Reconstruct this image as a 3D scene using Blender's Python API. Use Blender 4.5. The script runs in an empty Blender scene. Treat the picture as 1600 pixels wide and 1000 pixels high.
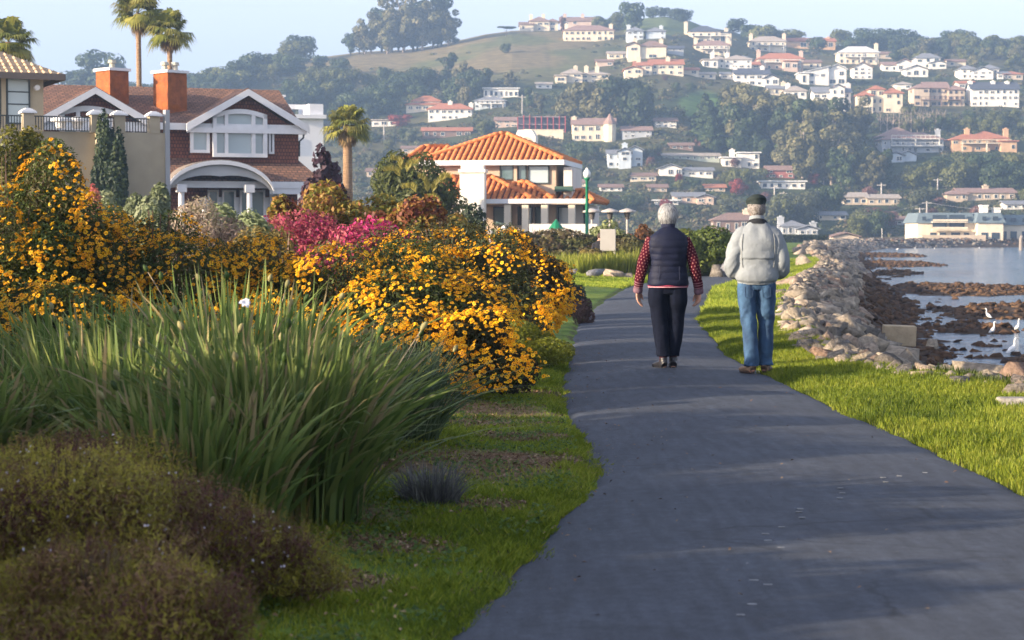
import bpy, bmesh, math, random
import numpy as np
from mathutils import Vector, Matrix, Euler
R = math.radians
rng = np.random.default_rng(7)
random.seed(7)
scene = bpy.context.scene
COL = scene.collection

# ---------------------------------------------------------------- camera
F = 3100.0                 # focal length in pixels of the 1600 px wide photograph
HOR = 365.0                # horizon row
CAMZ = 1.4
PITCH = math.atan((500 - HOR) / F)
cam_d = bpy.data.cameras.new('camera')
cam = bpy.data.objects.new('camera', cam_d); COL.objects.link(cam)
cam_d.sensor_width = 36.0; cam_d.lens = F / 1600 * 36.0
cam_d.clip_start = 0.1; cam_d.clip_end = 6000
cam_d.dof.use_dof = True; cam_d.dof.focus_distance = 19.5; cam_d.dof.aperture_fstop = 6.3
cam.location = (0, 0, CAMZ); cam.rotation_euler = (R(90) - PITCH, 0, 0)
scene.camera = cam

# ---------------------------------------------------------------- sky and sun
SUN_AZ = Vector((-0.92, -0.39)).normalized()
SUN_EL = R(14.5)
world = bpy.data.worlds.new('World'); scene.world = world; world.use_nodes = True
wn = world.node_tree.nodes; wl = world.node_tree.links
sky = wn.new('ShaderNodeTexSky'); sky.sky_type = 'NISHITA'; sky.sun_disc = False
sky.sun_elevation = SUN_EL; sky.sun_rotation = math.atan2(SUN_AZ.x, SUN_AZ.y)
sky.air_density = 1.0; sky.dust_density = 1.6; sky.ozone_density = 2.2; sky.altitude = 0
hsv = wn.new('ShaderNodeHueSaturation'); hsv.inputs['Saturation'].default_value = .40; hsv.inputs['Value'].default_value = 1.30
mx_ = wn.new('ShaderNodeMix'); mx_.data_type = 'RGBA'; mx_.blend_type = 'MULTIPLY'; mx_.inputs[0].default_value = 1; mx_.inputs[7].default_value = (1.0, .965, 1.07, 1)
wl.new(sky.outputs[0], hsv.inputs['Color']); wl.new(hsv.outputs[0], mx_.inputs[6]); wl.new(mx_.outputs[2], wn['Background'].inputs[0]); wn['Background'].inputs[1].default_value = 0.10
sun_d = bpy.data.lights.new('sun', 'SUN'); sun_d.energy = 5.0; sun_d.angle = R(0.6); sun_d.color = (1.0, 0.80, 0.56)
sun = bpy.data.objects.new('sun', sun_d); COL.objects.link(sun)
sdir = Vector((SUN_AZ.x * math.cos(SUN_EL), SUN_AZ.y * math.cos(SUN_EL), math.sin(SUN_EL)))
sun.rotation_euler = sdir.to_track_quat('Z', 'Y').to_euler(); sun.location = (-60, -40, 60)
scene.view_settings.view_transform = 'Standard'; scene.view_settings.look = 'None'
scene.view_settings.exposure = 1.5; scene.view_settings.gamma = 1.0
scene.render.engine = 'CYCLES'
cy = scene.cycles
cy.use_denoising = True; cy.max_bounces = 6; cy.diffuse_bounces = 2; cy.glossy_bounces = 2
cy.transmission_bounces = 2; cy.transparent_max_bounces = 4; cy.volume_bounces = 0
cy.use_adaptive_sampling = True; cy.adaptive_threshold = 0.02; cy.sample_clamp_indirect = 5

# ---------------------------------------------------------------- helpers
def tag(o, label=None, cat=None, group=None, kind=None):
    if label: o['label'] = label
    if cat: o['category'] = cat
    if group: o['group'] = group
    if kind: o['kind'] = kind
    return o
def empty(name, loc, rz=0, label=None, cat=None, group=None):
    o = bpy.data.objects.new(name, None); COL.objects.link(o)
    o.location = loc; o.rotation_euler = (0, 0, rz); o.empty_display_size = 0.3
    return tag(o, label, cat, group)
def link(name, me, parent=None, loc=None):
    o = bpy.data.objects.new(name, me); COL.objects.link(o)
    if parent: o.parent = parent
    if loc is not None: o.location = loc
    return o
def np_mesh(name, V, faces, mats=None, midx=None, attrs=None, smooth=False):
    """V (n,3); faces: list of int arrays (m,k)."""
    me = bpy.data.meshes.new(name)
    V = np.asarray(V, dtype=np.float32).reshape(-1, 3)
    fl = [np.asarray(f, dtype=np.int32) for f in faces if len(f)]
    loops = np.concatenate([f.ravel() for f in fl]) if fl else np.zeros(0, np.int32)
    tot = np.concatenate([np.full(len(f), f.shape[1], np.int32) for f in fl]) if fl else np.zeros(0, np.int32)
    start = np.concatenate([[0], np.cumsum(tot)[:-1]]).astype(np.int32) if len(tot) else tot
    me.vertices.add(len(V)); me.vertices.foreach_set('co', V.ravel())
    me.loops.add(len(loops)); me.loops.foreach_set('vertex_index', loops)
    me.polygons.add(len(tot)); me.polygons.foreach_set('loop_start', start); me.polygons.foreach_set('loop_total', tot)
    if midx is not None: me.polygons.foreach_set('material_index', np.asarray(midx, np.int32))
    if smooth: me.polygons.foreach_set('use_smooth', np.ones(len(tot), bool))
    me.update(calc_edges=True)
    for m in (mats or []): me.materials.append(m)
    for k, a in (attrs or {}).items():
        a = np.asarray(a, np.float32)
        if a.ndim == 1:
            at = me.attributes.new(k, 'FLOAT', 'POINT'); at.data.foreach_set('value', a)
        else:
            if a.shape[1] == 3: a = np.concatenate([a, np.ones((len(a), 1), np.float32)], 1)
            at = me.attributes.new(k, 'FLOAT_COLOR', 'POINT'); at.data.foreach_set('color', a.ravel())
    return me
class MB:
    """collects boxes, prisms, tubes into one mesh"""
    def __init__(s): s.v = []; s.f = []; s.m = []; s.n = 0
    def add(s, V, Fs, mi=0):
        s.v.extend([tuple(p) for p in V])
        for f in Fs: s.f.append([i + s.n for i in f]); s.m.append(mi)
        s.n = len(s.v); return s
    def box(s, x0, x1, y0, y1, z0, z1, mi=0, M=None):
        V = [Vector(p) for p in ((x0,y0,z0),(x1,y0,z0),(x1,y1,z0),(x0,y1,z0),(x0,y0,z1),(x1,y0,z1),(x1,y1,z1),(x0,y1,z1))]
        if M is not None: V = [M @ p for p in V]
        return s.add(V, [(0,3,2,1),(4,5,6,7),(0,1,5,4),(1,2,6,5),(2,3,7,6),(3,0,4,7)], mi)
    def extrude(s, poly, d, mi=0):
        """poly: list of 3d points (planar), extruded by vector d"""
        n = len(poly); P = [Vector(p) for p in poly]; d = Vector(d)
        V = P + [p + d for p in P]
        nrm = Vector((0,0,0))
        for i in range(n): nrm += P[i].cross(P[(i+1) % n])
        fl = nrm.dot(d) > 0
        a = tuple(range(n)); b = tuple(range(n, 2*n))
        Fs = [a[::-1] if fl else a, b if fl else b[::-1]]
        for i in range(n):
            j = (i+1) % n; q = (i, j, n+j, n+i)
            Fs.append(q if fl else q[::-1])
        return s.add(V, Fs, mi)
    def tube(s, pts, rad, k=8, mi=0, cap=True):
        V, Fs = tube_vf(pts, rad, k, cap); return s.add(V, Fs, mi)
    def build(s, name, mats, parent=None, smooth=False, loc=None, bevel=0, link_it=True):
        me = bpy.data.meshes.new(name); me.from_pydata(s.v, [], s.f)
        if not isinstance(mats, (list, tuple)): mats = [mats]
        for m in mats: me.materials.append(m)
        me.polygons.foreach_set('material_index', s.m)
        if smooth: me.polygons.foreach_set('use_smooth', [True] * len(s.f))
        me.update()
        if not link_it: return me
        o = link(name, me, parent, loc)
        if bevel:
            b = o.modifiers.new('bevel', 'BEVEL'); b.width = bevel; b.segments = 2; b.limit_method = 'ANGLE'
        return o
def tube_vf(pts, rad, k=8, cap=True):
    P = [Vector(p) for p in pts]; n = len(P)
    rad = [rad] * n if isinstance(rad, (int, float)) else list(rad)
    V = []; ref = None
    for i in range(n):
        t = (P[min(i+1, n-1)] - P[max(i-1, 0)]).normalized()
        if ref is None: ref = t.orthogonal().normalized()
        a = (ref - t * ref.dot(t)).normalized(); b = t.cross(a); ref = a
        for j in range(k):
            th = 2*math.pi*j/k; V.append(P[i] + (a*math.cos(th) + b*math.sin(th)) * rad[i])
    Fs = [(i*k+j, i*k+(j+1) % k, (i+1)*k+(j+1) % k, (i+1)*k+j) for i in range(n-1) for j in range(k)]
    if cap: Fs += [tuple(range(k))[::-1], tuple(range((n-1)*k, n*k))]
    return V, Fs
def copy_tree(o, parent=None):
    c = o.copy(); COL.objects.link(c)
    if parent: c.parent = parent
    for ch in list(o.children): copy_tree(ch, c)
    return c

# value noise, vectorised
_perm = np.random.default_rng(3).random((256, 256)).astype(np.float32)
def vnoise(x, y):
    x = np.asarray(x, float); y = np.asarray(y, float)
    xi = np.floor(x).astype(int); yi = np.floor(y).astype(int); fx = x - xi; fy = y - yi
    fx = fx*fx*(3-2*fx); fy = fy*fy*(3-2*fy)
    g = lambda a, b: _perm[a & 255, b & 255]
    return (g(xi, yi)*(1-fx)*(1-fy) + g(xi+1, yi)*fx*(1-fy) + g(xi, yi+1)*(1-fx)*fy + g(xi+1, yi+1)*fx*fy)
def fbm(x, y, o=4):
    s = 0; a = .5; t = 0
    for i in range(o): s = s + a*vnoise(x*2**i + 17*i, y*2**i + 31*i); t += a; a *= .5
    return s / t
def sm(a, b, x):
    t = np.clip((x - a) / (b - a), 0, 1); return t*t*(3-2*t)

# ---------------------------------------------------------------- materials
def new_mat(name):
    m = bpy.data.materials.new(name); m.use_nodes = True
    nt = m.node_tree; return m, nt.nodes, nt.links, nt.nodes['Principled BSDF']
def c4(c): return (c[0], c[1], c[2], 1)
def mat(name, col, rough=.7, var=.25, scale=4.0, bump=0.0, bscale=20, spec=.3, metal=0, col2=None, stretch=None):
    m, N, L, P = new_mat(name)
    tc = N.new('ShaderNodeTexCoord'); no = N.new('ShaderNodeTexNoise'); no.inputs['Scale'].default_value = scale
    no.inputs['Detail'].default_value = 5
    vec = tc.outputs['Object']
    if stretch:
        mp = N.new('ShaderNodeMapping'); mp.inputs['Scale'].default_value = stretch; L.new(vec, mp.inputs[0]); vec = mp.outputs[0]
    L.new(vec, no.inputs['Vector'])
    cr = N.new('ShaderNodeValToRGB'); L.new(no.outputs[0], cr.inputs[0])
    cr.color_ramp.elements[0].position = .3; cr.color_ramp.elements[1].position = .7
    if col2 is None: a = [c*(1-var) for c in col]; b = [min(1, c*(1+var)) for c in col]
    else: a, b = col, col2
    cr.color_ramp.elements[0].color = c4(a); cr.color_ramp.elements[1].color = c4(b)
    L.new(cr.outputs[0], P.inputs['Base Color'])
    P.inputs['Roughness'].default_value = rough; P.inputs['Specular IOR Level'].default_value = spec
    P.inputs['Metallic'].default_value = metal
    if bump:
        n2 = N.new('ShaderNodeTexNoise'); n2.inputs['Scale'].default_value = bscale; n2.inputs['Detail'].default_value = 6
        L.new(vec, n2.inputs['Vector']); bp = N.new('ShaderNodeBump'); bp.inputs['Strength'].default_value = bump
        bp.inputs['Distance'].default_value = .3 / bscale * 5
        L.new(n2.outputs[0], bp.inputs['Height']); L.new(bp.outputs[0], P.inputs['Normal'])
    return m
def leaf_mat(name, ramp, trans=.35, rough=.55, hue=0.0):
    """leaf colour comes from the 'rnd' attribute; some light passes through"""
    m, N, L, P = new_mat(name)
    at = N.new('ShaderNodeAttribute'); at.attribute_name = 'rnd'
    cr = N.new('ShaderNodeValToRGB'); L.new(at.outputs['Fac'], cr.inputs[0])
    e = cr.color_ramp.elements
    n = len(ramp)
    e[0].position = 0; e[0].color = c4(ramp[0]); e[1].position = 1; e[1].color = c4(ramp[-1])
    for i in range(1, n-1):
        x = e.new(i/(n-1)); x.color = c4(ramp[i])
    oi = N.new('ShaderNodeObjectInfo')
    hs = N.new('ShaderNodeHueSaturation'); L.new(cr.outputs[0], hs.inputs['Color'])
    mr = N.new('ShaderNodeMapRange'); mr.inputs['To Min'].default_value = .8; mr.inputs['To Max'].default_value = 1.25
    L.new(oi.outputs['Random'], mr.inputs[0]); L.new(mr.outputs[0], hs.inputs['Value'])
    L.new(hs.outputs[0], P.inputs['Base Color']); P.inputs['Roughness'].default_value = rough
    P.inputs['Specular IOR Level'].default_value = .25
    tr = N.new('ShaderNodeBsdfTranslucent'); L.new(hs.outputs[0], tr.inputs['Color'])
    mx = N.new('ShaderNodeMixShader'); mx.inputs[0].default_value = trans
    L.new(P.outputs[0], mx.inputs[1]); L.new(tr.outputs[0], mx.inputs[2])
    L.new(mx.outputs[0], N['Material Output'].inputs['Surface'])
    return m

# ---------------------------------------------------------------- leaves
def leaves(P, Nrm, size, rnd, aspect=.55, droop=0.0, g=rng, curl=.25):
    """one bent rhombus per leaf; returns V, F(quads), rnd per vertex"""
    n = len(P); Nrm = Nrm / (np.linalg.norm(Nrm, axis=1, keepdims=True) + 1e-9)
    t = g.normal(size=(n, 3)); t[:, 2] -= droop
    t -= Nrm * (t*Nrm).sum(1, keepdims=True); t /= (np.linalg.norm(t, axis=1, keepdims=True) + 1e-9)
    b = np.cross(Nrm, t); s = np.asarray(size).reshape(-1, 1) * np.ones((n, 1))
    c = Nrm * s * curl
    V = np.stack([P - t*s - c, P + b*s*aspect, P + t*s - c, P - b*s*aspect], 1).reshape(-1, 3)
    Fq = np.arange(n*4).reshape(n, 4)
    return V, Fq, np.repeat(rnd, 4)
def blob_points(n, blobs, g=rng, shell=.55, floor=None):
    """points over ellipsoid blobs [(cx,cy,cz,rx,ry,rz)], mostly near the skin; returns P, outward normals, blob id"""
    B = np.asarray(blobs, float); w = (B[:, 3]*B[:, 4] + B[:, 4]*B[:, 5] + B[:, 3]*B[:, 5]); w /= w.sum()
    idx = g.choice(len(B), n, p=w)
    d = g.normal(size=(n, 3)); d /= np.linalg.norm(d, axis=1, keepdims=True)
    r = shell + (1-shell) * g.random(n)**.5
    P = B[idx, :3] + d * B[idx, 3:6] * r[:, None]
    Nn = d / B[idx, 3:6]; Nn /= np.linalg.norm(Nn, axis=1, keepdims=True)
    if floor is not None:
        k = P[:, 2] > floor; P, Nn, idx, r = P[k], Nn[k], idx[k], r[k]
    return P, Nn, idx, r
# ================================================================ THE LAND
def interp(tab, x):
    a = np.array(tab, float); return np.interp(x, a[:, 0], a[:, 1])
PATH_L = [(-0.75,-6),(-0.6,2),(-.45,4.5),(-.24,6.83),(-.03,8.1),(.26,10),(.44,11.3),(.45,13),(.39,15.2),(.41,18.5),(.66,23.5),(1.09,32),(1.87,41),(2.9,51),(3.9,57),(5.4,64),(7.6,71),(9.3,80),(10.8,95),(14,130)]
PATH_R = [(2.0,-6),(2.3,2),(2.6,4.5),(2.75,6.8),(2.8,8.1),(2.79,10),(2.76,11.3),(2.72,13),(2.65,15.2),(2.55,18.5),(2.54,23),(3.05,32),(4.1,41),(5.1,50),(6.2,55),(7.6,60),(9.2,67),(10.9,79),(12.6,94),(16,130)]
xl = lambda Y: interp([(b, a) for a, b in PATH_L], Y)
xr = lambda Y: interp([(b, a) for a, b in PATH_R], Y)
SHORE = [(-50,4.6),(6,4.7),(14,4.8),(16,4.42),(17.3,4.18),(19,3.82),(21,3.62),(23,3.62),(26,3.95),(30,4.4),(36,5.2),(45,6.6),(58,8.6),(67,10.4),(85,13.5),(100,15.6),(150,23),(220,34),(300,48),(380,66),(418,90),(440,125),(452,185),(458,260),(462,600),(463,3000)]
def x_bank(Y): return interp(SHORE, Y)
def y_shore(X): return interp([(b, a) for a, b in SHORE], X)
RIDGE = [(-4000,330),(-2000,240),(-1200,190),(-600,160),(0,140),(80,135),(160,142),(240,150),(330,132),(400,112),(440,96),(500,90),(560,82),(640,78),(700,69),(760,55),(800,49),(870,47),(930,46),(970,40),(1000,30),(1040,27),(1075,34),(1100,44),(1140,50),(1180,62),(1250,70),(1300,72),(1400,75),(1450,77),(1500,75),(1560,74),(1620,80),(1800,92),(2200,130),(3000,210),(5000,320)]
RD = [(-4000,900),(0,800),(300,820),(500,900),(800,930),(1100,960),(1600,960),(5000,1000)]
RS = [(-4000,480),(400,500),(1100,470),(1600,464),(5000,475)]
MUD = [ # mud bars: centre x, centre Y, half sizes, height
 (22.5,103,6.0,11,.30),(18.5,73,6.5,6,.30),(13.2,62,2.0,6,.34),(11.7,44.5,1.5,2.2,.28),(34,185,6,14,.3),(45,255,9,14,.32),(25,143,4.6,8,.3),(14.5,96,2.6,16,.42),(10.6,60,1.0,4,.34),(31,78,8,3.5,.26)]
def height(X, Y):
    X = np.asarray(X, float); Y = np.asarray(Y, float)
    Yc = np.maximum(Y, 1.0)
    px = 800 + F * X / Yc
    Dr = interp(RD, px); Ds = interp(RS, px); elr = (HOR - interp(RIDGE, px)) / F
    s = np.clip((Y - Ds) / (Dr - Ds), 0, 1)
    el = elr * np.sin(s * math.pi/2)
    hill = el * np.minimum(Y, Dr) + np.where(s > 0, 1.0*np.minimum(s*20, 1), 0)
    hill = hill + (fbm(X/90+5, Y/90, 3) - .5) * 7 * np.minimum(s*5, 1) * (1-s*.6)
    hill = hill - np.maximum(Y - Dr, 0) * .12
    hill = np.where(Y > 300, hill, 0)
    # near land: flat, verge a little above the path
    L, Rr = xl(Y), xr(Y)
    dpath = np.maximum(L - X, X - Rr)
    z = .03 * sm(-.02, .12, dpath) - .02 * (1 - sm(-.12, 0.0, dpath))
    z = z + .05 * (fbm(X*.9, Y*.9, 3) - .5) * sm(.1, .8, dpath)
    z = np.where(dpath > 0, z + .05*sm(0.2, 1.4, dpath), z)
    z = z + np.where(X < L, .18 * sm(1.2, 3.5, L - X), 0) * (Y < 60)
    base = np.maximum(z, hill) if False else z + hill
    # bank and shore: signed distance to the shore line (approx.)
    d1 = X - x_bank(Y)
    d2 = np.where(Y < y_shore(X), 1, -1) * np.abs(Y - y_shore(X))
    d = np.where(np.abs(d1) < np.abs(d2), d1, d2 * np.where(d1 > 0, 1, 1))
    d = np.where(d1 <= 0, -np.minimum(np.abs(d1), np.abs(d2)), np.minimum(d1, np.abs(y_shore(X) - Y)))
    w = 1 + np.clip(Y/450, 0, .7)
    berm = .10 * np.exp(-((d + .1) / .6)**2) * (Y < 110) * sm(30, 40, Y)
    rock = (fbm(X*1.3+3, Y*1.3, 3) - .5) * .35 * sm(-.2, 1, d) * (1 - sm(5, 8, d))
    bank = .1 - 1.2*np.clip(d/(2.3*w), 0, 1) - .50 * sm(.2, 3.8 * w, d) - .12*sm(5*w, 12*w, d)
    m = np.zeros_like(X*Y)
    for cx, cy_, ax, ay, hh in MUD:
        q = np.hypot((X-cx)/ax, (Y-cy_)/ay)
        m = np.maximum(m, hh * np.clip(1.2 - q**2 + (fbm(X*.45, Y*.25, 3)-.5)*1.3, 0, 1.0))
    bank = bank + m * sm(3, 6, d) + np.where(m > 0, (fbm(X*2.2, Y*2.2, 2)-.5)*.12, 0)
    k = sm(-.6, .4, d)
    z = base * (1-k) + bank * k + berm + rock
    return z
def ray(px, py):
    """direction of a photo pixel, scaled to y = 1"""
    return (px - 800) / F, (HOR - py) / F    # small-angle, pitch folded in
_cp, _sp = math.cos(PITCH), math.sin(PITCH)
def pix_dir(px, py):
    x = (px-800)/F; y = (500-py)/F
    wy = _cp + y*_sp; wz = -_sp + y*_cp
    return x/wy, wz/wy
def at(px, py, Y):
    dx, dz = pix_dir(px, py); return Vector((dx*Y, Y, CAMZ + dz*Y))
_ys = np.concatenate([np.arange(5, 60, .1), np.arange(60, 440, .5), np.arange(440, 1150, 1.0)])
def hit(px, py, ymin=5):
    """where the ray of a photo pixel meets the land"""
    dx, dz = pix_dir(px, py)
    yy = _ys[_ys >= ymin]; h = height(dx*yy, yy); z = CAMZ + dz*yy
    k = np.nonzero(z <= h)[0]
    if len(k) == 0: return None
    Y = yy[k[0]]; return Vector((dx*Y, Y, float(h[k[0]])))
def gz(x, y): return float(height(np.array([x]), np.array([y]))[0])

# ground colour: what the surface is made of at each place
def ground_col(X, Y, Z):
    n1 = fbm(X*.7, Y*.7, 4); n2 = fbm(X*3.1+9, Y*3.1, 3)
    c = np.zeros(X.shape + (3,))
    def lay(mask, col):
        nonlocal c
        mask = np.clip(mask, 0, 1)[..., None]; c = c*(1-mask) + np.array(col)*mask
    lay(np.ones_like(X), (.085,.14,.028))                         # lawn soil
    lay(sm(.45, .6, n1)*.7, (.14,.19,.035))
    L, Rr = xl(Y), xr(Y)
    left = L - X
    lay(sm(1.0, 2.0, left + (n1-.5)*1.6)*(Y < 140), (.055,.04,.025))   # mulch under the planting
    for (mx, my, mr) in ((-.5,11.6,.75),(-.35,15.3,.6),(-.9,9.4,.35),(-.25,14.2,.4),(.2,11.9,.35),(-.55,8.6,.22),(-.2,9.9,.2),(-.75,7.7,.2),(.1,13.3,.25),(.15,17.0,.3)):
        lay(sm(1.15, .5, np.hypot((X-mx)/1.3, (Y-my)/1.1)/mr + (n2-.5)*1.2)*.9, (.16,.10,.06))
    lay(((left > 0) & (left < .05)) * .8, (.06,.045,.03))
    lay((((X - Rr) > -.05) & ((X-Rr) < .06)) * .8, (.09,.07,.04))
    d = X - x_bank(Y)
    sh = (d > -.3) & (Y < y_shore(X)+2)
    lay(sh * sm(-.3, .3, d + (n2-.5)*.8), (.085,.07,.055))
    lay(sh * sm(-.75, -1.15, Z + (n2-.5)*.3), (.06,.042,.03))
    far = Y > 440
    lay(far*1.0, (.045,.06,.025))
    lay(far * sm(.42, .62, fbm(X/60, Y/60, 3)), (.085,.08,.035))
    px = 800 + F*X/np.maximum(Y, 1); py = HOR - (Z - CAMZ)/np.maximum(Y, 1)*F
    hn = fbm(X/35, Y/35, 4)
    bare = sm(430, 500, px)*sm(960, 880, px)*sm(150, 110, py + (hn-.5)*50)
    lay(far*bare*sm(700, 740, Y), (.17,.135,.065))
    lay(far*bare*sm(700, 740, Y)*sm(.5, .7, hn), (.10,.11,.04))
    gr = sm(1.2, .8, np.hypot((px-1098)/38, (py-163)/22) + (hn-.5)*.5); lay(far*gr, (.09,.15,.035))
    gr = sm(1.2, .8, np.hypot((px-1035)/75, (py-42)/14)+(hn-.5)*.2); lay(far*gr, (.115,.145,.05))
    lay((Y > 425)*(Y < 470)*(X > 60)*1.0, (.13,.10,.065))
    return c
def build_ground():
    def axis(segs):
        out = [np.arange(a, b, s) for a, b, s in segs]; return np.concatenate(out)
    xs = axis([(-2600,-400,80),(-400,-150,10),(-150,-30,4),(-30,-8,.8),(-8,-3,.2),(-3,6,.07),(6,14,.16),(14,32,.35),(32,70,1),(70,160,2.6),(160,400,6),(400,2700,80)])
    ys = axis([(-60,0,6),(0,5,1),(5,26,.09),(26,60,.25),(60,110,.6),(110,280,2),(280,440,5),(440,470,1.5),(470,1000,6.5),(1000,1300,30),(1300,3300,200)])
    X, Y = np.meshgrid(xs, ys)
    Z = height(X, Y)
    C = ground_col(X, Y, Z)
    nx, ny = len(xs), len(ys)
    V = np.stack([X, Y, Z], -1).reshape(-1, 3)
    i = (np.arange(ny-1)[:, None]*nx + np.arange(nx-1)[None]).ravel()
    Fq = np.stack([i, i+1, i+1+nx, i+nx], 1)
    m, N, L, P = new_mat('ground')
    a = N.new('ShaderNodeAttribute'); a.attribute_name = 'col'
    tc = N.new('ShaderNodeTexCoord'); n1 = N.new('ShaderNodeTexNoise'); n1.inputs['Scale'].default_value = 9; n1.inputs['Detail'].default_value = 8
    n1.inputs['Roughness'].default_value = .7
    n3 = N.new('ShaderNodeTexNoise'); n3.inputs['Scale'].default_value = .25; n3.inputs['Detail'].default_value = 8
    L.new(tc.outputs['Object'], n1.inputs['Vector']); L.new(tc.outputs['Object'], n3.inputs['Vector'])
    mr = N.new('ShaderNodeMapRange'); mr.inputs['From Min'].default_value = .3; mr.inputs['From Max'].default_value = .7
    mr.inputs['To Min'].default_value = .45; mr.inputs['To Max'].default_value = 1.6; L.new(n1.outputs[0], mr.inputs[0])
    mr2 = N.new('ShaderNodeMapRange'); mr2.inputs['From Min'].default_value = .3; mr2.inputs['From Max'].default_value = .7
    mr2.inputs['To Min'].default_value = .7; mr2.inputs['To Max'].default_value = 1.3; L.new(n3.outputs[0], mr2.inputs[0])
    mu = N.new('ShaderNodeMath'); mu.operation = 'MULTIPLY'; L.new(mr.outputs[0], mu.inputs[0]); L.new(mr2.outputs[0], mu.inputs[1])
    vm = N.new('ShaderNodeVectorMath'); vm.operation = 'SCALE'; L.new(a.outputs['Color'], vm.inputs[0]); L.new(mu.outputs[0], vm.inputs['Scale'])
    L.new(vm.outputs[0], P.inputs['Base Color']); P.inputs['Roughness'].default_value = .95; P.inputs['Specular IOR Level'].default_value = .1
    bp = N.new('ShaderNodeBump'); bp.inputs['Distance'].default_value = .03; bp.inputs['Strength'].default_value = .8
    L.new(n1.outputs[0], bp.inputs['Height']); L.new(bp.outputs[0], P.inputs['Normal'])
    me = np_mesh('ground', V, [Fq], [m], attrs={'col': C.reshape(-1, 3)}, smooth=True)
    o = link('ground', me); tag(o, kind='structure')
build_ground()

def build_path():
    Ys = np.concatenate([np.arange(-6, 30, .1), np.arange(30, 60, .25), np.arange(60, 130, .8)])
    L = xl(Ys); Rr = xr(Ys)
    k = np.ones(7)/7
    sL = np.convolve(np.pad(L, 3, 'edge'), k, 'valid'); sR = np.convolve(np.pad(Rr, 3, 'edge'), k, 'valid')
    sL = sL + (vnoise(Ys*3, Ys*0)-.5)*.05 + (vnoise(Ys*.9, Ys*0+9)-.5)*.10; sR = sR + (vnoise(Ys*3+50, Ys*0)-.5)*.05 + (vnoise(Ys*.8+50, Ys*0)-.5)*.06
    nu = 24; u = np.linspace(0, 1, nu)
    X = sL[:, None]*(1-u) + sR[:, None]*u; Y = np.repeat(Ys[:, None], nu, 1)
    Z = .012 + .035*(1-(2*u-1)**2)[None] + (fbm(X*.8, Y*.5, 2)-.5)*.012
    Z[:, 0] -= .03; Z[:, -1] -= .03
    V = np.stack([X, Y, Z], -1).reshape(-1, 3)
    i = (np.arange(len(Ys)-1)[:, None]*nu + np.arange(nu-1)[None]).ravel()
    m, N, Lk, P = new_mat('asphalt')
    tc = N.new('ShaderNodeTexCoord')
    def noise(s, d=6, st=None, rough=.6):
        n = N.new('ShaderNodeTexNoise'); n.inputs['Scale'].default_value = s; n.inputs['Detail'].default_value = d; n.inputs['Roughness'].default_value = rough
        v = tc.outputs['Object']
        if st:
            mp = N.new('ShaderNodeMapping'); mp.inputs['Scale'].default_value = st; Lk.new(v, mp.inputs[0]); v = mp.outputs[0]
        Lk.new(v, n.inputs['Vector']); return n
    big = noise(.7, 6); grain = noise(160, 3, rough=.8); streak = noise(2.2, 5, (6, .8, 1))
    cr = N.new('ShaderNodeValToRGB'); cr.color_ramp.elements[0].position = .3; cr.color_ramp.elements[1].position = .72
    cr.color_ramp.elements[0].color = (.029, .036, .052, 1); cr.color_ramp.elements[1].color = (.048, .058, .077, 1)
    Lk.new(big.outputs[0], cr.inputs[0])
    mr = N.new('ShaderNodeMapRange'); mr.inputs['From Min'].default_value = .3; mr.inputs['From Max'].default_value = .7; mr.inputs['To Min'].default_value = .55; mr.inputs['To Max'].default_value = 1.5
    Lk.new(grain.outputs[0], mr.inputs[0])
    mr2 = N.new('ShaderNodeMapRange'); mr2.inputs['From Min'].default_value = .35; mr2.inputs['From Max'].default_value = .65; mr2.inputs['To Min'].default_value = .78; mr2.inputs['To Max'].default_value = 1.2
    Lk.new(streak.outputs[0], mr2.inputs[0])
    # thin cracks
    vo = N.new('ShaderNodeTexVoronoi'); vo.feature = 'DISTANCE_TO_EDGE'; vo.inputs['Scale'].default_value = .55
    dist = noise(3, 5); ad = N.new('ShaderNodeVectorMath'); ad.operation = 'MULTIPLY_ADD'; ad.inputs[1].default_value = (.35,.35,0)
    Lk.new(dist.outputs['Color'], ad.inputs[0]); Lk.new(tc.outputs['Object'], ad.inputs[2]); Lk.new(ad.outputs[0], vo.inputs['Vector'])
    ck = N.new('ShaderNodeMapRange'); ck.inputs['From Min'].default_value = .0; ck.inputs['From Max'].default_value = .011; ck.inputs['To Min'].default_value = .5; Lk.new(vo.outputs[0], ck.inputs[0])
    gate = noise(.6, 2); gr = N.new('ShaderNodeMapRange'); gr.inputs['From Min'].default_value = .42; gr.inputs['From Max'].default_value = .55; Lk.new(gate.outputs[0], gr.inputs[0])
    mxg = N.new('ShaderNodeMix'); Lk.new(gr.outputs[0], mxg.inputs[0]); mxg.inputs[2].default_value = 1.0; Lk.new(ck.outputs[0], mxg.inputs[3])
    mid = noise(16, 6, rough=.75); mr3 = N.new('ShaderNodeMapRange'); mr3.inputs['From Min'].default_value = .3; mr3.inputs['From Max'].default_value = .7; mr3.inputs['To Min'].default_value = .72; mr3.inputs['To Max'].default_value = 1.3
    Lk.new(mid.outputs[0], mr3.inputs[0]); pm = N.new('ShaderNodeMath'); pm.operation = 'MULTIPLY'; Lk.new(mr.outputs[0], pm.inputs[0]); Lk.new(mr3.outputs[0], pm.inputs[1]); mr = pm
    p1 = N.new('ShaderNodeMath'); p1.operation = 'MULTIPLY'; Lk.new(mr.outputs[0], p1.inputs[0]); Lk.new(mr2.outputs[0], p1.inputs[1])
    p2 = N.new('ShaderNodeMath'); p2.operation = 'MULTIPLY'; Lk.new(p1.outputs[0], p2.inputs[0]); Lk.new(mxg.outputs[0], p2.inputs[1])
    vm = N.new('ShaderNodeVectorMath'); vm.operation = 'SCALE'; Lk.new(cr.outputs[0], vm.inputs[0]); Lk.new(p2.outputs[0], vm.inputs['Scale'])
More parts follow.
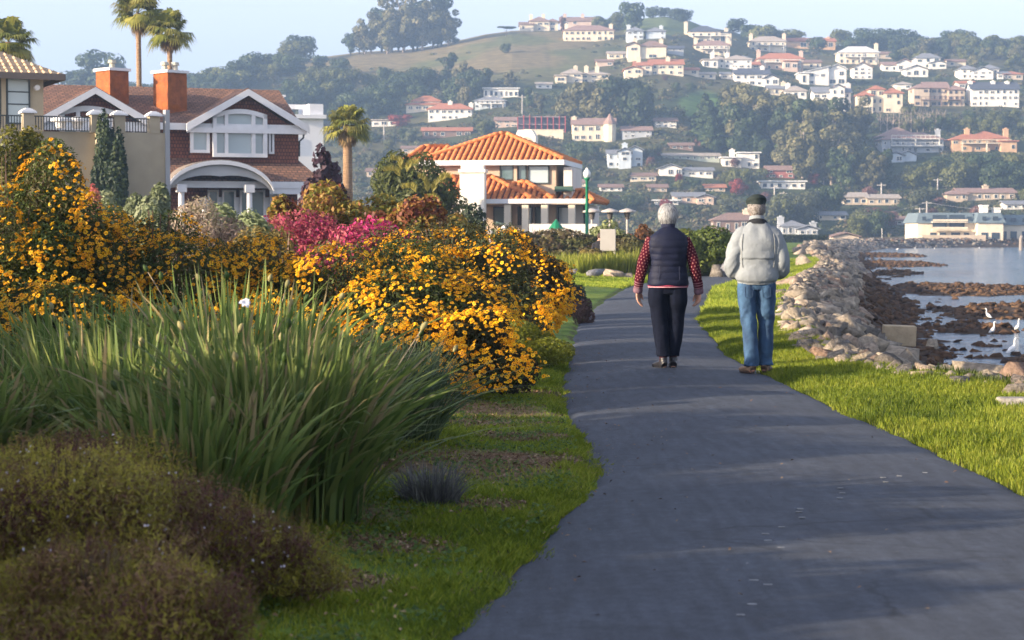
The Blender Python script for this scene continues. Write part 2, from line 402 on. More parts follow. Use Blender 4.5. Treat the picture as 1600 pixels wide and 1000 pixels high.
    Lk.new(vm.outputs[0], P.inputs['Base Color']); P.inputs['Roughness'].default_value = .8; P.inputs['Specular IOR Level'].default_value = .35
    bp = N.new('ShaderNodeBump'); bp.inputs['Distance'].default_value = .004; bp.inputs['Strength'].default_value = .7
    Lk.new(grain.outputs[0], bp.inputs['Height']); Lk.new(bp.outputs[0], P.inputs['Normal'])
    o = link('path', np_mesh('path', V, [np.stack([i, i+1, i+1+nu, i+nu], 1)], [m], smooth=True)); tag(o, kind='structure')
    # small rectangles of worn white paint along the path
    mb = MB()
    for px, py, w in ((1172,907,16),(1180,918,0),(1178,935,18),(1200,948,18),(1175,979,18),(1157,992,16),(1188,908,0),(1196,859,14),(1200,872,14),(1220,884,14),(1188,909,14),(1248,826,12),(1253,835,12),(1250,817,12),(1313,785,11),(1316,793,11),(1312,800,11),(1380,765,10),(1384,774,9),(1405,762,9),(1445,755,9),(1221,851,12)):
        if not w: continue
        p = hit(px, py); s = p.y/F*w/2
        zz = .012 + .035*(1-(2*(p.x-xl(p.y))/(xr(p.y)-xl(p.y))-1)**2) + .008
        mb.box(p.x-s*.8, p.x+s*.8, p.y-.012, p.y+.012, zz-.008, zz-.004)
    o = mb.build('paint_dashes', mat('worn_paint', (.17,.18,.19), .8, .3, 30)); tag(o, kind='structure')
build_path()

def build_water():
    m, N, L, P = new_mat('water')
    P.inputs['Base Color'].default_value = (.05,.11,.17,1); P.inputs['Roughness'].default_value = .13; P.inputs['IOR'].default_value = 1.33
    P.inputs['Specular IOR Level'].default_value = .5
    tc = N.new('ShaderNodeTexCoord'); mp = N.new('ShaderNodeMapping'); mp.inputs['Scale'].default_value = (.35, 1.0, 1); L.new(tc.outputs['Object'], mp.inputs[0])
    n = N.new('ShaderNodeTexNoise'); n.inputs['Scale'].default_value = 2.2; n.inputs['Detail'].default_value = 5; L.new(mp.outputs[0], n.inputs['Vector'])
    n2 = N.new('ShaderNodeTexNoise'); n2.inputs['Scale'].default_value = .12; n2.inputs['Detail'].default_value = 4; L.new(mp.outputs[0], n2.inputs['Vector'])
    bp = N.new('ShaderNodeBump'); bp.inputs['Distance'].default_value = .3; bp.inputs['Strength'].default_value = .7
    ml = N.new('ShaderNodeMath'); ml.operation = 'MULTIPLY'; mr = N.new('ShaderNodeMapRange'); mr.inputs['From Min'].default_value = .4; mr.inputs['From Max'].default_value = .6; mr.inputs['To Min'].default_value = .25
    L.new(n2.outputs[0], mr.inputs[0]); L.new(mr.outputs[0], ml.inputs[0]); L.new(n.outputs[0], ml.inputs[1])
    L.new(ml.outputs[0], bp.inputs['Height']); L.new(bp.outputs[0], P.inputs['Normal'])
    V = [(4,-60,-1.5),(2600,-60,-1.5),(2600,470,-1.5),(4,470,-1.5)]
    o = link('water', np_mesh('water', V, [np.array([[0,1,2,3]])], [m])); tag(o, kind='structure')
build_water()
# ================================================================ HILLSIDE HOUSES
_mc = {}
def cm(name, col, rough=.8, var=.12, scale=.6, **k):
    if name not in _mc: _mc[name] = mat(name, col, rough, var, scale, **k)
    return _mc[name]
WALLC = {'white': (.78,.74,.66), 'cream': (.72,.62,.46), 'tan': (.52,.42,.31), 'pink': (.56,.42,.33), 'grey': (.42,.44,.46),
         'brown': (.20,.13,.10), 'orange': (.56,.36,.21), 'red': (.34,.12,.10), 'sage': (.36,.40,.33), 'blue': (.52,.58,.62)}
ROOFC = {'terra': (.40,.16,.09), 'grey': (.20,.21,.23), 'dark': (.075,.085,.11), 'brown': (.23,.15,.12), 'rose': (.28,.185,.155), 'tan': (.38,.33,.28), 'white': (.66,.66,.64)}
def hwall(k): return cm('wall_'+k, WALLC[k])
def hroof(k): return cm('roof_'+k, ROOFC[k], .85, .25, 2.5)
glass_far = None
def far_glass():
    global glass_far
    if glass_far is None:
        glass_far, N, L, P = new_mat('far_window_glass'); P.inputs['Base Color'].default_value = (.035,.05,.065,1); P.inputs['Roughness'].default_value = .25
    return glass_far
_wm = {}
def window_mesh(w, h, d=.12, frame='white'):
    k = (round(w, 1), round(h, 1), frame)
    if k not in _wm:
        mb = MB(); w, h = k[0], k[1]; t = .09
        mb.box(-w/2+t, w/2-t, -.05, .02, t, h-t, 0)
        mb.box(-w/2, w/2, -d, 0, 0, t, 1); mb.box(-w/2, w/2, -d, 0, h-t, h, 1)
        mb.box(-w/2, -w/2+t, -d, 0, t, h-t, 1); mb.box(w/2-t, w/2, -d, 0, t, h-t, 1)
        if w > 1.3: mb.box(-t/2, t/2, -d+.02, -.05, t, h-t, 1)
        _wm[k] = mb.build('window', [far_glass(), hwall(frame)], link_it=False)
    return _wm[k]
def roof_geo(mb, x0, x1, y0, y1, z, rh, kind, o=.55, mi=0):
    x0 -= o; x1 += o; y0 -= o; y1 += o; t = .22; W = x1-x0; D = y1-y0; xm = (x0+x1)/2; ym = (y0+y1)/2
    if kind == 'f':
        mb.box(x0, x1, y0, y1, z, z+.35, mi); return
    if kind == 'h':
        r = min(W, D)/2
        if W >= D: a, b = (x0+r, ym, z+rh), (x1-r, ym, z+rh)
        else: a, b = (xm, y0+r, z+rh), (xm, y1-r, z+rh)
        V = [(x0,y0,z),(x1,y0,z),(x1,y1,z),(x0,y1,z), a, b]
        if abs(W-D) < .02: b = (a[0]+.01, a[1], a[2]); V[5] = b
        if W >= D: Fs = [(0,1,5,4),(1,2,5),(2,3,4,5),(3,0,4)]
        else: Fs = [(0,1,4),(1,2,5,4),(2,3,5),(3,0,4,5)]
        mb.add(V, Fs + [(3,2,1,0)], mi)
        mb.box(x0, x1, y0, y1, z-t, z-.003, mi)
    elif kind == 'gx':   # ridge along x
        mb.extrude([(x0,y0,z-t),(x0,ym,z+rh-t),(x0,y1,z-t),(x0,y1,z),(x0,ym,z+rh),(x0,y0,z)], (W,0,0), mi)
    elif kind == 'gy':   # gable faces the front
        mb.extrude([(x0,y0,z-t),(xm,y0,z+rh-t),(x1,y0,z-t),(x1,y0,z),(xm,y0,z+rh),(x0,y0,z)], (0,D,0), mi)
    elif kind == 's':    # shed rising to the right
        mb.extrude([(x0,y0,z-t),(x1,y0,z+rh-t),(x1,y0,z+rh),(x0,y0,z)], (0,D,0), mi)
HOUSE_RECTS = []; HOUSE_LABS = []
import re
def short(l): return re.split(r' (?:on|with|below|above|left|right|under|beside|behind|in|just|between|near|standing|tucked|higher|low|at|from) ', l)[0]
def hill_house(px, py, w, h, wall, roof, kind, label, floors=2, bays=4, chim=(), yaw=0, wings=(), balcony=0, depth=None, name='hillside_house', cat='house', trim='white'):
    p = hit(px, py - .5, 430)
    if p is None: p = hit(px, py+6, 430)
    if p is None: return
    s = p.y/F; W = w*s; H = h*s; D = depth or max(7, min(12, W*.55))
    root = empty(name, p, R(yaw) + math.atan2(-p.x, p.y)*0, label, cat, 'houses on the hillside')
    HOUSE_RECTS.append((px-w/2, px+w/2, py-h, py, p.y)); HOUSE_LABS.append((short(label), HOUSE_RECTS[-1][:4]))
    wm = MB(); rm = MB(); wins = []; rr = 0 if kind == 'f' else min(.3, .16 + .05*(kind != 's'))
    blocks = [(0, 1, 1, 0, kind)] if not wings else list(wings)
    for (a, b, hf, yo, k) in blocks:
        x0 = -W/2 + a*W; x1 = -W/2 + b*W; HH = H*hf; bw = x1-x0
        rh = .35 if k == 'f' else max(.9, min(HH*.36, (bw if k in ('gy', 's') else min(D, bw))*.30))
        if k == 's': rh = min(HH*.35, bw*.25)
        zt = HH - rh; y0 = yo; y1 = yo + D
        wm.box(x0, x1, y0, y1, -6 if yo <= 0 else -5.9, zt - .2)
        if k == 'gx': wm.extrude([(x0+.01,y0+.1,zt-.22),(x0+.01,y1-.1,zt-.22),(x0+.01,(y0+y1)/2,zt+rh-.5)], (bw-.02,0,0))
        if k == 'gy': wm.extrude([(x0+.1,y0+.01,zt-.22),(x1-.1,y0+.01,zt-.22),((x0+x1)/2,y0+.01,zt+rh-.5)], (0,D-.02,0))
        if k == 's': wm.extrude([(x0+.1,y0+.01,zt-.22),(x1-.1,y0+.01,zt-.22),(x1-.1,y0+.01,zt+rh-.3)], (0,D-.02,0))
        roof_geo(rm, x0, x1, y0, y1, zt, rh, k)
        nb = max(1, round(bays*(b-a))); fl = max(1, round(floors*hf)); fh = zt/fl
        for f in range(fl):
            for i in range(nb):
                if random.random() < .12: continue
                ww = min(bw/nb*random.choice((.36,.5,.66)), 3.0); wh = fh*random.choice((.46,.52,.6))
                wins.append((x0 + (i+.5)*bw/nb + random.uniform(-.2,.2), y0, f*fh + fh*.22, ww, wh, 0))
        if f == fl-1 and D > 6:
            wins.append((x0, y0 + D*.45, fh*(fl-1)+fh*.25, 1.4, fh*.5, 1))
    link_w = wm.build('wall', hwall(wall), root)
    ro = rm.build('roof', hroof(roof), root)
    for (x, y, z, ww, wh, side) in wins:
        o = link('window', window_mesh(ww, wh, frame=trim), root, (x, y-.01, z))
        if side: o.location = (x-.01, y, z); o.rotation_euler = (0, 0, -math.pi/2)
    for cx, ch in chim:
        mb = MB(); x = -W/2 + cx*W; y = D*.4; cw = .75
        mb.box(x-cw, x+cw, y-.5, y+.5, H*.3, H*ch); mb.box(x-cw-.12, x+cw+.12, y-.62, y+.62, H*ch, H*ch+.25)
        mb.box(x-.3, x+.3, y-.3, y+.3, H*ch+.25, H*ch+.6)
        mb.build('chimney', hwall(wall if wall != 'brown' else 'cream'), ro)
    for bi in range(balcony):
        mb = MB(); z = (H*.8)/max(1, floors)*(bi+1) * .98; x0 = -W*.36; x1 = W*.42
        mb.box(x0, x1, -1.8, -.02, z-.25, z-.02); mb.box(x0, x1, -1.8, -1.72, z+.85, z+1.0)
        n = 10
        for i in range(n+1): mb.box(x0+(x1-x0)*i/n-.06, x0+(x1-x0)*i/n+.06, -1.8, -1.7, z-.02, z+.85)
        for i in (0, .5, 1): mb.box(x0+(x1-x0)*i-.18 if i else x0, x0+(x1-x0)*i+.18 if i < 1 else x1, -1.7, -1.4, -4, z-.25)
        mb.build('balcony', hwall(trim), root)
    return root
H = hill_house
H(842,49,60,24,'cream','brown','h','cream two-storey villa on the bare hill crest right of a palm',chim=((.3,1.06),(.62,1.1)),bays=5,wings=((0,.36,.62,-2,'gx'),(.25,.78,1,0,'h'),(.72,1,.85,1,'h')))
H(905,40,58,21,'pink','brown','gx','rosy brown crest house with a square tower chimney at its left end',chim=((.12,1.15),(.6,1.15)),bays=4)
H(920,65,78,27,'cream','rose','h','long cream villa with rows of tall windows just below the crest',chim=((.06,1.02),(.95,1.0)),bays=9,trim='cream')
H(1010,62,60,21,'blue','grey','h','pale blue-grey double villa under the round green knoll',chim=((.05,1.05),(.9,1.0)),bays=6,wings=((0,.42,1,0,'h'),(.5,1,.98,1,'h')))
H(1011,93,60,30,'cream','brown','gy','big blank cream block house sunlit below the grey double villa',floors=2,bays=2,chim=((.2,1.05),(.88,1.0)),wings=((0,.32,.9,0,'gy'),(.3,1,1,1,'h')))
H(1052,86,32,15,'grey','dark','gx','low grey house beside the big blank cream block',bays=3)
H(1107,68,72,29,'cream','dark','h','cream house with blue-black roof and tall white chimney at its left',chim=((.03,1.15),(.9,.8)),bays=6,balcony=1,wings=((.08,.76,1,0,'h'),(.74,1,.62,1,'f')))
H(1113,86,54,23,'cream','rose','h','cream terraced house with a chimney at each end under the blue-black roof',chim=((.04,1.05),(.97,1.05)),bays=6,balcony=1)
H(1136,108,76,23,'white','tan','h','long white house with two chimneys and stepped left wing',chim=((.22,1.1),(.52,1.05)),bays=7,wings=((0,.3,.62,-2,'f'),(.22,.45,.9,0,'h'),(.44,1,1,0,'h')))
H(1116,31,42,17,'orange','terra','h','orange stucco house with terracotta roof standing highest on the crest',chim=((.92,1.25),),bays=4)
H(1150,37,32,12,'pink','terra','gx','low pink wing house right of the highest orange house',bays=3,floors=1)
H(1022,118,92,27,'cream','terra','gx','white Spanish house with bright terracotta roofs and arcade below the cream block',chim=((.25,1.05),(.75,1.05)),bays=8,wings=((0,.3,.5,-3,'gy'),(.18,.46,.86,0,'gx'),(.44,1,1,1,'gx')))
H(1078,118,28,13,'cream','terra','gx','small pavilion with terracotta roof right of the Spanish house',bays=2,floors=1)
H(910,130,84,26,'cream','tan','h','cream villa with three domed chimneys above the big dark trees',chim=((.38,1.0),(.58,1.0),(.78,.98)),bays=6,wings=((0,.2,.45,-2,'f'),(.12,.5,.9,0,'h'),(.45,1,.85,2,'h')))
H(850,139,24,11,'white','tan','gx','small white cottage left of the three-chimney villa',bays=2,floors=1)
H(1200,81,56,25,'cream','tan','h','wide house with broad sage-tan roof and two chimneys near the ridge trees',chim=((.05,1.1),(.97,1.1)),bays=6,balcony=1)
H(1262,77,86,19,'orange','terra','gx','long orange house with terracotta roof behind the wide tan-roofed one',chim=((.9,1.0),),bays=6,floors=1)
H(1220,110,70,31,'pink','terra','h','pinkish house with hipped terracotta roof and lower garden wing',chim=((.03,1.0),(.98,.95)),bays=6,balcony=1,wings=((0,1,.9,0,'h'),(.55,.85,.45,-3,'f')))
H(1162,104,26,18,'grey','grey','h','small grey house tucked left of the pinkish terracotta one',bays=3)
H(1182,135,68,29,'white','dark','gx','white two-storey house with slate roof and two round-topped chimneys',chim=((.03,1.0),(.66,1.05)),bays=6,wings=((0,.8,1,0,'gx'),(.66,1,.62,-2,'gy')))
H(1286,134,74,36,'white','white','s','large white modern house with slanting parapets and few windows',chim=((.97,.8),),bays=5,wings=((.0,.2,.55,-1,'f'),(.12,.62,.85,0,'s'),(.6,1,.95,1,'gy')))
H(1342,101,62,29,'cream','white','h','cream glass-fronted house with a chimney at its right end',chim=((.97,1.1),),bays=7,balcony=1)
H(1348,124,30,27,'white','brown','gy','narrow white gabled house below the glass-fronted one',bays=3,floors=3)
H(1214,150,28,17,'cream','grey','gx','small cream lodge right under the slate-roofed white house',bays=3,floors=1,chim=((.9,1.2),))
H(1243,163,34,30,'white','tan','h','white cube villa with tan hipped roof above the eucalyptus grove',bays=3,floors=2,chim=((.2,1.05),))
H(1300,176,58,44,'white','grey','gx','white gabled house with grey roof and deck above the eucalyptus grove',bays=5,floors=3,balcony=1,chim=((.97,1.0),),wings=((0,1,.92,0,'gx'),(.45,.82,1,-1.5,'gy')))
H(1374,177,72,44,'cream','terra','h','yellow-cream Mediterranean villa with arches and terracotta hipped roofs',bays=6,floors=3,chim=((.95,.9),),wings=((0,.35,.78,-1,'h'),(.3,.62,1,1,'h'),(.6,1,.9,0,'h')),trim='cream')
H(1467,167,80,40,'tan','rose','h','broad tan mansion with mauve roofs and wooden deck left of the white long one',bays=8,floors=3,balcony=1,wings=((0,.3,.9,-1,'h'),(.25,.7,1,1,'gx'),(.68,1,.85,0,'h')),trim='brown')
H(1555,167,74,39,'white','dark','gx','long white house with dark slate roof and three chimneys at far right',bays=8,floors=3,chim=((.02,1.0),(.5,1.0),(.8,.98)))
H(1403,112,46,20,'white','rose','gx','pair of white cottages with rosy roofs right of the glass-fronted house',bays=4,floors=1,wings=((0,.5,.8,0,'gx'),(.45,1,1,-1,'gy')))
H(1432,121,36,19,'white','dark','gy','white cottage with dark gabled roof and thin chimney in the hollow',bays=3,floors=1,chim=((.45,1.35),))
H(1453,108,46,25,'white','grey','h','grey-roofed house with pale green porch under the ridge wood',bays=4,balcony=0,wings=((0,.85,1,0,'h'),(.45,1,.5,-3,'gy')),trim='sage')
H(1538,124,74,24,'white','grey','h','grey-roofed cluster house with several small gables at the upper right',bays=7,wings=((0,.32,.95,0,'h'),(.22,.66,.8,-2,'gy'),(.5,.82,1,1,'h'),(.75,1,.55,-2,'gx')))
H(1583,125,30,14,'tan','terra','h','small red-roofed bungalow at the far right below the ridge',bays=2,floors=1)
H(1426,240,96,42,'grey','rose','h','three-level terraced house with long balconies below the bare trees',bays=10,floors=3,balcony=2,chim=((.42,.5),(.95,.85)),wings=((.02,.62,1,3,'h'),(0,1,.78,0,'h')))
H(1537,237,98,33,'orange','terra','h','apricot stucco villa with twin square chimneys at lower right of the terraces',bays=9,floors=2,chim=((.28,1.05),(.9,1.05)),balcony=1,trim='cream',wings=((0,.6,.9,0,'h'),(.3,.9,1,2,'h'),(.75,1,.5,-2,'f')))
H(1410,255,46,19,'blue','grey','gy','blue-grey gabled cottage just below the three-level terraces',bays=4,floors=1,wings=((0,.55,.9,0,'gy'),(.45,1,1,1,'gy')))
H(666,174,62,25,'cream','terra','h','cream house with terracotta hipped roof on the left slope',bays=5,wings=((0,1,.62,-1,'h'),(.15,.85,1,1,'h')))
H(703,188,68,27,'white','terra','h','white house with red tiled roof and chimney just right of the cream one',bays=7,chim=((.5,1.05),(.98,.95)))
H(783,154,54,16,'white','white','f','white flat-roofed modern house in trees above the tiled house',bays=7,floors=1)
H(766,170,48,19,'blue','grey','h','grey-roofed two-tier house below the flat-roofed white one',bays=6,balcony=1)
H(600,198,38,11,'white','tan','f','low white garden house beside a red tree on the left slope',bays=3,floors=1)
H(698,216,76,17,'brown','terra','gx','long low brown house with reddish roof above the tiled house',bays=6,floors=1)
H(792,200,36,17,'pink','rose','gx','pink cottage left of the building with red posts',bays=3)
H(928,221,66,37,'cream','rose','gx','cream house with long rosy roof and pointed corner turret',bays=6,chim=((.04,1.0),))
H(995,216,46,19,'grey','rose','gx','grey house with white porch right of the turret house',bays=4)
H(1040,200,34,16,'white','brown','gx','half hidden white house under tall trees right of the big dark crown',bays=3)
H(977,263,54,35,'blue','grey','gy','pale blue many-gabled house in the middle of the lower slope',bays=4,floors=3,chim=((.5,1.05),),wings=((0,.4,.82,0,'gx'),(.3,.66,.9,-1.5,'gy'),(.55,1,1,.5,'gy')))
H(1080,251,88,12,'sage','tan','gx','long low grey-green house right of the many-gabled one',bays=8,floors=1)
H(1158,263,58,25,'white','white','f','white modern box house with a tall chimney slab',bays=5,floors=2,chim=((.28,1.1),),wings=((0,.5,.7,0,'f'),(.45,1,1,1,'f')))
H(1072,277,84,20,'white','grey','gx','long white ranch house with one front gable on the lower slope',bays=7,floors=1,wings=((0,.42,1,-1,'gy'),(.38,1,.75,0,'gx')))
H(1085,319,64,18,'pink','grey','gx','pink-walled house with grey roof and a small gabled porch low on the slope',bays=4,floors=1,wings=((0,.75,1,0,'gx'),(.55,.95,.85,-2,'gy')))
H(1042,321,36,8,'white','white','f','plain white garage beside the pink-walled house',bays=2,floors=1)
H(1028,301,28,13,'tan','brown','gx','little tan cabin half hidden above the pink-walled house',bays=2,floors=1)
H(1150,364,70,31,'brown','brown','h','big brown-roofed house behind the clipped hedge near the shore',bays=5,floors=1,chim=((.75,1.1),))
H(1220,279,42,20,'red','rose','gx','dark red barn-like house under the eucalyptus',bays=3,floors=2)
H(1224,296,68,13,'white','white','f','long white flat house right below the dark red one',bays=6,floors=1)
H(1246,369,60,24,'grey','grey','h','grey-roofed shore house with white chimney right of the man',bays=6,floors=1,chim=((.1,1.15),(.95,.8)),wings=((.1,.7,1,0,'h'),(.5,1,.7,-2,'gy')))
H(1362,321,84,20,'tan','tan','gx','long tan bungalow beside a small pink tree above the bay',bays=6,floors=1,wings=((0,.42,1,0,'gx'),(.4,1,.85,-1,'gx')))
H(1532,314,108,20,'tan','rose','gx','very long low house with mauve roof above the bayside apartments',bays=9,floors=1,chim=((.62,1.1),),wings=((0,.3,.8,-1,'h'),(.2,1,1,0,'gx')))
H(1322,375,40,12,'tan','brown','gy','tiny brown boathouse on the far shore',bays=2,floors=1)
H(1588,328,34,14,'white','grey','gx','small white house peeping above the slate apartment roofs',bays=3,floors=1)
H(590,277,34,14,'tan','brown','gx','small tan house low on the slope right of the bushy palm',bays=3,floors=1)
H(878,262,30,14,'brown','brown','gx','small brown cottage right of the tiled house chimney',bays=2,floors=1)

H(965,93,30,13,'cream','tan','gx','small cream outbuilding left of the big blank cream block',bays=3,floors=1)
H(945,104,26,12,'pink','brown','gx','little rosy cottage on the slope under the long cream villa',bays=2,floors=1)
H(1175,112,24,16,'cream','terra','gx','small cream house squeezed between grey and pinkish ones',bays=2)
H(1268,108,30,15,'cream','brown','gx','cream bungalow under trees right of the pinkish terracotta house',bays=3,floors=1)
H(1312,148,26,16,'cream','terra','h','small cream house with red roof above the yellow-cream villa',bays=2)
H(1380,92,26,12,'tan','brown','gx','tan cottage near the ridge right of the glass-fronted house',bays=2,floors=1)
H(1495,104,28,12,'cream','brown','gx','cream cottage between the pale porch house and the grey-roofed cluster',bays=2,floors=1)
H(1510,139,26,13,'white','terra','gx','white cottage with red roof above the broad tan mansion',bays=2,floors=1)
H(1412,140,24,13,'white','tan','h','tiny white house left above the tan mansion',bays=2,floors=1)
H(1105,124,26,12,'cream','tan','gx','low cream wall house right of the terracotta pavilion',bays=2,floors=1)
H(1138,124,22,12,'white','grey','gx','small white house under the stepped long one',bays=2,floors=1)
H(1065,235,36,12,'brown','brown','gx','dark low cottage under the tall trees in mid slope',bays=3,floors=1)
H(1005,284,40,14,'cream','brown','gx','cream cottage half hidden below the many-gabled house',bays=3,floors=1)
H(1118,300,30,12,'tan','terra','gx','small tan house with red roof beside the long ranch house',bays=2,floors=1)
H(1300,345,44,14,'cream','grey','gx','pale low house among trees above the far shore',bays=4,floors=1)
H(1420,352,40,14,'grey','brown','gx','grey low house in the trees left of the apartments',bays=3,floors=1)
H(648,240,40,12,'tan','brown','gx','tan low house on the slope behind the tiled roof',bays=3,floors=1)
H(900,292,30,12,'cream','rose','gx','cream cottage with mauve roof right of the tiled house',bays=2,floors=1)
H(955,300,34,12,'white','brown','gx','white low house above the patio heaters',bays=3,floors=1)

# conical turret on the rosy-roofed house, and the building frame with red posts
def extras():
    o = [q for q in scene.objects if q.get('label', '').startswith('cream house with long rosy')][0]
    mb = MB(); k = 10; r = 1.9; cx, cyy = 4.9, -.6
    ring = [(cx+r*math.cos(2*math.pi*i/k), cyy+r*math.sin(2*math.pi*i/k)) for i in range(k)]
    mb.extrude([(x, y, -5) for x, y in ring], (0, 0, 10.2)); mb.build('turret_wall', hwall('cream'), o)
    mb = MB(); big = [(cx+(x-cx)*1.2, cyy+(y-cyy)*1.2, 5.2) for x, y in ring]
    mb.add(big + [(cx, cyy, 8.6)], [(i, (i+1) % k, k) for i in range(k)] + [tuple(range(k))[::-1]]); mb.build('turret_roof', hroof('rose'), o)
    p = hit(846, 207, 430); s = p.y/F
    e = empty('building_frame', p, 0, 'dark building frame with red posts under construction left of the turret house', 'building')
    HOUSE_RECTS.append((808, 884, 182, 207, p.y))
    W = 74*s; Hh = 25*s
    mb = MB(); mb.box(-W/2, W/2, 2, 9, -5, Hh*.93); mb.build('dark_wall', cm('frame_dark', (.06,.06,.08)), e)
    for z in (0, .46, .93):
        mb = MB(); mb.box(-W/2, W/2, -.2, 1.9, Hh*z, Hh*z+.3); mb.build('floor_slab', cm('slab', (.25,.2,.2)), e)
    for i in range(9):
        mb = MB(); x = -W/2 + W*i/8; mb.box(x-.14, x+.14, -.5, -.22, -4, Hh*random.choice((1, 1.06, .95))); mb.build('post', cm('red_post', (.40,.07,.07)), e)
    p = hit(850, 217, 430); mb = MB(); mb.box(-6, 6, 0, .6, -3, 2.6); mb.box(-6.1, 6.1, -.1, .7, 2.6, 2.8)
    o = mb.build('retaining_wall', hwall('cream'), loc=p); tag(o, 'cream retaining wall below the building frame with red posts', 'wall')
extras()

# bayside apartment block
def apartments():
    p = hit(1500, 379, 430); s = p.y/F
    e = empty('apartment_block', p, R(0), 'long cream apartment block with slate mansard roofs on the far shore', 'building')
    HOUSE_RECTS.append((1430, 1640, 325, 379, p.y))
    X = lambda px: (px-1500)*s
    Z = lambda py: (379-py)*s
    wl_ = hwall('cream'); sl = cm('slate', (.13,.17,.19), .7, .2, 3)
    def block(x0, x1, y0, ytop, yeave, ybase, roof=True):
        mb = MB(); mb.box(X(x0), X(x1), y0, y0+14, Z(ybase)-2, Z(yeave)); mb.build('wall', wl_, e)
        if roof:
            mb = MB(); a = .9
            x_0, x_1 = X(x0)-.5, X(x1)+.5; zt = Z(ytop); ze = Z(yeave)+.003
            V = [(x_0,y0-.5,ze),(x_1,y0-.5,ze),(x_1,y0+14.5,ze),(x_0,y0+14.5,ze),(x_0+a,y0+a,zt),(x_1-a,y0+a,zt),(x_1-a,y0+13,zt),(x_0+a,y0+13,zt)]
            mb.add(V, [(0,1,5,4),(1,2,6,5),(2,3,7,6),(3,0,4,7),(4,5,6,7),(3,2,1,0)]); mb.build('mansard_roof', sl, e)
    block(1434, 1522, 0, 337, 353, 379)
    block(1522, 1562, -3, 337, 353, 379)
    block(1562, 1660, 3, 340, 356, 379)
    def opening(x0, x1, y0, y1, yy):
        mb = MB(); mb.box(X(x0), X(x1), yy-.08, yy+.05, Z(y1), Z(y0)); mb.build('window', far_glass(), e)
    for k in range(2):
        x0, x1 = ((1456, 1478), (1482, 1506))[k]
        for (t, b) in ((340.5, 350), (353, 362)):
            opening(x0, x1, t, b, -.6)
            mb = MB(); mb.box(X(x0)-.3, X(x1)+.3, -2.4, -.55, Z(b+1)-.2, Z(b+1)); mb.box(X(x0)-.3, X(x1)+.3, -2.4, -2.3, Z(b+1)+.12, Z(b+1)+.5)
            mb.build('balcony', hwall('pink' if t == 343 else 'cream'), e)
    for (x0, x1) in ((1440,1446),(1510,1517)): opening(x0, x1, 343, 349, -.55)
    for (x0, x1) in ((1453,1463),(1468,1478),(1486,1500),(1506,1514)): opening(x0, x1, 368, 377, -.02)
    for (x0, x1) in ((1528,1538),(1544,1556)): opening(x0, x1, 368, 378, -3.02); opening(x0+1, x1-3, 343, 349, -3.3)
    for (x0, x1) in ((1568,1578),(1584,1594),(1602,1612)): opening(x0, x1, 366, 377, 2.98); opening(x0, x1-2, 345, 351, 2.6)
    for i in range(2):
        mb = MB(); x = (1540, 1560)[i]; mb.box(X(x-4), X(x+5), 1, 4, Z(345), Z(327+i*4)); mb.box(X(x-5), X(x+6), .8, 4.2, Z(327+i*4), Z(327+i*4)+.3); mb.build('chimney', hwall('white'), e)
    mb = MB(); mb.box(X(1432), X(1530), -6, -.2, -.3, 1.0); mb.build('terrace_wall', hwall('tan'), e)
apartments()

# ================================================================ HILLSIDE TREES
G_DARK = [(.032,.052,.022),(.052,.078,.028),(.08,.105,.036)]
G_OAK = [(.06,.075,.024),(.11,.12,.034),(.16,.165,.05)]
G_EUC = [(.07,.075,.035),(.13,.125,.05),(.20,.175,.08)]
G_PINK = [(.10,.05,.045),(.17,.085,.07),(.24,.13,.10)]
G_RED = [(.14,.022,.025),(.22,.04,.035),(.30,.07,.05)]
G_YEL = [(.08,.08,.02),(.14,.12,.03),(.22,.17,.05)]
G_PALE = [(.07,.085,.04),(.11,.12,.06),(.16,.155,.085)]
BARK = mat('bark', (.13,.10,.075), .9, .35, 8, bump=.6)
BARKP = mat('pale_bark', (.36,.29,.24), .9, .25, 8)
FM = {k: leaf_mat('foliage_'+k, v, .25) for k, v in (('dark',G_DARK),('oak',G_OAK),('euc',G_EUC),('pink',G_PINK),('red',G_RED),('yellow',G_YEL),('pale',G_PALE))}
def crown_mesh(kind, shape, seed, n=900, lf=.42):
    g = np.random.default_rng(seed); bl = []
    if shape == 'round':
        for i in range(9):
            a = g.random()*6.28; r = .2+g.random()**.5*.45; z = .34 + .42*g.random()
            k = .17 + .10*g.random(); bl.append((r*math.cos(a)*.62, r*math.sin(a)*.62, z, k*1.1, k*1.1, k*.9))
        bl.append((0,0,.52,.33,.33,.40)); bl.append((0,0,.25,.40,.40,.24))
    elif shape == 'tall':
        for i in range(16):
            z = .22 + .72*g.random(); a = g.random()*6.28; r = (.10 + .22*g.random())*(1.15-abs(z-.55)*1.2)
            k = .07 + .075*g.random(); bl.append((r*math.cos(a), r*math.sin(a), z, k*1.15, k*1.15, k*1.1))
        bl.append((0,0,.5,.15,.15,.32)); bl.append((0,0,.25,.15,.15,.18))
    elif shape == 'cone':
        for i in range(14):
            z = .12 + .85*i/14; r = .26*(1-z)+.02; a = g.random()*6.28
            bl.append((r*.35*math.cos(a), r*.35*math.sin(a), z, r*1.1, r*1.1, .10))
    elif shape == 'umbrella':
        for i in range(10):
            a = g.random()*6.28; r = g.random()**.5*.5; bl.append((r*math.cos(a), r*math.sin(a), .82+.06*g.random(), .2, .2, .10))
    P, Nn, idx, r = blob_points(n, bl, g, .72)
    Nn = Nn + g.normal(size=Nn.shape)*.22
    rb = g.random(len(bl))
    rnd = np.clip(.2 + .5*rb[idx] + .35*g.normal(size=len(P))*.5, 0, 1)
    sz = lf*.1*(.6+.8*g.random(len(P)))*1.15
    V, Fq, rv = leaves(P, Nn, sz, rnd, .7, g=g)
    return np_mesh('crown', V, [Fq], [FM[kind]], attrs={'rnd': rv})
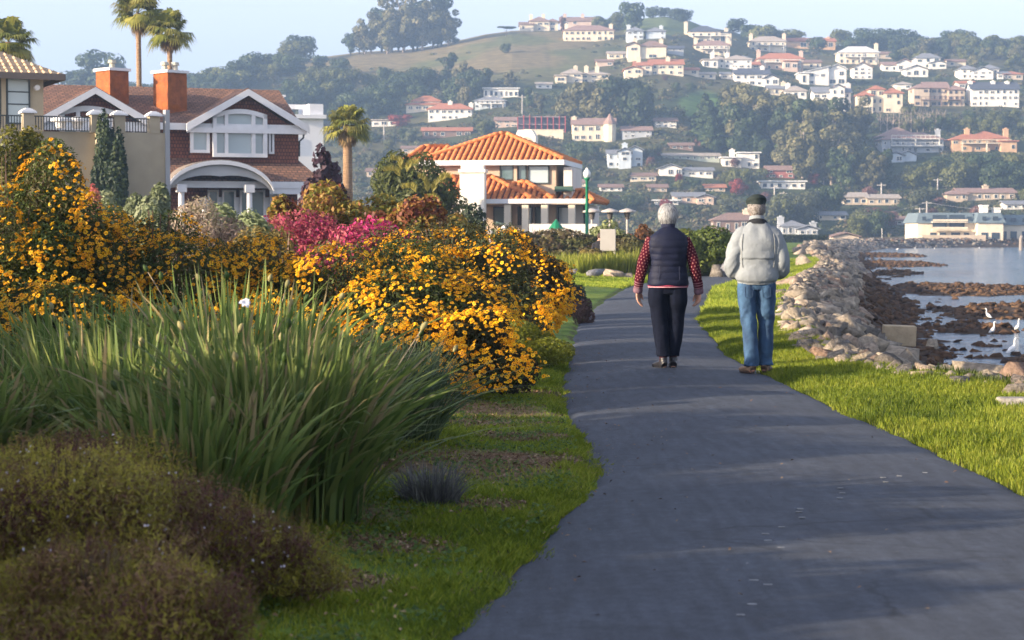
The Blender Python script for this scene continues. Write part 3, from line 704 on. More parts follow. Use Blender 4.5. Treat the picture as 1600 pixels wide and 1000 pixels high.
def trunk_mesh(shape, seed, m):
    g = random.Random(seed); mb = MB()
    top = {'round': .55, 'tall': .85, 'cone': .9, 'umbrella': .8, 'bare': .95}[shape]
    x = y = 0; pts = []; rad = []
    for i in range(7):
        t = i/6; pts.append((x, y, t*top - .02)); rad.append(.022*(1-.75*t)+.004); x += g.uniform(-.02,.02); y += g.uniform(-.02,.02)
    mb.tube(pts, rad, 6)
    for i in range(14 if shape == 'bare' else 6):
        k = g.randrange(2, 6); p = pts[k]; a = g.random()*6.28; l = {'round': .26, 'tall': .2, 'cone': .08, 'umbrella': .35, 'bare': .3}[shape]*g.uniform(.6,1.1)
        q = (p[0]+l*.5*math.cos(a), p[1]+l*.5*math.sin(a), p[2]+l*.35); r_ = (p[0]+l*.75*math.cos(a), p[1]+l*.75*math.sin(a), p[2]+l)
        mb.tube([p, q, r_], [rad[k]*.7, rad[k]*.45, .003], 5)
    return mb.build('trunk', m, link_it=False, smooth=True)
_tm = {}
def tree_mesh(kind, shape, v):
    k = (kind, shape, v)
    if k not in _tm:
        sd = v*13 + sum(map(ord, kind+shape))
        _tm[k] = (crown_mesh(kind, shape, sd, *( (1900, .30) if shape == 'tall' else (1500, .40))), trunk_mesh(shape, sd, BARKP if kind in ('euc', 'pale') else BARK))
    return _tm[k]
HOUSE_LABS += [('first brick chimney', (180,228,108,165)), ('second brick chimney', (252,300,112,185)), ('shingled house gable', (330,450,143,190)), ('shaggy stocky palm', (510,575,155,265)), ('crest eucalyptus clump', (540,710,0,85)), ('tiled house roof ridge', (700,800,205,250)), ('apartment block', (1432,1600,330,377)), ('green lamp post', (905,930,262,350)), ("white-haired woman's head", (1019,1051,325,358)), ("man's flat cap", (1165,1200,308,330)), ('white house roof deck', (440,510,150,190)), ('rear pale chimney of the tiled house', (803,838,195,225)), ('bare grass slope', (760,860,80,120)), ('lone round tree on the grass slope', (780,800,65,84)), ('building frame with red posts', (810,882,182,207)), ('row of bare trees', (1375,1475,170,200)), ('far shore mud', (1240,1430,380,390)), ('bright green meadow patch', (1065,1130,145,180))]
TREES = []
def place_tree(p, hgt, wd, kind, shape, label, group=None, cat='tree', name=None, trunkonly=False):
    nm = name or {'round': {'dark': 'oak_tree', 'oak': 'bay_tree', 'euc': 'bay_tree', 'pale': 'willow_tree'}.get(kind, 'autumn_tree'), 'tall': 'eucalyptus_tree', 'cone': 'conifer_tree', 'umbrella': 'umbrella_pine', 'bare': 'bare_tree'}[shape]
    root = empty(nm, p, random.random()*6.28, label, cat, group)
    if shape == 'bare':
        o = link('trunk', _bare(random.randrange(3)), root); o.scale = (wd, wd, hgt); return root
    c, t = tree_mesh(kind, shape, random.randrange(3))
    for nme, me in (('crown', c), ('trunk', t)):
        o = link(nme, me, root); o.scale = (wd, wd, hgt)
    return root
_bm = {}
def _bare(i):
    if i not in _bm: _bm[i] = trunk_mesh('bare', i, BARKP)
    return _bm[i]
def zone(n, x0, x1, y0, y1, h0, h1, kinds, shape, label, group, aspect=1.0, edge=None, overlap=3):
    """scatter n trees whose feet fall in this part of the hillside"""
    k = 0; tries = 0
    while k < n and tries < n*14:
        tries += 1
        px = random.uniform(x0, x1); py = random.uniform(y0, y1)
        if edge: py = edge(px) + random.uniform(*edge_r)
        p = hit(px, py, 440)
        if p is None: continue
        h = random.uniform(h0, h1); w = h*aspect*random.uniform(.85, 1.15)
        bad = False
        for (a, b, t, bb, Y) in HOUSE_RECTS:
            if p.y < Y + 4 and px + w*.36 > a and px - w*.36 < b and py > t and py - h < bb - overlap: bad = True; break
            if abs(p.y - Y) < 9 and a-4 < px < b+4 and p.y >= Y: bad = True; break
        if bad: continue
        s = p.y/F; k += 1
        kd = random.choice(kinds); place_tree(p, h*s, w*s, kd, shape, near_label(px, py if 'py' in dir() else interp(RIDGE, px)+5, h, label, kd, shape), group)
ROUGH = []
def near_label(px, py, h, base, kind, shape):
    best = None
    for lab, (a, b, t, bb) in HOUSE_LABS:
        cx, cyy = (a+b)/2, (t+bb)/2; d = math.hypot(px-cx, (py-h/2-cyy)*1.3)
        if best is None or d < best[0]: best = (d, lab, cx, cyy, b-a)
    d, lab, cx, cyy, w = best; ddx, ddy = px-cx, py-h/2-cyy
    where = ('below' if ddy > 0 else 'above') if abs(ddy) > abs(ddx)*.8 else ('left of' if ddx < 0 else 'right of')
    col = {'dark': 'dark green', 'oak': 'mid green', 'euc': 'olive', 'pale': 'pale green', 'red': 'red', 'pink': 'pinkish', 'yellow': 'yellow-green'}[kind]
    sz = 'big' if h > 40 else ('medium' if h > 22 else 'small')
    far = 'just ' if d < 45 else ('' if d < 90 else 'well ')
    form = {'round': 'round', 'tall': 'tall ragged', 'cone': 'pointed', 'umbrella': 'flat-topped', 'bare': 'bare'}[shape]
    return '%s %s %s tree %s%s the %s' % (sz, form, col, far, where, lab)
def ridge_zone(n, x0, x1, h0, h1, kinds, shape, label, group, dy=(2, 9), aspect=1.0):
    for i in range(n):
        px = x0 + (x1-x0)*(i+random.uniform(.1,.9))/n
        p = None
        for d in range(0, 30, 2):
            p = hit(px, interp(RIDGE, px) + random.uniform(*dy) + d, 440)
            if p is not None: break
        if p is None: continue
        h = random.uniform(h0, h1); w = h*aspect*random.uniform(.9, 1.2)
        if any(a-2 < px < b+2 and abs(p.y-Y) < 14 for (a, b, t, bb, Y) in HOUSE_RECTS): continue
        s = p.y/F; kd = random.choice(kinds); place_tree(p, h*s, w*s, kd, shape, near_label(px, py if 'py' in dir() else interp(RIDGE, px)+5, h, label, kd, shape), group)
def one(px, py, h, w, kind, shape, label, **k):
    p = hit(px, py, 440) or hit(px, py+8, 440); s = p.y/F
    return place_tree(p, h*s, w*s, kind, shape, label, **k)
# the big clump on the bare crest
for i, (px, h) in enumerate(((548,30),(562,42),(580,56),(596,62),(612,74),(630,80),(646,70),(660,66),(676,64),(690,74),(700,50),(622,60),(652,60),(605,50),(570,34),(684,44))):
    one(px, interp(RIDGE, px)+random.uniform(1,5), h*1.12, h*1.15, 'euc' if i % 3 else 'dark', 'tall', ('tall' if h > 50 else 'shorter') + ' eucalyptus in the big clump on the bare hill crest', group='eucalyptus clump on the crest')
one(711, 68, 12, 15, 'dark', 'round', 'small dark tree right at the foot of the crest eucalyptus clump')
one(790, 84, 17, 17, 'dark', 'round', 'lone round dark tree on the open grassy slope')
one(791, 49, 16, 26, 'dark', 'umbrella', 'flat-topped pine at the left end of the crest villas')
one(162, 150, 76, 84, 'dark', 'round', 'broad rounded tree rising highest on the far left ridge')
one(122, 146, 40, 60, 'dark', 'round', 'lower spreading tree left of the broad rounded one on the left ridge')
one(988, 50, 50, 40, 'dark', 'round', 'tallest dark tree on the crest left of the green knoll')
one(966, 48, 30, 34, 'oak', 'round', 'bushy oak beside the tallest dark crest tree')
one(1146, 44, 26, 36, 'dark', 'round', 'round dark tree behind the highest orange house')
one(880, 44, 26, 14, 'pink', 'tall', 'thin reddish tree beside the rosy brown crest house')
ridge_zone(8, 925, 985, 16, 24, ['dark','oak'], 'round', 'dark oak crowded behind the crest houses left of the knoll', 'oaks left of the knoll')
ridge_zone(8, 1010, 1075, 12, 22, ['dark'], 'round', 'dark tree along the top edge of the green knoll', 'trees on the knoll', dy=(-1, 3))
ridge_zone(26, 300, 476, 26, 46, ['dark','dark','oak'], 'round', 'dark oak along the left end of the ridge above the shingled house', 'oaks on the left ridge', dy=(3, 26), aspect=1.15)
ridge_zone(8, 190, 300, 22, 34, ['dark'], 'round', 'hazy tree on the ridge behind the shingled chimneys', 'trees behind the chimneys', dy=(2, 20), aspect=1.3)
zone(50, 400, 770, 138, 205, 26, 46, ['dark','dark','oak','dark'], 'round', 'dark tree in the wooded belt under the open grass slope', 'wooded belt under the grass slope')
zone(6, 470, 560, 110, 140, 18, 34, ['dark'], 'round', 'dark tree standing alone at the upper edge of the wooded belt', 'trees at the belt edge')
zone(8, 690, 880, 128, 178, 30, 50, ['dark','euc'], 'tall', 'ragged tall tree in the wood left of the three-chimney villa', 'tall trees left of the three-chimney villa')
ridge_zone(46, 1165, 1610, 20, 34, ['dark','oak','dark'], 'round', 'dark tree of the wood lining the right-hand ridge', 'wood on the right ridge', dy=(0, 10), aspect=1.2)
zone(34, 1370, 1605, 80, 112, 18, 28, ['dark','oak','euc'], 'round', 'rounded tree in the second row below the right ridge', 'second row below the right ridge')
zone(44, 950, 1600, 75, 185, 9, 17, ['dark','oak','pale','oak'], 'round', 'small garden tree between the houses high on the hill', 'garden trees between the high houses')
zone(8, 950, 1500, 70, 180, 8, 13, ['red','pink','yellow'], 'round', 'small autumn-coloured tree in a garden high on the hill', 'autumn garden trees high up')
for px, py, h, w in ((893,196,64,66),(915,198,76,70),(938,200,82,76),(962,200,84,74),(985,201,86,66),(1002,200,70,50),(905,200,50,54),(948,203,60,60)):
    one(px, py, h, w, 'euc' if px < 955 else 'dark', 'round', 'huge dark tree of the dense dome-shaped group above the turret house', group='dome-shaped tree group')
zone(38, 1140, 1385, 190, 300, 60, 96, ['euc','euc','dark'], 'tall', 'tall eucalyptus in the big grove climbing the middle of the hill', 'eucalyptus grove', aspect=.95, overlap=30)
zone(9, 1050, 1145, 205, 240, 46, 62, ['dark'], 'cone', 'dark conifer in the group left of the eucalyptus grove', 'conifers beside the grove', aspect=1.5, overlap=12)
zone(26, 1385, 1600, 186, 210, 18, 28, ['dark','oak'], 'round', 'dense green tree in the belt between the tan mansion and the terraces', 'belt above the terraces')
zone(34, 1330, 1600, 255, 300, 32, 52, ['dark','oak','dark'], 'round', 'dark tree in the belt below the terraced house', 'belt below the terraces')
zone(30, 580, 900, 205, 300, 18, 34, ['dark','oak','pale'], 'round', 'tree on the low slope behind the tiled house', 'trees behind the tiled house')
zone(56, 890, 1200, 225, 345, 16, 34, ['dark','oak','pale','oak'], 'round', 'tree among the low houses behind the woman', 'trees behind the woman')
zone(7, 930, 1250, 215, 330, 14, 26, ['yellow','pink'], 'round', 'yellowing tree among the low houses behind the couple', 'yellowing trees low on the hill')
zone(20, 1190, 1440, 335, 372, 30, 50, ['oak','pale','dark'], 'round', 'bushy tree on the flat land along the far shore', 'trees along the far shore')
zone(7, 1250, 1430, 350, 374, 24, 48, ['pink'], 'round', 'pinkish bare-twigged tree beside the far shore', 'pinkish shore trees')
zone(18, 1440, 1620, 315, 345, 14, 26, ['oak','pale','pink'], 'round', 'small tree between the mauve-roofed house and the apartments', 'trees above the apartments')
for px, py, h, w, kd, lab in ((1152,306,30,30,'red','bright red tree below the white modern box house'),(1060,286,16,16,'red','small crimson tree left of the long ranch house'),(625,198,20,34,'red','spreading dark red tree beside the low white garden house'),(1358,312,24,24,'pink','pink leafless tree in front of the tan bungalow'),(1272,290,20,20,'red','dull red tree at the foot of the pale eucalyptus trunk'),(1040,332,24,18,'red','red shrubby tree right of the woman\'s head'),(1148,262,16,18,'pink','rosy little tree beside the box house chimney')):
    one(px, py, h, w, kd, 'round', lab)
one(1252, 290, 100, 90, 'euc', 'tall', 'leaning eucalyptus with pale forked trunk beside the long white flat house')
for i in range(11):
    one(1376+i*9.6, 207, 34, 34, 'pale', 'bare', 'bare pale-trunked tree in the row above the terraced house', group='row of bare trees')

# brush and undergrowth covering the hillside: nobody could count it
def hillside_scrub():
    g = np.random.default_rng(11); Vs = []; Rs = []; Cs = []
    n = 0
    for it in range(9000):
        if n > 3600: break
        px = g.uniform(-150, 1750); py = g.uniform(45, 372) if g.random() < .8 else g.uniform(150, 372)
        if 480 < px < 950 and py < 125 + (g.random()-.5)*20 and g.random() < .93: continue
        if (px-1098)**2/42**2 + (py-163)**2/22**2 < 1: continue
        if px < 480 and py > 240: continue
        if (px-1035)**2/75**2 + (py-42)**2/16**2 < 1: continue
        if py < interp(RIDGE, px)+2: continue
        dx, dz = pix_dir(px, py); yy = _ys[_ys > 455][::3]; h = height(dx*yy, yy); kk = np.nonzero(CAMZ + dz*yy <= h)[0]
        if not len(kk): continue
        Y = yy[kk[0]]; z = h[kk[0]]
        if any(abs(Y-Yh) < 9 and a-3 < px < b+3 for (a, b, t, bb, Yh) in HOUSE_RECTS): continue
        if any(a < px < b and t+4 < py < bb+3 and Y < Yh+4 for (a, b, t, bb, Yh) in HOUSE_RECTS): continue
        n += 1
        r = g.uniform(1.0, 2.6) if py > 120 else g.uniform(.8, 2.0); m = 46
        d = g.normal(size=(m, 3)); d[:, 2] = np.abs(d[:, 2]); d /= np.linalg.norm(d, axis=1, keepdims=True)
        P = np.array([dx*Y, Y, z-.3]) + d*np.array([r*1.3, r*1.1, r])*(.7+.3*g.random((m, 1)))
        V, Fq, rv = leaves(P, d + g.normal(size=d.shape)*.25, g.uniform(.3,.55, m), np.clip(g.random()*.8 + g.normal(size=m)*.12, 0, 1), .7, g=g)
        Vs.append(V); Rs.append(rv)
    V = np.concatenate(Vs); Rv = np.concatenate(Rs)
    m = leaf_mat('scrub', [(.035,.055,.022),(.07,.085,.032),(.12,.115,.05),(.13,.095,.06),(.055,.08,.03)], .2)
    o = link('hillside_scrub', np_mesh('hillside_scrub', V, [np.arange(len(V)).reshape(-1, 4)], [m], attrs={'rnd': Rv})); tag(o, kind='stuff')
hillside_scrub()

# utility poles on the lower slope
def poles():
    for px, py, h, lab in ((816,183,34,'tall white utility pole with crossarm in the trees above the tiled house'),(1210,322,32,'thin pole right of the man\'s cap'),(1225,322,22,'shorter thin pole right beside the first one above the man'),(1377,318,32,'utility pole with a lamp head in front of the tan bungalow'),(1448,345,30,'utility pole carrying wires above the apartments'),(1437,345,20,'short pole left of the wire-carrying pole'),(1465,305,26,'slanting old mast by the mauve-roofed house'),(600,224,30,'distant pole on the slope beside the bushy palm')):
        p = hit(px, py, 430); s = p.y/F; Hh = h*s
        e = empty('utility_pole', p, 0, lab, 'pole', 'utility poles on the far slope')
        mb = MB(); mb.tube([(0,0,-1),(0,0,Hh)], [.22,.16], 8); mb.build('mast', cm('pole_wood', (.45,.42,.38)), e)
        mb = MB(); mb.box(-1.2, 1.2, -.1, .1, Hh*.88, Hh*.88+.2); mb.build('crossarm', cm('pole_wood', (.45,.42,.38)), e)
    a = at(1330, 336, 470); b = at(1448, 316, 475); c = at(1600, 326, 470)
    for q, r_ in ((a, b), (b, c)):
        pts = [q.lerp(r_, i/12) - Vector((0,0,math.sin(math.pi*i/12)*.8)) for i in range(13)]
        mb = MB(); mb.tube(pts, .035, 4); o = mb.build('power_line', cm('wire', (.35,.35,.35))); tag(o, 'thin power line sagging ' + ('left of' if q is a else 'right of') + ' the wire-carrying pole', 'wire')
poles()
# ================================================================ HOUSES BEHIND THE PATH
def poly_mesh(name, pts, thick, m, parent, down=True):
    mb = MB(); mb.extrude(pts, (0, 0, -thick if down else thick)); return mb.build(name, m, parent)
def tile_rows(mb, poly, along, r=.13, sp=.36, mi=0):
    """half-round tile courses over a convex roof plane; 'along' is the up-slope direction"""
    P = [Vector(p) for p in poly]; n = (P[1]-P[0]).cross(P[2]-P[0]).normalized()
    if n.z < 0: n = -n
    al = Vector(along); al = (al - n*al.dot(n)).normalized(); sd = al.cross(n).normalized()
    o = P[0]; Q = [((p-o).dot(sd), (p-o).dot(al)) for p in P]
    s0 = min(q[0] for q in Q); s1 = max(q[0] for q in Q); k = int((s1-s0)/sp)
    for i in range(k):
        s = s0 + (i+.5)*(s1-s0)/k; hits = []
        for a in range(len(Q)):
            q0, q1 = Q[a], Q[(a+1) % len(Q)]
            if (q0[0]-s)*(q1[0]-s) < 0: t = (s-q0[0])/(q1[0]-q0[0]); hits.append(q0[1]+t*(q1[1]-q0[1]))
        if len(hits) < 2: continue
        t0, t1 = min(hits), max(hits); pts = []; rad = []
        m = max(1, int((t1-t0)/.42))
        for j in range(m):
            a, b = t0+(t1-t0)*j/m, t0+(t1-t0)*(j+1)/m
            jit = random.uniform(-.008, .008)
            pts += [o+sd*(s+jit)+al*(a-.02)+n*.03, o+sd*(s+jit)+al*(b-.025)+n*.005]; rad += [r*1.08, r*.88]
        mb.tube(pts, rad, 8, mi)
class Loc:
    """local frame helper: px/py in the photo -> u, z on the facade plane"""
    def __init__(s, cx, Y, a):
        s.cx, s.Y, s.a = cx, Y, a; s.k = Y/F; s.c, s.s_ = math.cos(a), math.sin(a)
    def u(s, px, v=0): return ((px - s.cx)*s.k - v*s.s_*(-1 if s.a > 0 else -1) * (1 if s.a > 0 else 1)) / s.c if False else ((px - s.cx)*s.k + v*s.s_)/s.c
    def z(s, py): return CAMZ + (HOR - py)*s.k
SHING = None
def make_shingle():
    m, N, L, P = new_mat('wood_shingles'); tc = N.new('ShaderNodeTexCoord'); mp = N.new('ShaderNodeMapping'); mp.inputs['Rotation'].default_value = (R(90), 0, 0)
    L.new(tc.outputs['Object'], mp.inputs[0]); b = N.new('ShaderNodeTexBrick'); b.inputs['Scale'].default_value = 1; b.inputs['Brick Width'].default_value = .16; b.inputs['Row Height'].default_value = .19
    b.inputs['Color1'].default_value = (.26,.085,.045,1); b.inputs['Color2'].default_value = (.17,.055,.03,1); b.inputs['Mortar'].default_value = (.07,.022,.014,1); b.inputs['Mortar Size'].default_value = .02
    L.new(mp.outputs[0], b.inputs['Vector']); L.new(b.outputs[0], P.inputs['Base Color']); P.inputs['Roughness'].default_value = .85
    bp = N.new('ShaderNodeBump'); bp.inputs['Distance'].default_value = .03; L.new(b.outputs['Fac'], bp.inputs['Height']); bp.invert = True; L.new(bp.outputs[0], P.inputs['Normal'])
    return m
def roof_shingle():
    m, N, L, P = new_mat('roof_shingles'); tc = N.new('ShaderNodeTexCoord')
    b = N.new('ShaderNodeTexBrick'); b.inputs['Scale'].default_value = 1; b.inputs['Brick Width'].default_value = .3; b.inputs['Row Height'].default_value = .22
    b.inputs['Color1'].default_value = (.30,.15,.09,1); b.inputs['Color2'].default_value = (.17,.09,.06,1); b.inputs['Mortar'].default_value = (.09,.05,.04,1); b.inputs['Mortar Size'].default_value = .03
    L.new(tc.outputs['Object'], b.inputs['Vector']); L.new(b.outputs[0], P.inputs['Base Color']); P.inputs['Roughness'].default_value = .9
    bp = N.new('ShaderNodeBump'); bp.inputs['Distance'].default_value = .04; L.new(b.outputs['Fac'], bp.inputs['Height']); bp.invert = True; L.new(bp.outputs[0], P.inputs['Normal'])
    return m
WHITE = mat('white_trim', (.74,.74,.74), .5, .04, 3)
GLASS = None
def near_glass(col, name):
    m, N, L, P = new_mat(name); P.inputs['Base Color'].default_value = c4(col); P.inputs['Roughness'].default_value = .08; P.inputs['Specular IOR Level'].default_value = .9; return m
G_BLIND = near_glass((.40,.48,.50), 'window_with_blind'); G_DARKW = near_glass((.05,.06,.07), 'dark_window_glass')
G_TEAL = near_glass((.10,.16,.17), 'teal_window_glass')
def framed(parent, u0, u1, z0, z1, v, glass, fr=.12, mull=(), trans=(), d=.14, fm=None, arch=0):
    """window on a wall plane v (front = -v): returns the frame with its pane as sub-part"""
    fm = fm or WHITE; mb = MB()
    mb.box(u0, u0+fr, v-d, v, z0, z1); mb.box(u1-fr, u1, v-d, v, z0, z1)
    mb.box(u0+fr, u1-fr, v-d, v, z0, z0+fr)
    if arch:
        n = 10; top = [(u0 + (u1-u0)*i/n, z1 + arch*math.sin(math.pi*i/n)) for i in range(n+1)]
        for i in range(n):
            a, b = top[i], top[i+1]
            mb.extrude([(a[0], v-d, a[1]-fr*1.2), (b[0], v-d, b[1]-fr*1.2), (b[0], v-d, b[1]), (a[0], v-d, a[1])], (0, d, 0))
    else: mb.box(u0+fr, u1-fr, v-d, v, z1-fr, z1)
    for x in mull: mb.box(x-fr*.45, x+fr*.45, v-d+.02, v, z0+fr, z1-fr*(not arch))
    for z in trans: mb.box(u0+fr, u1-fr, v-d+.03, v-.01, z-fr*.4, z+fr*.4)
    f = mb.build('window', fm, parent)
    mb = MB(); pts = [(u0+fr*.5, v-.05, z0+fr*.5), (u1-fr*.5, v-.05, z0+fr*.5), (u1-fr*.5, v-.05, z1-fr*.3)]
    if arch: pts += [(u0 + (u1-u0)*i/8, v-.05, z1 - fr*.5 + arch*math.sin(math.pi*i/8)) for i in range(7, 0, -1)]
    pts += [(u0+fr*.5, v-.05, z1-fr*.3)]
    mb.extrude(pts, (0, .04, 0)); mb.build('pane', glass, f)
    return f
def chimney(parent, u, v, w, d, z0, z1, m, cap, pots=1, rz=0):
    M = Matrix.Translation((u, v, 0)) @ Matrix.Rotation(rz, 4, 'Z')
    mb = MB(); mb.box(-w/2, w/2, -d/2, d/2, z0, z1, 0, M); c = mb.build('chimney', m, parent)
    mb = MB(); mb.box(-w/2-.1, w/2+.1, -d/2-.1, d/2+.1, z1, z1+.14, 0, M); mb.build('chimney_cap', cap, c)
    for i in range(pots):
        mb = MB(); x = u + (i-(pots-1)/2)*.55; mb.tube([(x, v, z1+.14), (x, v, z1+.42)], [.16, .14], 10); mb.tube([(x, v, z1+.44), (x, v, z1+.6)], [.24, .2], 10)
        mb.build('chimney_pot', cm('clay_pot', (.45,.42,.34)), c)
    return c

def shingled_house():
    a = R(20); Y0 = 105; l = Loc(392, Y0, a)
    root = empty('shingled_house', (at(383, 365, Y0).x, Y0, 0), a, 'brown shingled two-storey house with white gables, two brick chimneys and an arched entrance', 'house')
    sh = make_shingle(); rs = roof_shingle(); u = l.u; z = l.z
    brick = mat('orange_brick', (.29,.085,.022), .85, .3, 3, bump=.3, bscale=12)
    ze, za, zr = 7.1, 8.95, 9.35
    mb = MB(); mb.box(-11.5, 2.85, .02, 9.5, 0, ze); mb.build('wall', sh, root)
    # main roof, ridge left-right
    mb = MB(); mb.extrude([(-12.4,-.5,ze-.2),(-12.4,4.8,zr-.2),(-12.4,10,ze-.2),(-12.4,10,ze),(-12.4,4.8,zr),(-12.4,-.5,ze)], (15.4,0,0)); roof = mb.build('roof', rs, root)
    mb = MB(); mb.box(-12.5, 3.1, -.66, -.5, ze-.32, ze+.03); mb.build('fascia', WHITE, roof)
    def gable(uc, hw, zap, vf, wall=True):
        v1 = 4.8
        mb = MB(); mb.extrude([(uc-hw,vf,ze-.16),(uc,vf,zap-.16),(uc+hw,vf,ze-.16),(uc+hw,vf,ze+.06),(uc,vf,zap+.06),(uc-hw,vf,ze+.06)], (0,v1-vf,0)); mb.build('gable_roof', rs, root)
        mb = MB()
        for s in (-1, 1):
            mb.extrude([(uc+s*hw*1.02,vf-.12,ze-.42),(uc,vf-.12,zap-.34),(uc,vf-.12,zap+.0),(uc+s*hw*1.02,vf-.12,ze+.0)], (0,.11,0))
        mb.build('rake_board', WHITE, root)
        mb = MB(); mb.extrude([(uc-hw+.3,vf+.5,ze-.35),(uc+hw-.3,vf+.5,ze-.35),(uc,vf+.5,zap-.3)], (0,.3,0)); mb.build('gable_wall', sh, root)
        mb = MB(); mb.box(uc-hw+.05, uc+hw-.05, vf+.1, vf+.5, ze-.45, ze-.2); mb.build('soffit_beam', WHITE, root)
    gable(0, 3.2, za, -.95); gable(-7.9, 3.0, za-.1, -.95)
    # projecting bays under the gables
    mb = MB(); mb.box(-2.95, 2.8, -.45, .02, 5.0, ze-.36); mb.build('bay_wall', sh, root)
    # large arched window
    f = framed(root, u(341), u(421), z(247), z(181), -.5, G_BLIND, .2, mull=(u(361), u(401)), trans=(z(201),), d=.3, arch=.28)
    framed(root, u(309), u(337), z(241), z(199), -.47, G_BLIND, .16, d=.2); framed(root, u(424), u(432), z(241), z(199), -.47, G_DARKW, .1, d=.2)
    framed(root, u(228), u(253), z(225), z(197), 0, G_DARKW, .12)
    f = framed(root, u(125), u(205), z(245), z(180), -.3, G_BLIND, .22, mull=(u(150), u(182)), trans=(z(192),), d=.3, arch=.25)
    mb = MB(); mb.box(u(205), u(211), -.5, 0, 1, z(188)); mb.build('corner_board', WHITE, root)
    # skirt roof over the ground floor
    zt, zb, vo = 5.35, 4.05, -2.3
    uL, uR = u(205), 2.85
    mb = MB(); mb.extrude([(uL, .0, zt), (uL, vo, zb), (uL, vo, zb-.18), (uL, 0, zb-.18)], (uR-uL, 0, 0)); sk = mb.build('skirt_roof', rs, root)
    mb = MB(); V = [(uR,0,zt),(uR,vo,zb),(uR+.9,vo,zb),(uR+.9,8,zb),(uR,8,zt),(uR,0,zb-.1),(uR,8,zb-.1)]
    mb.add(V, [(0,1,2),(0,2,3,4),(1,5,6,3,2)]); mb.build('skirt_hip', rs, sk)
    mb = MB(); mb.box(uL, uR+.95, vo-.14, vo, zb-.3, zb+.04); mb.build('skirt_fascia', WHITE, sk)
    # arched entrance: barrel vault with white trim
    ua0, ua1 = u(262), u(414); uc = (ua0+ua1)/2; hw = (ua1-ua0)/2; rise = 1.35; zb2 = 3.72
    n = 16; arc = [(uc - hw*math.cos(math.pi*i/n*.86+math.pi*.07)/math.cos(math.pi*.07), zb2 + rise*(math.sin(math.pi*i/n*.86+math.pi*.07)-math.sin(math.pi*.07))/(1-math.sin(math.pi*.07))) for i in range(n+1)]
    mb = MB(); mt = MB()
    for i in range(n):
        (x0, z0), (x1, z1) = arc[i], arc[i+1]
        mb.extrude([(x0,vo-.9,z0),(x1,vo-.9,z1),(x1,vo-.9,z1+.10),(x0,vo-.9,z0+.10)], (0, 2.6, 0))
        mt.extrude([(x0,vo-1.02,z0-.15),(x1,vo-1.02,z1-.15),(x1,vo-1.02,z1+.06),(x0,vo-1.02,z0+.06)], (0,.11,0))
    mb.build('arch_roof', cm('arch_metal', (.24,.20,.17)), root); ar = mt.build('arch_trim', WHITE, root)
    mt = MB()
    for i in range(n):
        (x0, z0), (x1, z1) = arc[i], arc[i+1]
        k0, k1 = (x0-uc)/hw, (x1-uc)/hw
        mt.extrude([(x0,vo-.8,z0-.75+.4*abs(k0)),(x1,vo-.8,z1-.75+.4*abs(k1)),(x1,vo-.8,z1-.16),(x0,vo-.8,z0-.16)], (0,.1,0))
    mt.build('arch_panel', cm('arch_white', (.48,.48,.47)), root)
    for px in (280, 377):
        mb = MB(); x = u(px, 0) + (-.9)*.0; mb.tube([(x+.1, vo-.75, 0), (x+.1, vo-.75, 3.5)], [.17, .15], 12); mb.box(x-.14, x+.34, vo-.98, vo-.52, 3.5, 3.9); mb.build('column', WHITE, root)
    for b0, b1 in ((uL, u(262)), (u(414), 3.0)): mb = MB(); mb.box(b0, b1, vo-.1, vo+.02, 3.45, 3.75); mb.build('porch_beam', WHITE, root)
    mb = MB(); mb.box(u(325), u(452), -1.0, 0, 0, 3.3); mb.build('entry_bay', WHITE, root)
    for x0, x1 in ((331,347),(352,372),(378,415),(422,436)):
        framed(root, u(x0), u(x1), .4, z(298), -1.01, G_TEAL, .09, fm=WHITE)
    chimney(root, -6.5, 2.6, 1.15, 1.35, 6.5, 9.95, brick, WHITE, 1, R(24))
    chimney(root, -3.6, 1.75, 1.2, 1.35, 6.0, 9.85, brick, WHITE, 2, R(24))
    mb = MB(); mb.tube([(3.3,.3,6.8),(3.2,.1,6.5),(2.95,-.05,6.3),(2.93,-.06,5.5)], .05, 6); mb.build('downpipe', cm('pipe_dark', (.06,.06,.06)), root)
shingled_house()

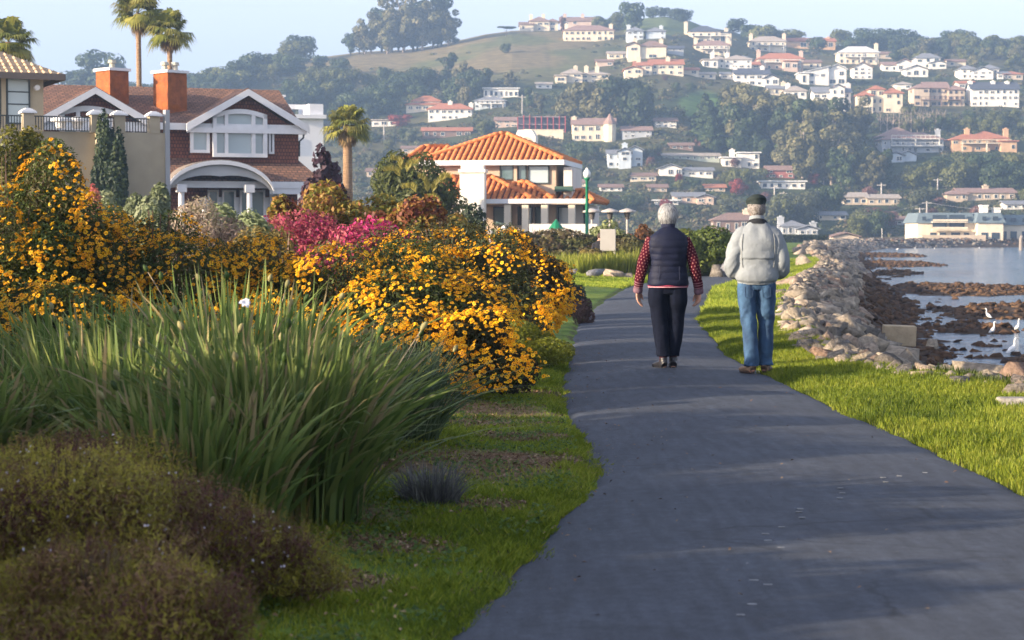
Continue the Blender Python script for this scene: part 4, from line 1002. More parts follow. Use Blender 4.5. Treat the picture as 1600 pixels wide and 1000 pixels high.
def stucco_house():
    Y0 = 86; a = R(25); l = Loc(70, Y0, a); u, z = l.u, l.z
    root = empty('stucco_house', (at(70, 365, Y0).x, Y0, 0), a, 'beige stucco house with pale tiled hipped roof and walled terrace at the far left', 'house')
    st = mat('beige_stucco', (.40,.34,.235), .9, .08, 1.5, bump=.15, bscale=30)
    tile = mat('pale_roof_tiles', (.52,.38,.24), .85, .25, 4)
    mb = MB(); mb.box(-7, 0, 0, 8, 0, 8.15); mb.build('wall', st, root)
    e, A = .7, 8.2
    c0, c1, c2, c3 = (-8,-e,A), (e,-e,A), (e,8+e,A), (-8,8+e,A); r0, r1 = (-5,4,10.2), (-3.2,4,10.2)
    mb = MB(); mb.add([c0,c1,c2,c3,r0,r1], [(0,1,5,4),(1,2,5),(2,3,4,5),(3,0,4),(3,2,1,0)]); ro = mb.build('roof', tile, root)
    mb = MB(); tile_rows(mb, [c0,c1,r1,r0], (0,1,.6), .07, .3); tile_rows(mb, [c1,c2,r1], (-1,0,.6), .07, .3); mb.build('roof_tiles', tile, ro)
    mb = MB(); mb.box(-8.05, e+.05, -e-.12, -e, A-.22, A+.05); mb.box(e, e+.12, -e, 8+e, A-.22, A+.05); mb.build('gutter', cm('gutter_brown', (.14,.11,.09)), ro)
    dk = cm('dark_frame', (.05,.06,.06)); fr = dict(fm=dk, fr=.07, d=.1)
    framed(root, u(-20), u(10), z(196), z(124), 0, G_TEAL, trans=(z(165),), **fr)
    framed(root, u(18), u(51), z(196), z(124), 0, G_BLIND, trans=(z(146), z(165)), **fr)
    mb = MB(); mb.box(u(11), u(17), -.12, -.0, 6, 8.1); mb.build('pier', st, root)
    mb = MB(); mb.tube([(u(60),-.02,z(139)),(u(60),-.3,z(139))], [.12,.12], 10); mb.build('wall_lamp', WHITE, root)
    # terrace in front
    P0, P1 = u(62), u(206)
    mb = MB(); mb.box(-9, u(112), -4, -.01, 0, z(213)); mb.box(u(112), u(204), -4.6, 3, 0, z(213)); mb.build('terrace_wall', st, root)
    mb = MB(); mb.box(u(204), u(210), -4.7, -4.3, 0, z(178)); mb.build('downspout', cm('spout', (.35,.36,.37)), root)
    for px in (19, 110, 142, 190):
        mb = MB(); x = u(px); mb.box(x-.22, x+.22, -4.62, -4.2, z(214), z(188)); p = mb.build('terrace_post', st, root)
        mb = MB(); n = 6
        for i in range(n):
            r0_ = .32*math.cos(i/n*1.45); mb.box(x-r0_, x+r0_, -4.41-r0_, -4.41+r0_, z(188)+i*.035, z(188)+(i+1)*.035)
        mb.build('post_cap', WHITE, p)
    for i, (x0, x1) in enumerate(((-30,14),(24,104),(116,137),(147,186))):
        mb = MB(); n = max(3, int((x1-x0)/3.6)); zz0, zz1 = z(212), z(191)
        mb.box(u(x0), u(x1), -4.45, -4.38, zz1-.05, zz1); 
        for k in range(n): xx = u(x0 + (x1-x0)*(k+.5)/n); mb.box(xx-.018, xx+.018, -4.43, -4.40, zz0, zz1-.05)
        mb.build('railing', dk, root)
    for px in (73, 96):
        mb = MB(); x = u(px); mb.tube([(x,-3,z(206)),(x,-3,z(196))], [.2,.25], 10); mb.tube([(x,-3,z(196)),(x,-3,z(192)),(x,-3,z(188))], [.42,.42,.2], 12); mb.build('finial', WHITE, root)
    framed(root, u(123), u(146), z(272), z(250), -4.6, G_DARKW, fm=st, fr=.05, d=.03)
stucco_house()

def white_house():
    Y0 = 150; l = Loc(475, Y0, R(18)); u, z = l.u, l.z
    root = empty('white_house', (at(475, 365, Y0).x, Y0, 0), R(18), 'white flat-roofed modern house with roof deck behind the shingled one', 'house')
    w = cm('white_stucco', (.72,.73,.74), .7, .03)
    mb = MB(); mb.box(u(420), u(505), 0, 7, 0, z(186)); mb.build('wall', w, root)
    mb = MB(); mb.box(u(450), u(508), -.4, 7.4, z(186), z(180)); mb.build('parapet', w, root)
    mb = MB(); mb.box(u(484), u(505), 0, 4, z(180), z(163)); mb.box(u(455), u(484), 1, 1.3, z(170), z(163)); mb.build('roof_room', w, root)
    mb = MB(); mb.box(u(432), u(454), 2, 4, z(180), z(150)); mb.box(u(430), u(456), 1.9, 4.1, z(150), z(147)); mb.build('chimney', w, root)
    framed(root, u(442), u(456), z(248), z(212), 0, G_DARKW, .14)
    mb = MB(); mb.box(u(450), u(500), -3, -2.6, 0, z(247)); mb.build('garden_wall', w, root)
white_house()

def tiled_house():
    Y0 = 125; a = R(-9); l = Loc(772, Y0, a); u, z = l.u, l.z
    root = empty('tiled_house', (at(772, 365, Y0).x, Y0, 0), a, 'cream house with bright orange barrel-tile roofs and two pale chimneys', 'house')
    st = mat('cream_stucco', (.50,.385,.285), .85, .05, 2); tl = mat('barrel_tiles', (.44,.12,.04), .8, .35, 3.5, col2=(.68,.27,.09)); tb = cm('tile_base', (.16,.05,.025))
    whi = cm('chimney_white', (.80,.76,.66))
    uL, uR = u(672), u(868)
    ze = z(252)
    mb = MB(); mb.box(uL, uR, 0, 7.6, 0, ze-.1); mb.build('wall', st, root)
    mb = MB(); mb.box(u(630), uL, 1.5, 8, 0, ze-.1); mb.build('side_wall', st, root)
    o = .55
    def hip(nm, pl):
        """pl: list of (polygon, upslope)"""
        mb = MB(); V = []; 
        for poly, al in pl: mb.add(poly, [tuple(range(len(poly)))])
        r = mb.build(nm, tb, root)
        mb = MB()
        for poly, al in pl: tile_rows(mb, poly, al, .125, .36)
        mb.build('roof_tiles', tl, r, smooth=True)
        # ridge and hip caps
        mb = MB()
        seen = set()
        for poly, al in pl:
            for i in range(len(poly)):
                A_, B_ = poly[i], poly[(i+1) % len(poly)]
                if abs(A_[2]-B_[2]) < .01 and A_[2] < ze + .3 and A_[2] < max(q[2] for q in poly) - .3: continue
                k = tuple(sorted((tuple(round(t, 1) for t in A_), tuple(round(t, 1) for t in B_))))
                if k in seen: continue
                seen.add(k); A_, B_ = Vector(A_), Vector(B_); n = max(2, int((B_-A_).length/.4)); pts = []; rad = []
                if A_.z > B_.z: A_, B_ = B_, A_
                for j in range(n): pts += [A_.lerp(B_, j/n) + Vector((0,0,.12)), A_.lerp(B_, (j+.97)/n) + Vector((0,0,.10))]; rad += [.17, .14]
                mb.tube(pts, rad, 8)
        mb.build('ridge_tiles', tl, r, smooth=True)
        return r
    A, B, C, D = (uL-o, -o, ze), (uR+o, -o, ze), (uR+o, 8.3, ze), (uL-o, 8.3, ze)
    zr = z(207); r0, r1 = ((uL+uR)/2-.25, 3.9, zr), ((uL+uR)/2+.25, 3.9, zr)
    up = hip('upper_roof', [([A,B,r1,r0], (0,1,.5)), ([B,C,r1], (-1,0,.5)), ([C,D,r0,r1], (0,-1,.5)), ([D,A,r0], (1,0,.5))])
    mb = MB(); mb.box(A[0]-.05, B[0]+.05, -o-.14, -o, ze-.28, ze+.03); mb.box(B[0], B[0]+.12, -o, 8.1, ze-.28, ze+.03); mb.build('fascia', WHITE, up)
    zl = z(226); e2 = z(253); x0 = u(624)
    hip('side_roof', [([(x0,.9,e2),(uL+.3,.9,e2),(uL+.3,4.6,zl),(x0+.6,4.6,zl)], (0,1,.5))])
    # lower roofs
    z2, z2t = z(313), z(279)
    hip('lower_roof', [([(u(690),-3.2,z2),(u(842),-3.2,z2),(u(768),-.02,z2t),(u(700),-.02,z2t)], (0,1,.5)), ([(u(842),-3.2,z2),(u(862),-.02,z2),(u(768),-.02,z2t)], (-1,0.3,.4))])
    hip('porch_roof', [([(u(780),-2.4,z(314)),(u(872),-2.4,z(314)),(u(822),-.05,z(287)),(u(806),-.05,z(288))], (0,1,.5)),])
    hip('wing_roof', [([(u(862),-1.2,z(317)),(u(930),-1.2,z(317)),(u(905),1.6,z(300)),(u(866),1.6,z(300))], (0,1,.5)), ([(u(930),-1.2,z(317)),(u(934),5,z(317)),(u(905),1.6,z(300))], (-1,0,.5))])
    mb = MB(); mb.box(u(690)-.1, u(924), -3.35, -3.2, z2-.26, z2+.02); mb.build('lower_fascia', WHITE, root)
    mb = MB(); mb.box(u(694), u(862), -3.2, -.02, z2-.3, z2-.26); mb.box(u(862), u(920), -2.5, -.02, z2-.3, z2-.262); mb.build('porch_ceiling', st, root)
    mb = MB(); mb.box(u(868), u(918), .4, 6, 0, z2-.3); mb.box(u(880), u(893), -.02, 5, z2, z(262)); mb.build('wing_wall', cm('wing_cream', (.64,.59,.52)), root)
    mb = MB(); mb.box(u(868), u(896), -.6, -.5, z(300), z(292)); mb.box(u(868), u(896), -.62, 1.0, z(298), z(297)); mb.build('balcony', cm('green_rail', (.05,.10,.08)), root)
    dk = cm('dark_frame', (.05,.06,.06)); fr = dict(fm=dk, fr=.08, d=.1)
    framed(root, u(781), u(803), z(282), z(258), 0, G_TEAL, **fr); framed(root, u(809), u(823), z(282), z(258), 0, G_TEAL, **fr); framed(root, u(825), u(858), z(288), z(259), 0, G_BLIND, **fr)
    mb = MB(); mb.box(u(803)+.02, u(809)-.02, -.2, 0, z(300), z(257)); mb.build('pier', st, root)
    for x0_, x1_, g in ((771,800,G_TEAL),(809,820,G_DARKW),(822,832,G_TEAL),(836,852,G_TEAL),(870,896,G_BLIND),(910,916,G_DARKW)):
        framed(root, u(x0_), u(x1_), z(352), z(323), -.02 if x0_ < 860 else .38, g, **fr)
    for px in (763, 805, 832, 861, 902):
        mb = MB(); x = u(px); mb.box(x-.2, x+.2, -3.15, -2.75, 0, z2-.3); mb.build('pillar', cm('pillar_cream', (.76,.67,.52)), root)
    # white chimneys
    mb = MB(); x0, x1 = u(724, -3.4), u(761, -3.4); mb.box(x0, x1, -4.2, -3.4, 0, z(273)); mb.box(x0-.08, x1+.08, -4.3, -3.3, z(273), z(268)); mb.box(x0+.06, x1-.06, -4.15, -3.45, z(268), z(262)); mb.build('front_chimney', whi, root)
    mb = MB(); x0, x1 = u(804, 6), u(838, 6); mb.box(x0, x1, 6, 7.2, 5, z(207)); mb.extrude([(x0,5.98,z(207)),(x1,5.98,z(207)),(x1-.25,5.98,z(196)),(x0+.25,5.98,z(196))], (0,1.25,0))
    ch = mb.build('rear_chimney', whi, root)
    mb = MB(); xc = (x0+x1)/2+.1; k = 10; mb.extrude([(xc-.42,5.96,z(226))]+[(xc-.42*math.cos(math.pi*i/k),5.96,z(218)+.42*math.sin(math.pi*i/k)) for i in range(k+1)]+[(xc+.42,5.96,z(226))], (0,.06,0)); mb.build('arched_recess', cm('recess', (.50,.42,.33)), ch)
tiled_house()
# ================================================================ ROCKS, MUD, BIRDS
def rock_arrays(seed, npts=16, flat=.7):
    g = np.random.default_rng(seed); d = g.normal(size=(npts, 3)); d /= np.linalg.norm(d, axis=1, keepdims=True)
    P = d * (.8+.35*g.random((npts, 1))) * np.array([1, .8, flat])
    bm = bmesh.new(); [bm.verts.new(p) for p in P]
    r = bmesh.ops.convex_hull(bm, input=bm.verts)
    bmesh.ops.delete(bm, geom=[v for v in bm.verts if not v.link_faces], context='VERTS')
    bmesh.ops.triangulate(bm, faces=bm.faces); bm.verts.index_update()
    V = np.array([v.co[:] for v in bm.verts]); Fc = np.array([[v.index for v in f.verts] for f in bm.faces]); bm.free()
    return V, Fc
def rock_mat(name, ramp, scale=1.2):
    m, N, L, P = new_mat(name); tc = N.new('ShaderNodeTexCoord'); oi = N.new('ShaderNodeObjectInfo'); at_ = N.new('ShaderNodeAttribute'); at_.attribute_name = 'rnd'
    n = N.new('ShaderNodeTexNoise'); n.inputs['Scale'].default_value = scale*2; n.inputs['Detail'].default_value = 8; n.inputs['Roughness'].default_value = .65; L.new(tc.outputs['Object'], n.inputs['Vector'])
    a = N.new('ShaderNodeMath'); a.operation = 'ADD'; L.new(oi.outputs['Random'], a.inputs[0]); L.new(at_.outputs['Fac'], a.inputs[1])
    f = N.new('ShaderNodeMath'); f.operation = 'FRACT'; L.new(a.outputs[0], f.inputs[0])
    cr = N.new('ShaderNodeValToRGB'); L.new(f.outputs[0], cr.inputs[0]); e = cr.color_ramp.elements
    e[0].color = c4(ramp[0]); e[1].color = c4(ramp[-1])
    for i in range(1, len(ramp)-1): x = e.new(i/(len(ramp)-1)); x.color = c4(ramp[i])
    mr = N.new('ShaderNodeMapRange'); mr.inputs['From Min'].default_value = .3; mr.inputs['From Max'].default_value = .7; mr.inputs['To Min'].default_value = .4; mr.inputs['To Max'].default_value = 1.4; L.new(n.outputs[0], mr.inputs[0])
    vm = N.new('ShaderNodeVectorMath'); vm.operation = 'SCALE'; L.new(cr.outputs[0], vm.inputs[0]); L.new(mr.outputs[0], vm.inputs['Scale']); L.new(vm.outputs[0], P.inputs['Base Color'])
    P.inputs['Roughness'].default_value = .92; P.inputs['Specular IOR Level'].default_value = .15
    bp = N.new('ShaderNodeBump'); bp.inputs['Distance'].default_value = .06; bp.inputs['Strength'].default_value = .9; L.new(n.outputs[0], bp.inputs['Height']); L.new(bp.outputs[0], P.inputs['Normal'])
    return m
ROCK = rock_mat('riprap_stone', [(.26,.225,.18),(.36,.30,.225),(.15,.14,.13),(.25,.17,.125),(.42,.36,.28),(.08,.075,.07),(.24,.21,.17),(.33,.28,.21),(.13,.12,.11)], 2.0)
BROWN = rock_mat('mussel_crusted_stone', [(.075,.045,.028),(.12,.07,.04),(.05,.035,.028),(.16,.095,.05)], 3)
GREYR = rock_mat('grey_stone', [(.30,.28,.25),(.20,.20,.21),(.36,.33,.28)], 2)
TEMPL = [rock_arrays(100+i, 10 + i % 5, .5 + .03*i) for i in range(9)]
def scatter(name, pts, sizes, m, templ=TEMPL, g=np.random.default_rng(5), flat=1.0):
    Vs, Fs, Rs = [], [], []; n = 0
    for p, s in zip(pts, sizes):
        V, Fc = templ[g.integers(len(templ))]; q = Euler(tuple(g.uniform(-.5,.5,2)) + (g.uniform(0,6.28),)).to_matrix(); A = np.array(q)
        W = (V * np.array([1, g.uniform(.7,1.1), g.uniform(.7,1.1)*flat]) * s) @ A.T + np.array(p)
        Vs.append(W); Fs.append(Fc+n); n += len(V); Rs.append(np.full(len(V), g.random()))
    me = np_mesh(name, np.concatenate(Vs), [np.concatenate(Fs)], [m], attrs={'rnd': np.concatenate(Rs)})
    return link(name, me)
def shore_rocks():
    g = np.random.default_rng(21)
    ms = [np_mesh('boulder', V, [Fc], [ROCK], attrs={'rnd': np.zeros(len(V))}) for V, Fc in TEMPL]
    cand = []; forced = {}
    for i in range(3700):
        Y = 12 + 118*g.random()**1.5; w = 1 + Y/450
        d = g.uniform(-.35, float(np.interp(Y, [30,44,100,120], [2.5,1.15,1.1,1.8]))*w)
        x = float(x_bank(Y)) + d; r = g.gamma(2.2, .065)*(1 + Y/90); r = min(max(r, .06), .5)
        if d < .4: r = min(r, .2)
        if 38 < Y < 110: r *= .75
        cand.append((x, Y, r))
    # hand-placed large slabs the photo shows
    big = [(1270,485,.60),(1325,478,.34),(1222,450,.62),(1345,492,.36),(1455,545,.38),(1500,590,.34),(1540,585,.36),(1580,585,.36),(1400,560,.3),(1250,470,.45),(1300,445,.5),(1260,415,.7),(1240,520,.3),(1240,500,.35),(1335,505,.34),(1300,492,.4),(1212,465,.4),(1430,575,.26),(1370,540,.3),(1285,530,.28)]
    for px, py, r in big:
        p = hit(px, py)
        if p: cand.insert(0, (p.x, p.y, r))
    for px, py, YY, r in ((1512,592,20.3,.30),(1548,588,20.6,.36),(1590,592,20.0,.36),(1480,588,20.8,.26),(1565,602,19.2,.22),(1530,604,19.4,.2),(1610,585,20.8,.4),(1460,580,21.3,.24)):
        q = at(px, py, YY); r *= 1.3; cand.insert(0, (q.x, q.y, r)); big.append(0); forced[(q.x, q.y)] = q.z - r*.3 + .03
    vis = []
    for i, (x, Y, r) in enumerate(cand):
        px = 800 + F*x/Y
        vis.append((r/Y*(1 if px < 1640 else .0)*(1.6 if i < len(big) else 1), i))
    vis.sort(reverse=True); top = set(i for _, i in vis[:290])
    pts, sz = [], []
    for i, (x, Y, r) in enumerate(cand):
        z = forced.get((x, Y), gz(x, Y)) if i in top else None
        if i in top:
            if 800+F*x/Y > 1650: continue
            o = link('boulder', ms[i % 9], None, (x, Y, z + r*.05)); o.scale = (r, r*g.uniform(.75,1.1), r*g.uniform(.6,1.0)); o.rotation_euler = (g.uniform(-.5,.5), g.uniform(-.5,.5), g.uniform(0,6.28))
            ppx, ppy = 800+F*x/Y, HOR+(CAMZ-z)*F/Y
            lm = min(((math.hypot(ppx-a, (ppy-b)*1.6), n_, a, b) for n_, a, b in (("the man's right elbow",1240,405),("the man's hip",1222,455),("the man's knees",1215,520),('the concrete block',1405,512),('the egret nearest the rocks',1581,556),('the slim white egret',1551,515),('the far mud bars',1330,405),('the shadowed hollow',1340,465),('the bottom corner of the bay',1500,560),('the flat stone in the grass',1590,632),('the distant mooring pile',1596,420),('the long dark grass tufts',1480,610),('the grass tip of the verge',1300,560),('the verge below the concrete block',1400,590))))
            ddx, ddy = ppx-lm[2], (ppy-lm[3])*1.6
            where = ('left of' if ddx < 0 else 'right of') if abs(ddx) > abs(ddy) else ('above' if ddy < 0 else 'below')
            dist = 'nearest' if Y < 20 else ('near' if Y < 27 else ('middle' if Y < 42 else 'far'))
            size = 'large slab-like' if r > .42 else ('mid-sized' if r > .26 else 'small')
            row = 'along the grass edge' if x - float(x_bank(Y)) < 1 else ('on the upper slope' if x-float(x_bank(Y)) < 2.4 else 'low down by the mud')
            tag(o, '%s %sangular rock %s %s' % (size, ('just ' if False else ''), ('just ' if lm[0] < 30 else '') + where, lm[1]), 'rock', 'rocks of the sea bank')
        else: pts.append((x, Y, r))
    A = np.array(pts); Z = height(A[:, 0], A[:, 1])
    o = scatter('riprap_rubble', np.stack([A[:, 0], A[:, 1], Z + A[:, 2]*.05], 1), A[:, 2], ROCK); tag(o, kind='stuff')
    # small filler stones
    Y = 12 + 70*g.random(3500)**1.4; X = x_bank(Y) + g.uniform(-.1, 1, 3500)*np.interp(Y, [30,44], [2.6,1.3])*(1+Y/450); Z = height(X, Y)
    o = scatter('bank_gravel', np.stack([X, Y, Z], 1), g.uniform(.03,.10,3500)*(1+Y/60), ROCK); tag(o, kind='stuff')
    # brown crusted stones on the tidal flat
    X = g.uniform(8, 62, 60000); Y = 34 + 240*g.random(60000)**1.7; Z = height(X, Y)
    k = (Z > -1.53) & (Z < -.3) & (X - x_bank(Y) > np.interp(Y, [34,46], [2.2,1.2])) & (X/Y < .32); X, Y, Z = X[k][:13000], Y[k][:13000], Z[k][:13000]
    o = scatter('tidal_stones', np.stack([X, Y, Z], 1), g.uniform(.05,.17,len(X))*(1+Y/110), BROWN, flat=.8); tag(o, kind='stuff')
    # far rip-rap edge
    n = 2600; Y = g.uniform(125, 425, n); X = x_bank(Y) + g.uniform(-1, 2.6, n)*(1+Y/400); Z = height(X, Y)
    o = scatter('far_riprap', np.stack([X, Y, Z], 1), g.uniform(.3,.8,n), ROCK); tag(o, kind='stuff')
    n = 1800; X = g.uniform(70, 330, n); Y = y_shore(X) + g.uniform(-3, 5, n); Z = height(X, Y)
    o = scatter('far_shore_stones', np.stack([X, Y, Z], 1), g.uniform(.3,.8,n), BROWN); tag(o, kind='stuff')
    # border boulders beyond the lawn
    for i, (px, py, r, lab, m) in enumerate(((887,433,.48,'pale flat boulder at the left end of the lawn border',GREYR),(930,434,.55,'dark grey boulder between two pale ones at the lawn border',GREYR),(960,435,.55,'pale pointed boulder at the lawn border left of the woman',ROCK),(980,436,.34,'smaller pale boulder beside the pointed one at the lawn border',ROCK),(1098,432,.6,'pale boulder just right of the woman\'s elbow',ROCK),(1120,436,.7,'long pale boulder between the couple',ROCK),(1141,436,.8,'grey boulder half hidden by the man\'s left sleeve',GREYR))):
        p = hit(px, py) ; V, Fc = TEMPL[i % 9]
        o = link('boulder', np_mesh('boulder', V, [Fc], [m], attrs={'rnd': np.full(len(V), i*.13)}), None, p + Vector((0,0,r*.25))); o.scale = (r, r*.7, r*.62); o.rotation_euler = (.1, -.1, i)
        tag(o, lab, 'rock', 'boulders bordering the lawn')
    p = at(1405, 518, 42); mb = MB(); mb.box(-.34,.34,-.25,.25,-.3,.13); o = mb.build('concrete_block', mat('weathered_concrete', (.36,.29,.19), .9, .15, 6, bump=.3), loc=p, bevel=.02); o.rotation_euler = (0,.03,R(-6)); tag(o, 'square-cut tan concrete block lying at the foot of the bank', 'block')
    p = hit(1588, 632); 
    if p: mb = MB(); mb.box(-.14,.14,-.1,.1,-.05,.03); o = mb.build('flat_stone', GREYR, loc=p+Vector((0,0,.02)), bevel=.02); tag(o, 'flat grey stone lying in the grass at the right edge', 'rock')
shore_rocks()

def egret_mesh():
    """body, neck and head as one continuous skin, facing +x"""
    mb = MB()
    body = [(-.15,0,.24),(-.09,0,.275),(-.02,0,.325),(.045,0,.375),(.075,0,.43),(.085,0,.49),(.075,0,.55),(.085,0,.60),(.115,0,.625),(.15,0,.62)]
    mb.tube(body, [.012,.05,.075,.06,.036,.024,.02,.022,.024,.012], 12)
    return mb
def birds():
    wh = mat('white_plumage', (.80,.80,.78), .8, .05, 6); dk = cm('bird_leg', (.05,.05,.04)); bl = cm('bill', (.30,.22,.06))
    for px, py, sc, rz, lab in ((1544,499,1.0,2.6,'white egret standing furthest out, beside the brown spit'),(1551,524,1.05,-1.2,'slim white egret standing in the pool left of another one'),(1590,519,1.05,-1.4,'white egret upright in the pool near the right edge'),(1581,556,1.1,.2,'white egret nearest the rocks with its neck stretched')):
        dx, dz = pix_dir(px, py); Y = (CAMZ+1.5)/-dz
        e = empty('egret', (dx*Y, Y, -1.62), rz, lab, 'bird', 'egrets in the shallows'); e.scale = (sc*.78,)*3
        egret_mesh().build('body', wh, e, smooth=True)
        for s in (-1, 1):
            mb = MB(); mb.tube([(.0,.025*s,.30),(-.02,.025*s,.17),(.0,.025*s,0)], [.014,.008,.008], 6); mb.tube([(0,.025*s,.003),(.05,.025*s,.003)], .006, 5); mb.build('leg', dk, e)
        mb = MB(); mb.tube([(.145,0,.62),(.23,0,.605)], [.011,.002], 6); mb.build('beak', bl, e)
        mb = MB(); V = [(-.17,.04,.23),(-.08,.066,.31),(.03,.058,.37),(.03,.052,.31),(-.06,.055,.25)]; mb.extrude(V, (0,.012,0)); V = [(x, -y, z) for x, y, z in V]; mb.extrude(V, (0,-.012,0)); mb.build('wing', wh, e)
    g = random.Random(4)
    for px, py in ((1360,401),(1366,398),(1379,400),(1333,395),(1295,390),(1322,392),(1402,391),(1430,389),(1460,390),(1530,389)):
        dx, dz = pix_dir(px, py); Y = (CAMZ+1.5)/-dz
        e = empty('gull', (dx*Y, Y, -1.47), g.random()*6, None, 'bird', 'gulls on the far mud and water')
        e['label'] = 'tiny white gull on the far mud bar' if 1350 < px < 1385 else ('tiny white gull near the far rocky point' if px < 1350 else 'tiny white gull floating off the far shore')
        mb = MB(); mb.tube([(-.25,0,.12),(-.1,0,.13),(.08,0,.17),(.16,0,.25),(.22,0,.3),(.28,0,.29)], [.01,.09,.10,.05,.055,.01], 8); mb.build('body', wh, e, smooth=True)
        mb = MB(); mb.tube([(.27,0,.29),(.35,0,.28)], [.015,.004], 5); mb.build('beak', bl, e)
    dx, dz = pix_dir(1595, 391); Y = (CAMZ+1.5)/-dz
    mb = MB(); mb.tube([(0,0,-2),(0,0,2.2)], [.35,.3], 10); mb.tube([(.1,0,2.2),(.1,0,2.6)], [.3,.25], 10); o = mb.build('mooring_pile', cm('pile_wood', (.28,.24,.2)), loc=(dx*Y, Y, -1.5)); tag(o, 'weathered mooring pile in the water at the right edge', 'pile')
    dx, dz = pix_dir(1372, 386); Y = 400
    e = empty('moored_boat', (dx*Y, Y, -1.5), R(10), 'small dark boat with white cabin moored at the far shore', 'boat')
    mb = MB(); st = [(-3,.3,.9),(-2,1.0,.7),(0,1.15,.7),(2,.9,.8),(3.2,.08,1.1)]; V = []
    for x, w, h in st: V += [(x,-w,h),(x,-w*.6,-.1),(x,w*.6,-.1),(x,w,h)]
    Fs = []
    for i in range(4):
        for j in range(3): a = i*4+j; Fs.append((a, a+1, a+5, a+4))
        Fs.append((i*4+3, i*4, i*4+4, i*4+7))
    Fs += [(3,2,1,0), (16,17,18,19)]; mb.add(V, Fs); mb.build('hull', cm('hull_dark', (.06,.04,.05)), e)
    mb = MB(); mb.box(-1.8, .3, -.6, .6, .7, 1.7); mb.build('cabin', hwall('white'), e, bevel=.06); mb = MB(); mb.tube([(.8,0,.7),(.8,0,4)], .05, 6); mb.build('mast', hwall('white'), e)
birds()
# ================================================================ PLANTS, HEDGES, PALMS, LAMP
def dome_blobs(w, d, h, n, g, base=.1, lump=.28):
    """lumpy dome around the origin, w x d wide and h high"""
    w *= 1.38; d *= 1.2; lump *= .86
    bl = [(0, 0, h*.38, w*.36, d*.36, h*.40)]
    for i in range(n):
        a = g.random()*6.283; r = g.random()**.5; el = g.random()**.8
        x = math.cos(a)*r*w*.40; y = math.sin(a)*r*d*.40; zt = h*math.sqrt(max(0, 1-(r*.86)**3.2))
        k = lump*(.6+.7*g.random()); z = max(base*h+h*k*.5, (zt - h*k*.9)*(.35+.65*el))
        bl.append((x, y, z, k*w*.75, k*d*.75, k*h*.95))
    return bl
FOL = {}
def fol(name, ramp, tr=.3):
    if name not in FOL: FOL[name] = leaf_mat('leaves_'+name, ramp, tr)
    return FOL[name]
TWIG = mat('twigs', (.10,.065,.045), .9, .3, 10)
def stems_mesh(w, h, n, g, r=.008, m=None):
    mb = MB()
    for i in range(n):
        a = g.random()*6.283; q = g.random()**.5; x, y = math.cos(a)*q*w*.42, math.sin(a)*q*w*.42; hh = h*math.sqrt(max(.1, 1-q*q))*.95
        mb.tube([(x*.25, y*.25, 0), (x*.6+g.normal()*.02*w, y*.6, hh*.45), (x, y, hh)], [r*1.6, r, r*.4], 4, cap=False)
    return mb.build('stems', m or TWIG, link_it=False)
def bush(name, label, cat, px, Y, wpx, top, mt, n, leaf, aspect=.5, lumps=14, depth=.8, seed=1, base=0.0, group=None, spread=.35, stems=18, x=None, z0=None, droop=0, patchy=.5, shell=.55, noise=.12, wh=None):
    g = np.random.default_rng(seed); w, h = wh or (wpx*Y/F, CAMZ + (HOR-top)*Y/F - base)
    X = (px-800)/F*Y if x is None else x
    z = gz(X, Y) if z0 is None else z0
    root = empty(name, (X, Y, z), 0, label, cat, group)
    bl = dome_blobs(w, w*depth, h - z, lumps, g)
    P, Nn, idx, r = blob_points(n, bl, g, shell, floor=.02)
    zmax = P[:, 2].max(); P[:, 2] *= (h - z)/zmax
    rb = g.random(len(bl)); rnd = np.clip(.5 + (rb[idx]-.5)*patchy*1.6 + g.normal(size=len(P))*noise, 0, 1)
    V, Fq, rv = leaves(P, Nn + g.normal(size=P.shape)*spread, leaf*(.6+.8*g.random(len(P))), rnd, aspect, g=g, droop=droop)
    me = np_mesh('foliage', V, [Fq], [mt], attrs={'rnd': rv}); link('foliage', me, root)
    if stems: link('stems', stems_mesh(w, h - z, stems, g, r=.004+.004*w), root)
    return root, bl, P, Nn

# ---- daisy flowers
def daisy_arrays(r=.0205, seed=0):
    g = np.random.default_rng(seed); V = []; Fq = []; mi = []; k = 9
    for i in range(k):
        a = 2*math.pi*i/k + g.normal()*.08; L = r*(.9+.2*g.random()); w = r*.30; z = r*.18*g.normal()
        c, s = math.cos(a), math.sin(a); n = len(V)
        V += [(c*r*.12, s*r*.12, .002), (c*L*.62 - s*w, s*L*.62 + c*w, .004+z*.5), (c*L, s*L, z), (c*L*.62 + s*w, s*L*.62 - c*w, .004+z*.5)]
        Fq.append((n, n+3, n+2, n+1)); mi.append(0)
    n = len(V)
    for i in range(6): a = i*math.pi/3; V.append((r*.25*math.cos(a), r*.25*math.sin(a), .006))
    V.append((0, 0, .013))
    tri = [(n+i, n+(i+1) % 6, n+6) for i in range(6)]
    return np.array(V), np.array(Fq), np.array(tri)
PETAL = leaf_mat('petals', [(.85,.36,.006),(.90,.48,.010),(.95,.60,.025)], .35)
EYE = mat('flower_eye', (.25,.09,.01), .8, .2, 40)
DAISY = [daisy_arrays(seed=i) for i in range(3)]
DAISY_ME = [np_mesh('blossom', V, [Fq, T], [PETAL, EYE], midx=[0]*len(Fq)+[1]*len(T), attrs={'rnd': np.full(len(V), .5)}) for V, Fq, T in DAISY]
def frames(Nn, g):
    Nn = Nn/np.linalg.norm(Nn, axis=1, keepdims=True); t = g.normal(size=Nn.shape); t -= Nn*(t*Nn).sum(1, keepdims=True); t /= np.linalg.norm(t, axis=1, keepdims=True)
    return np.stack([t, np.cross(Nn, t), Nn], 2)
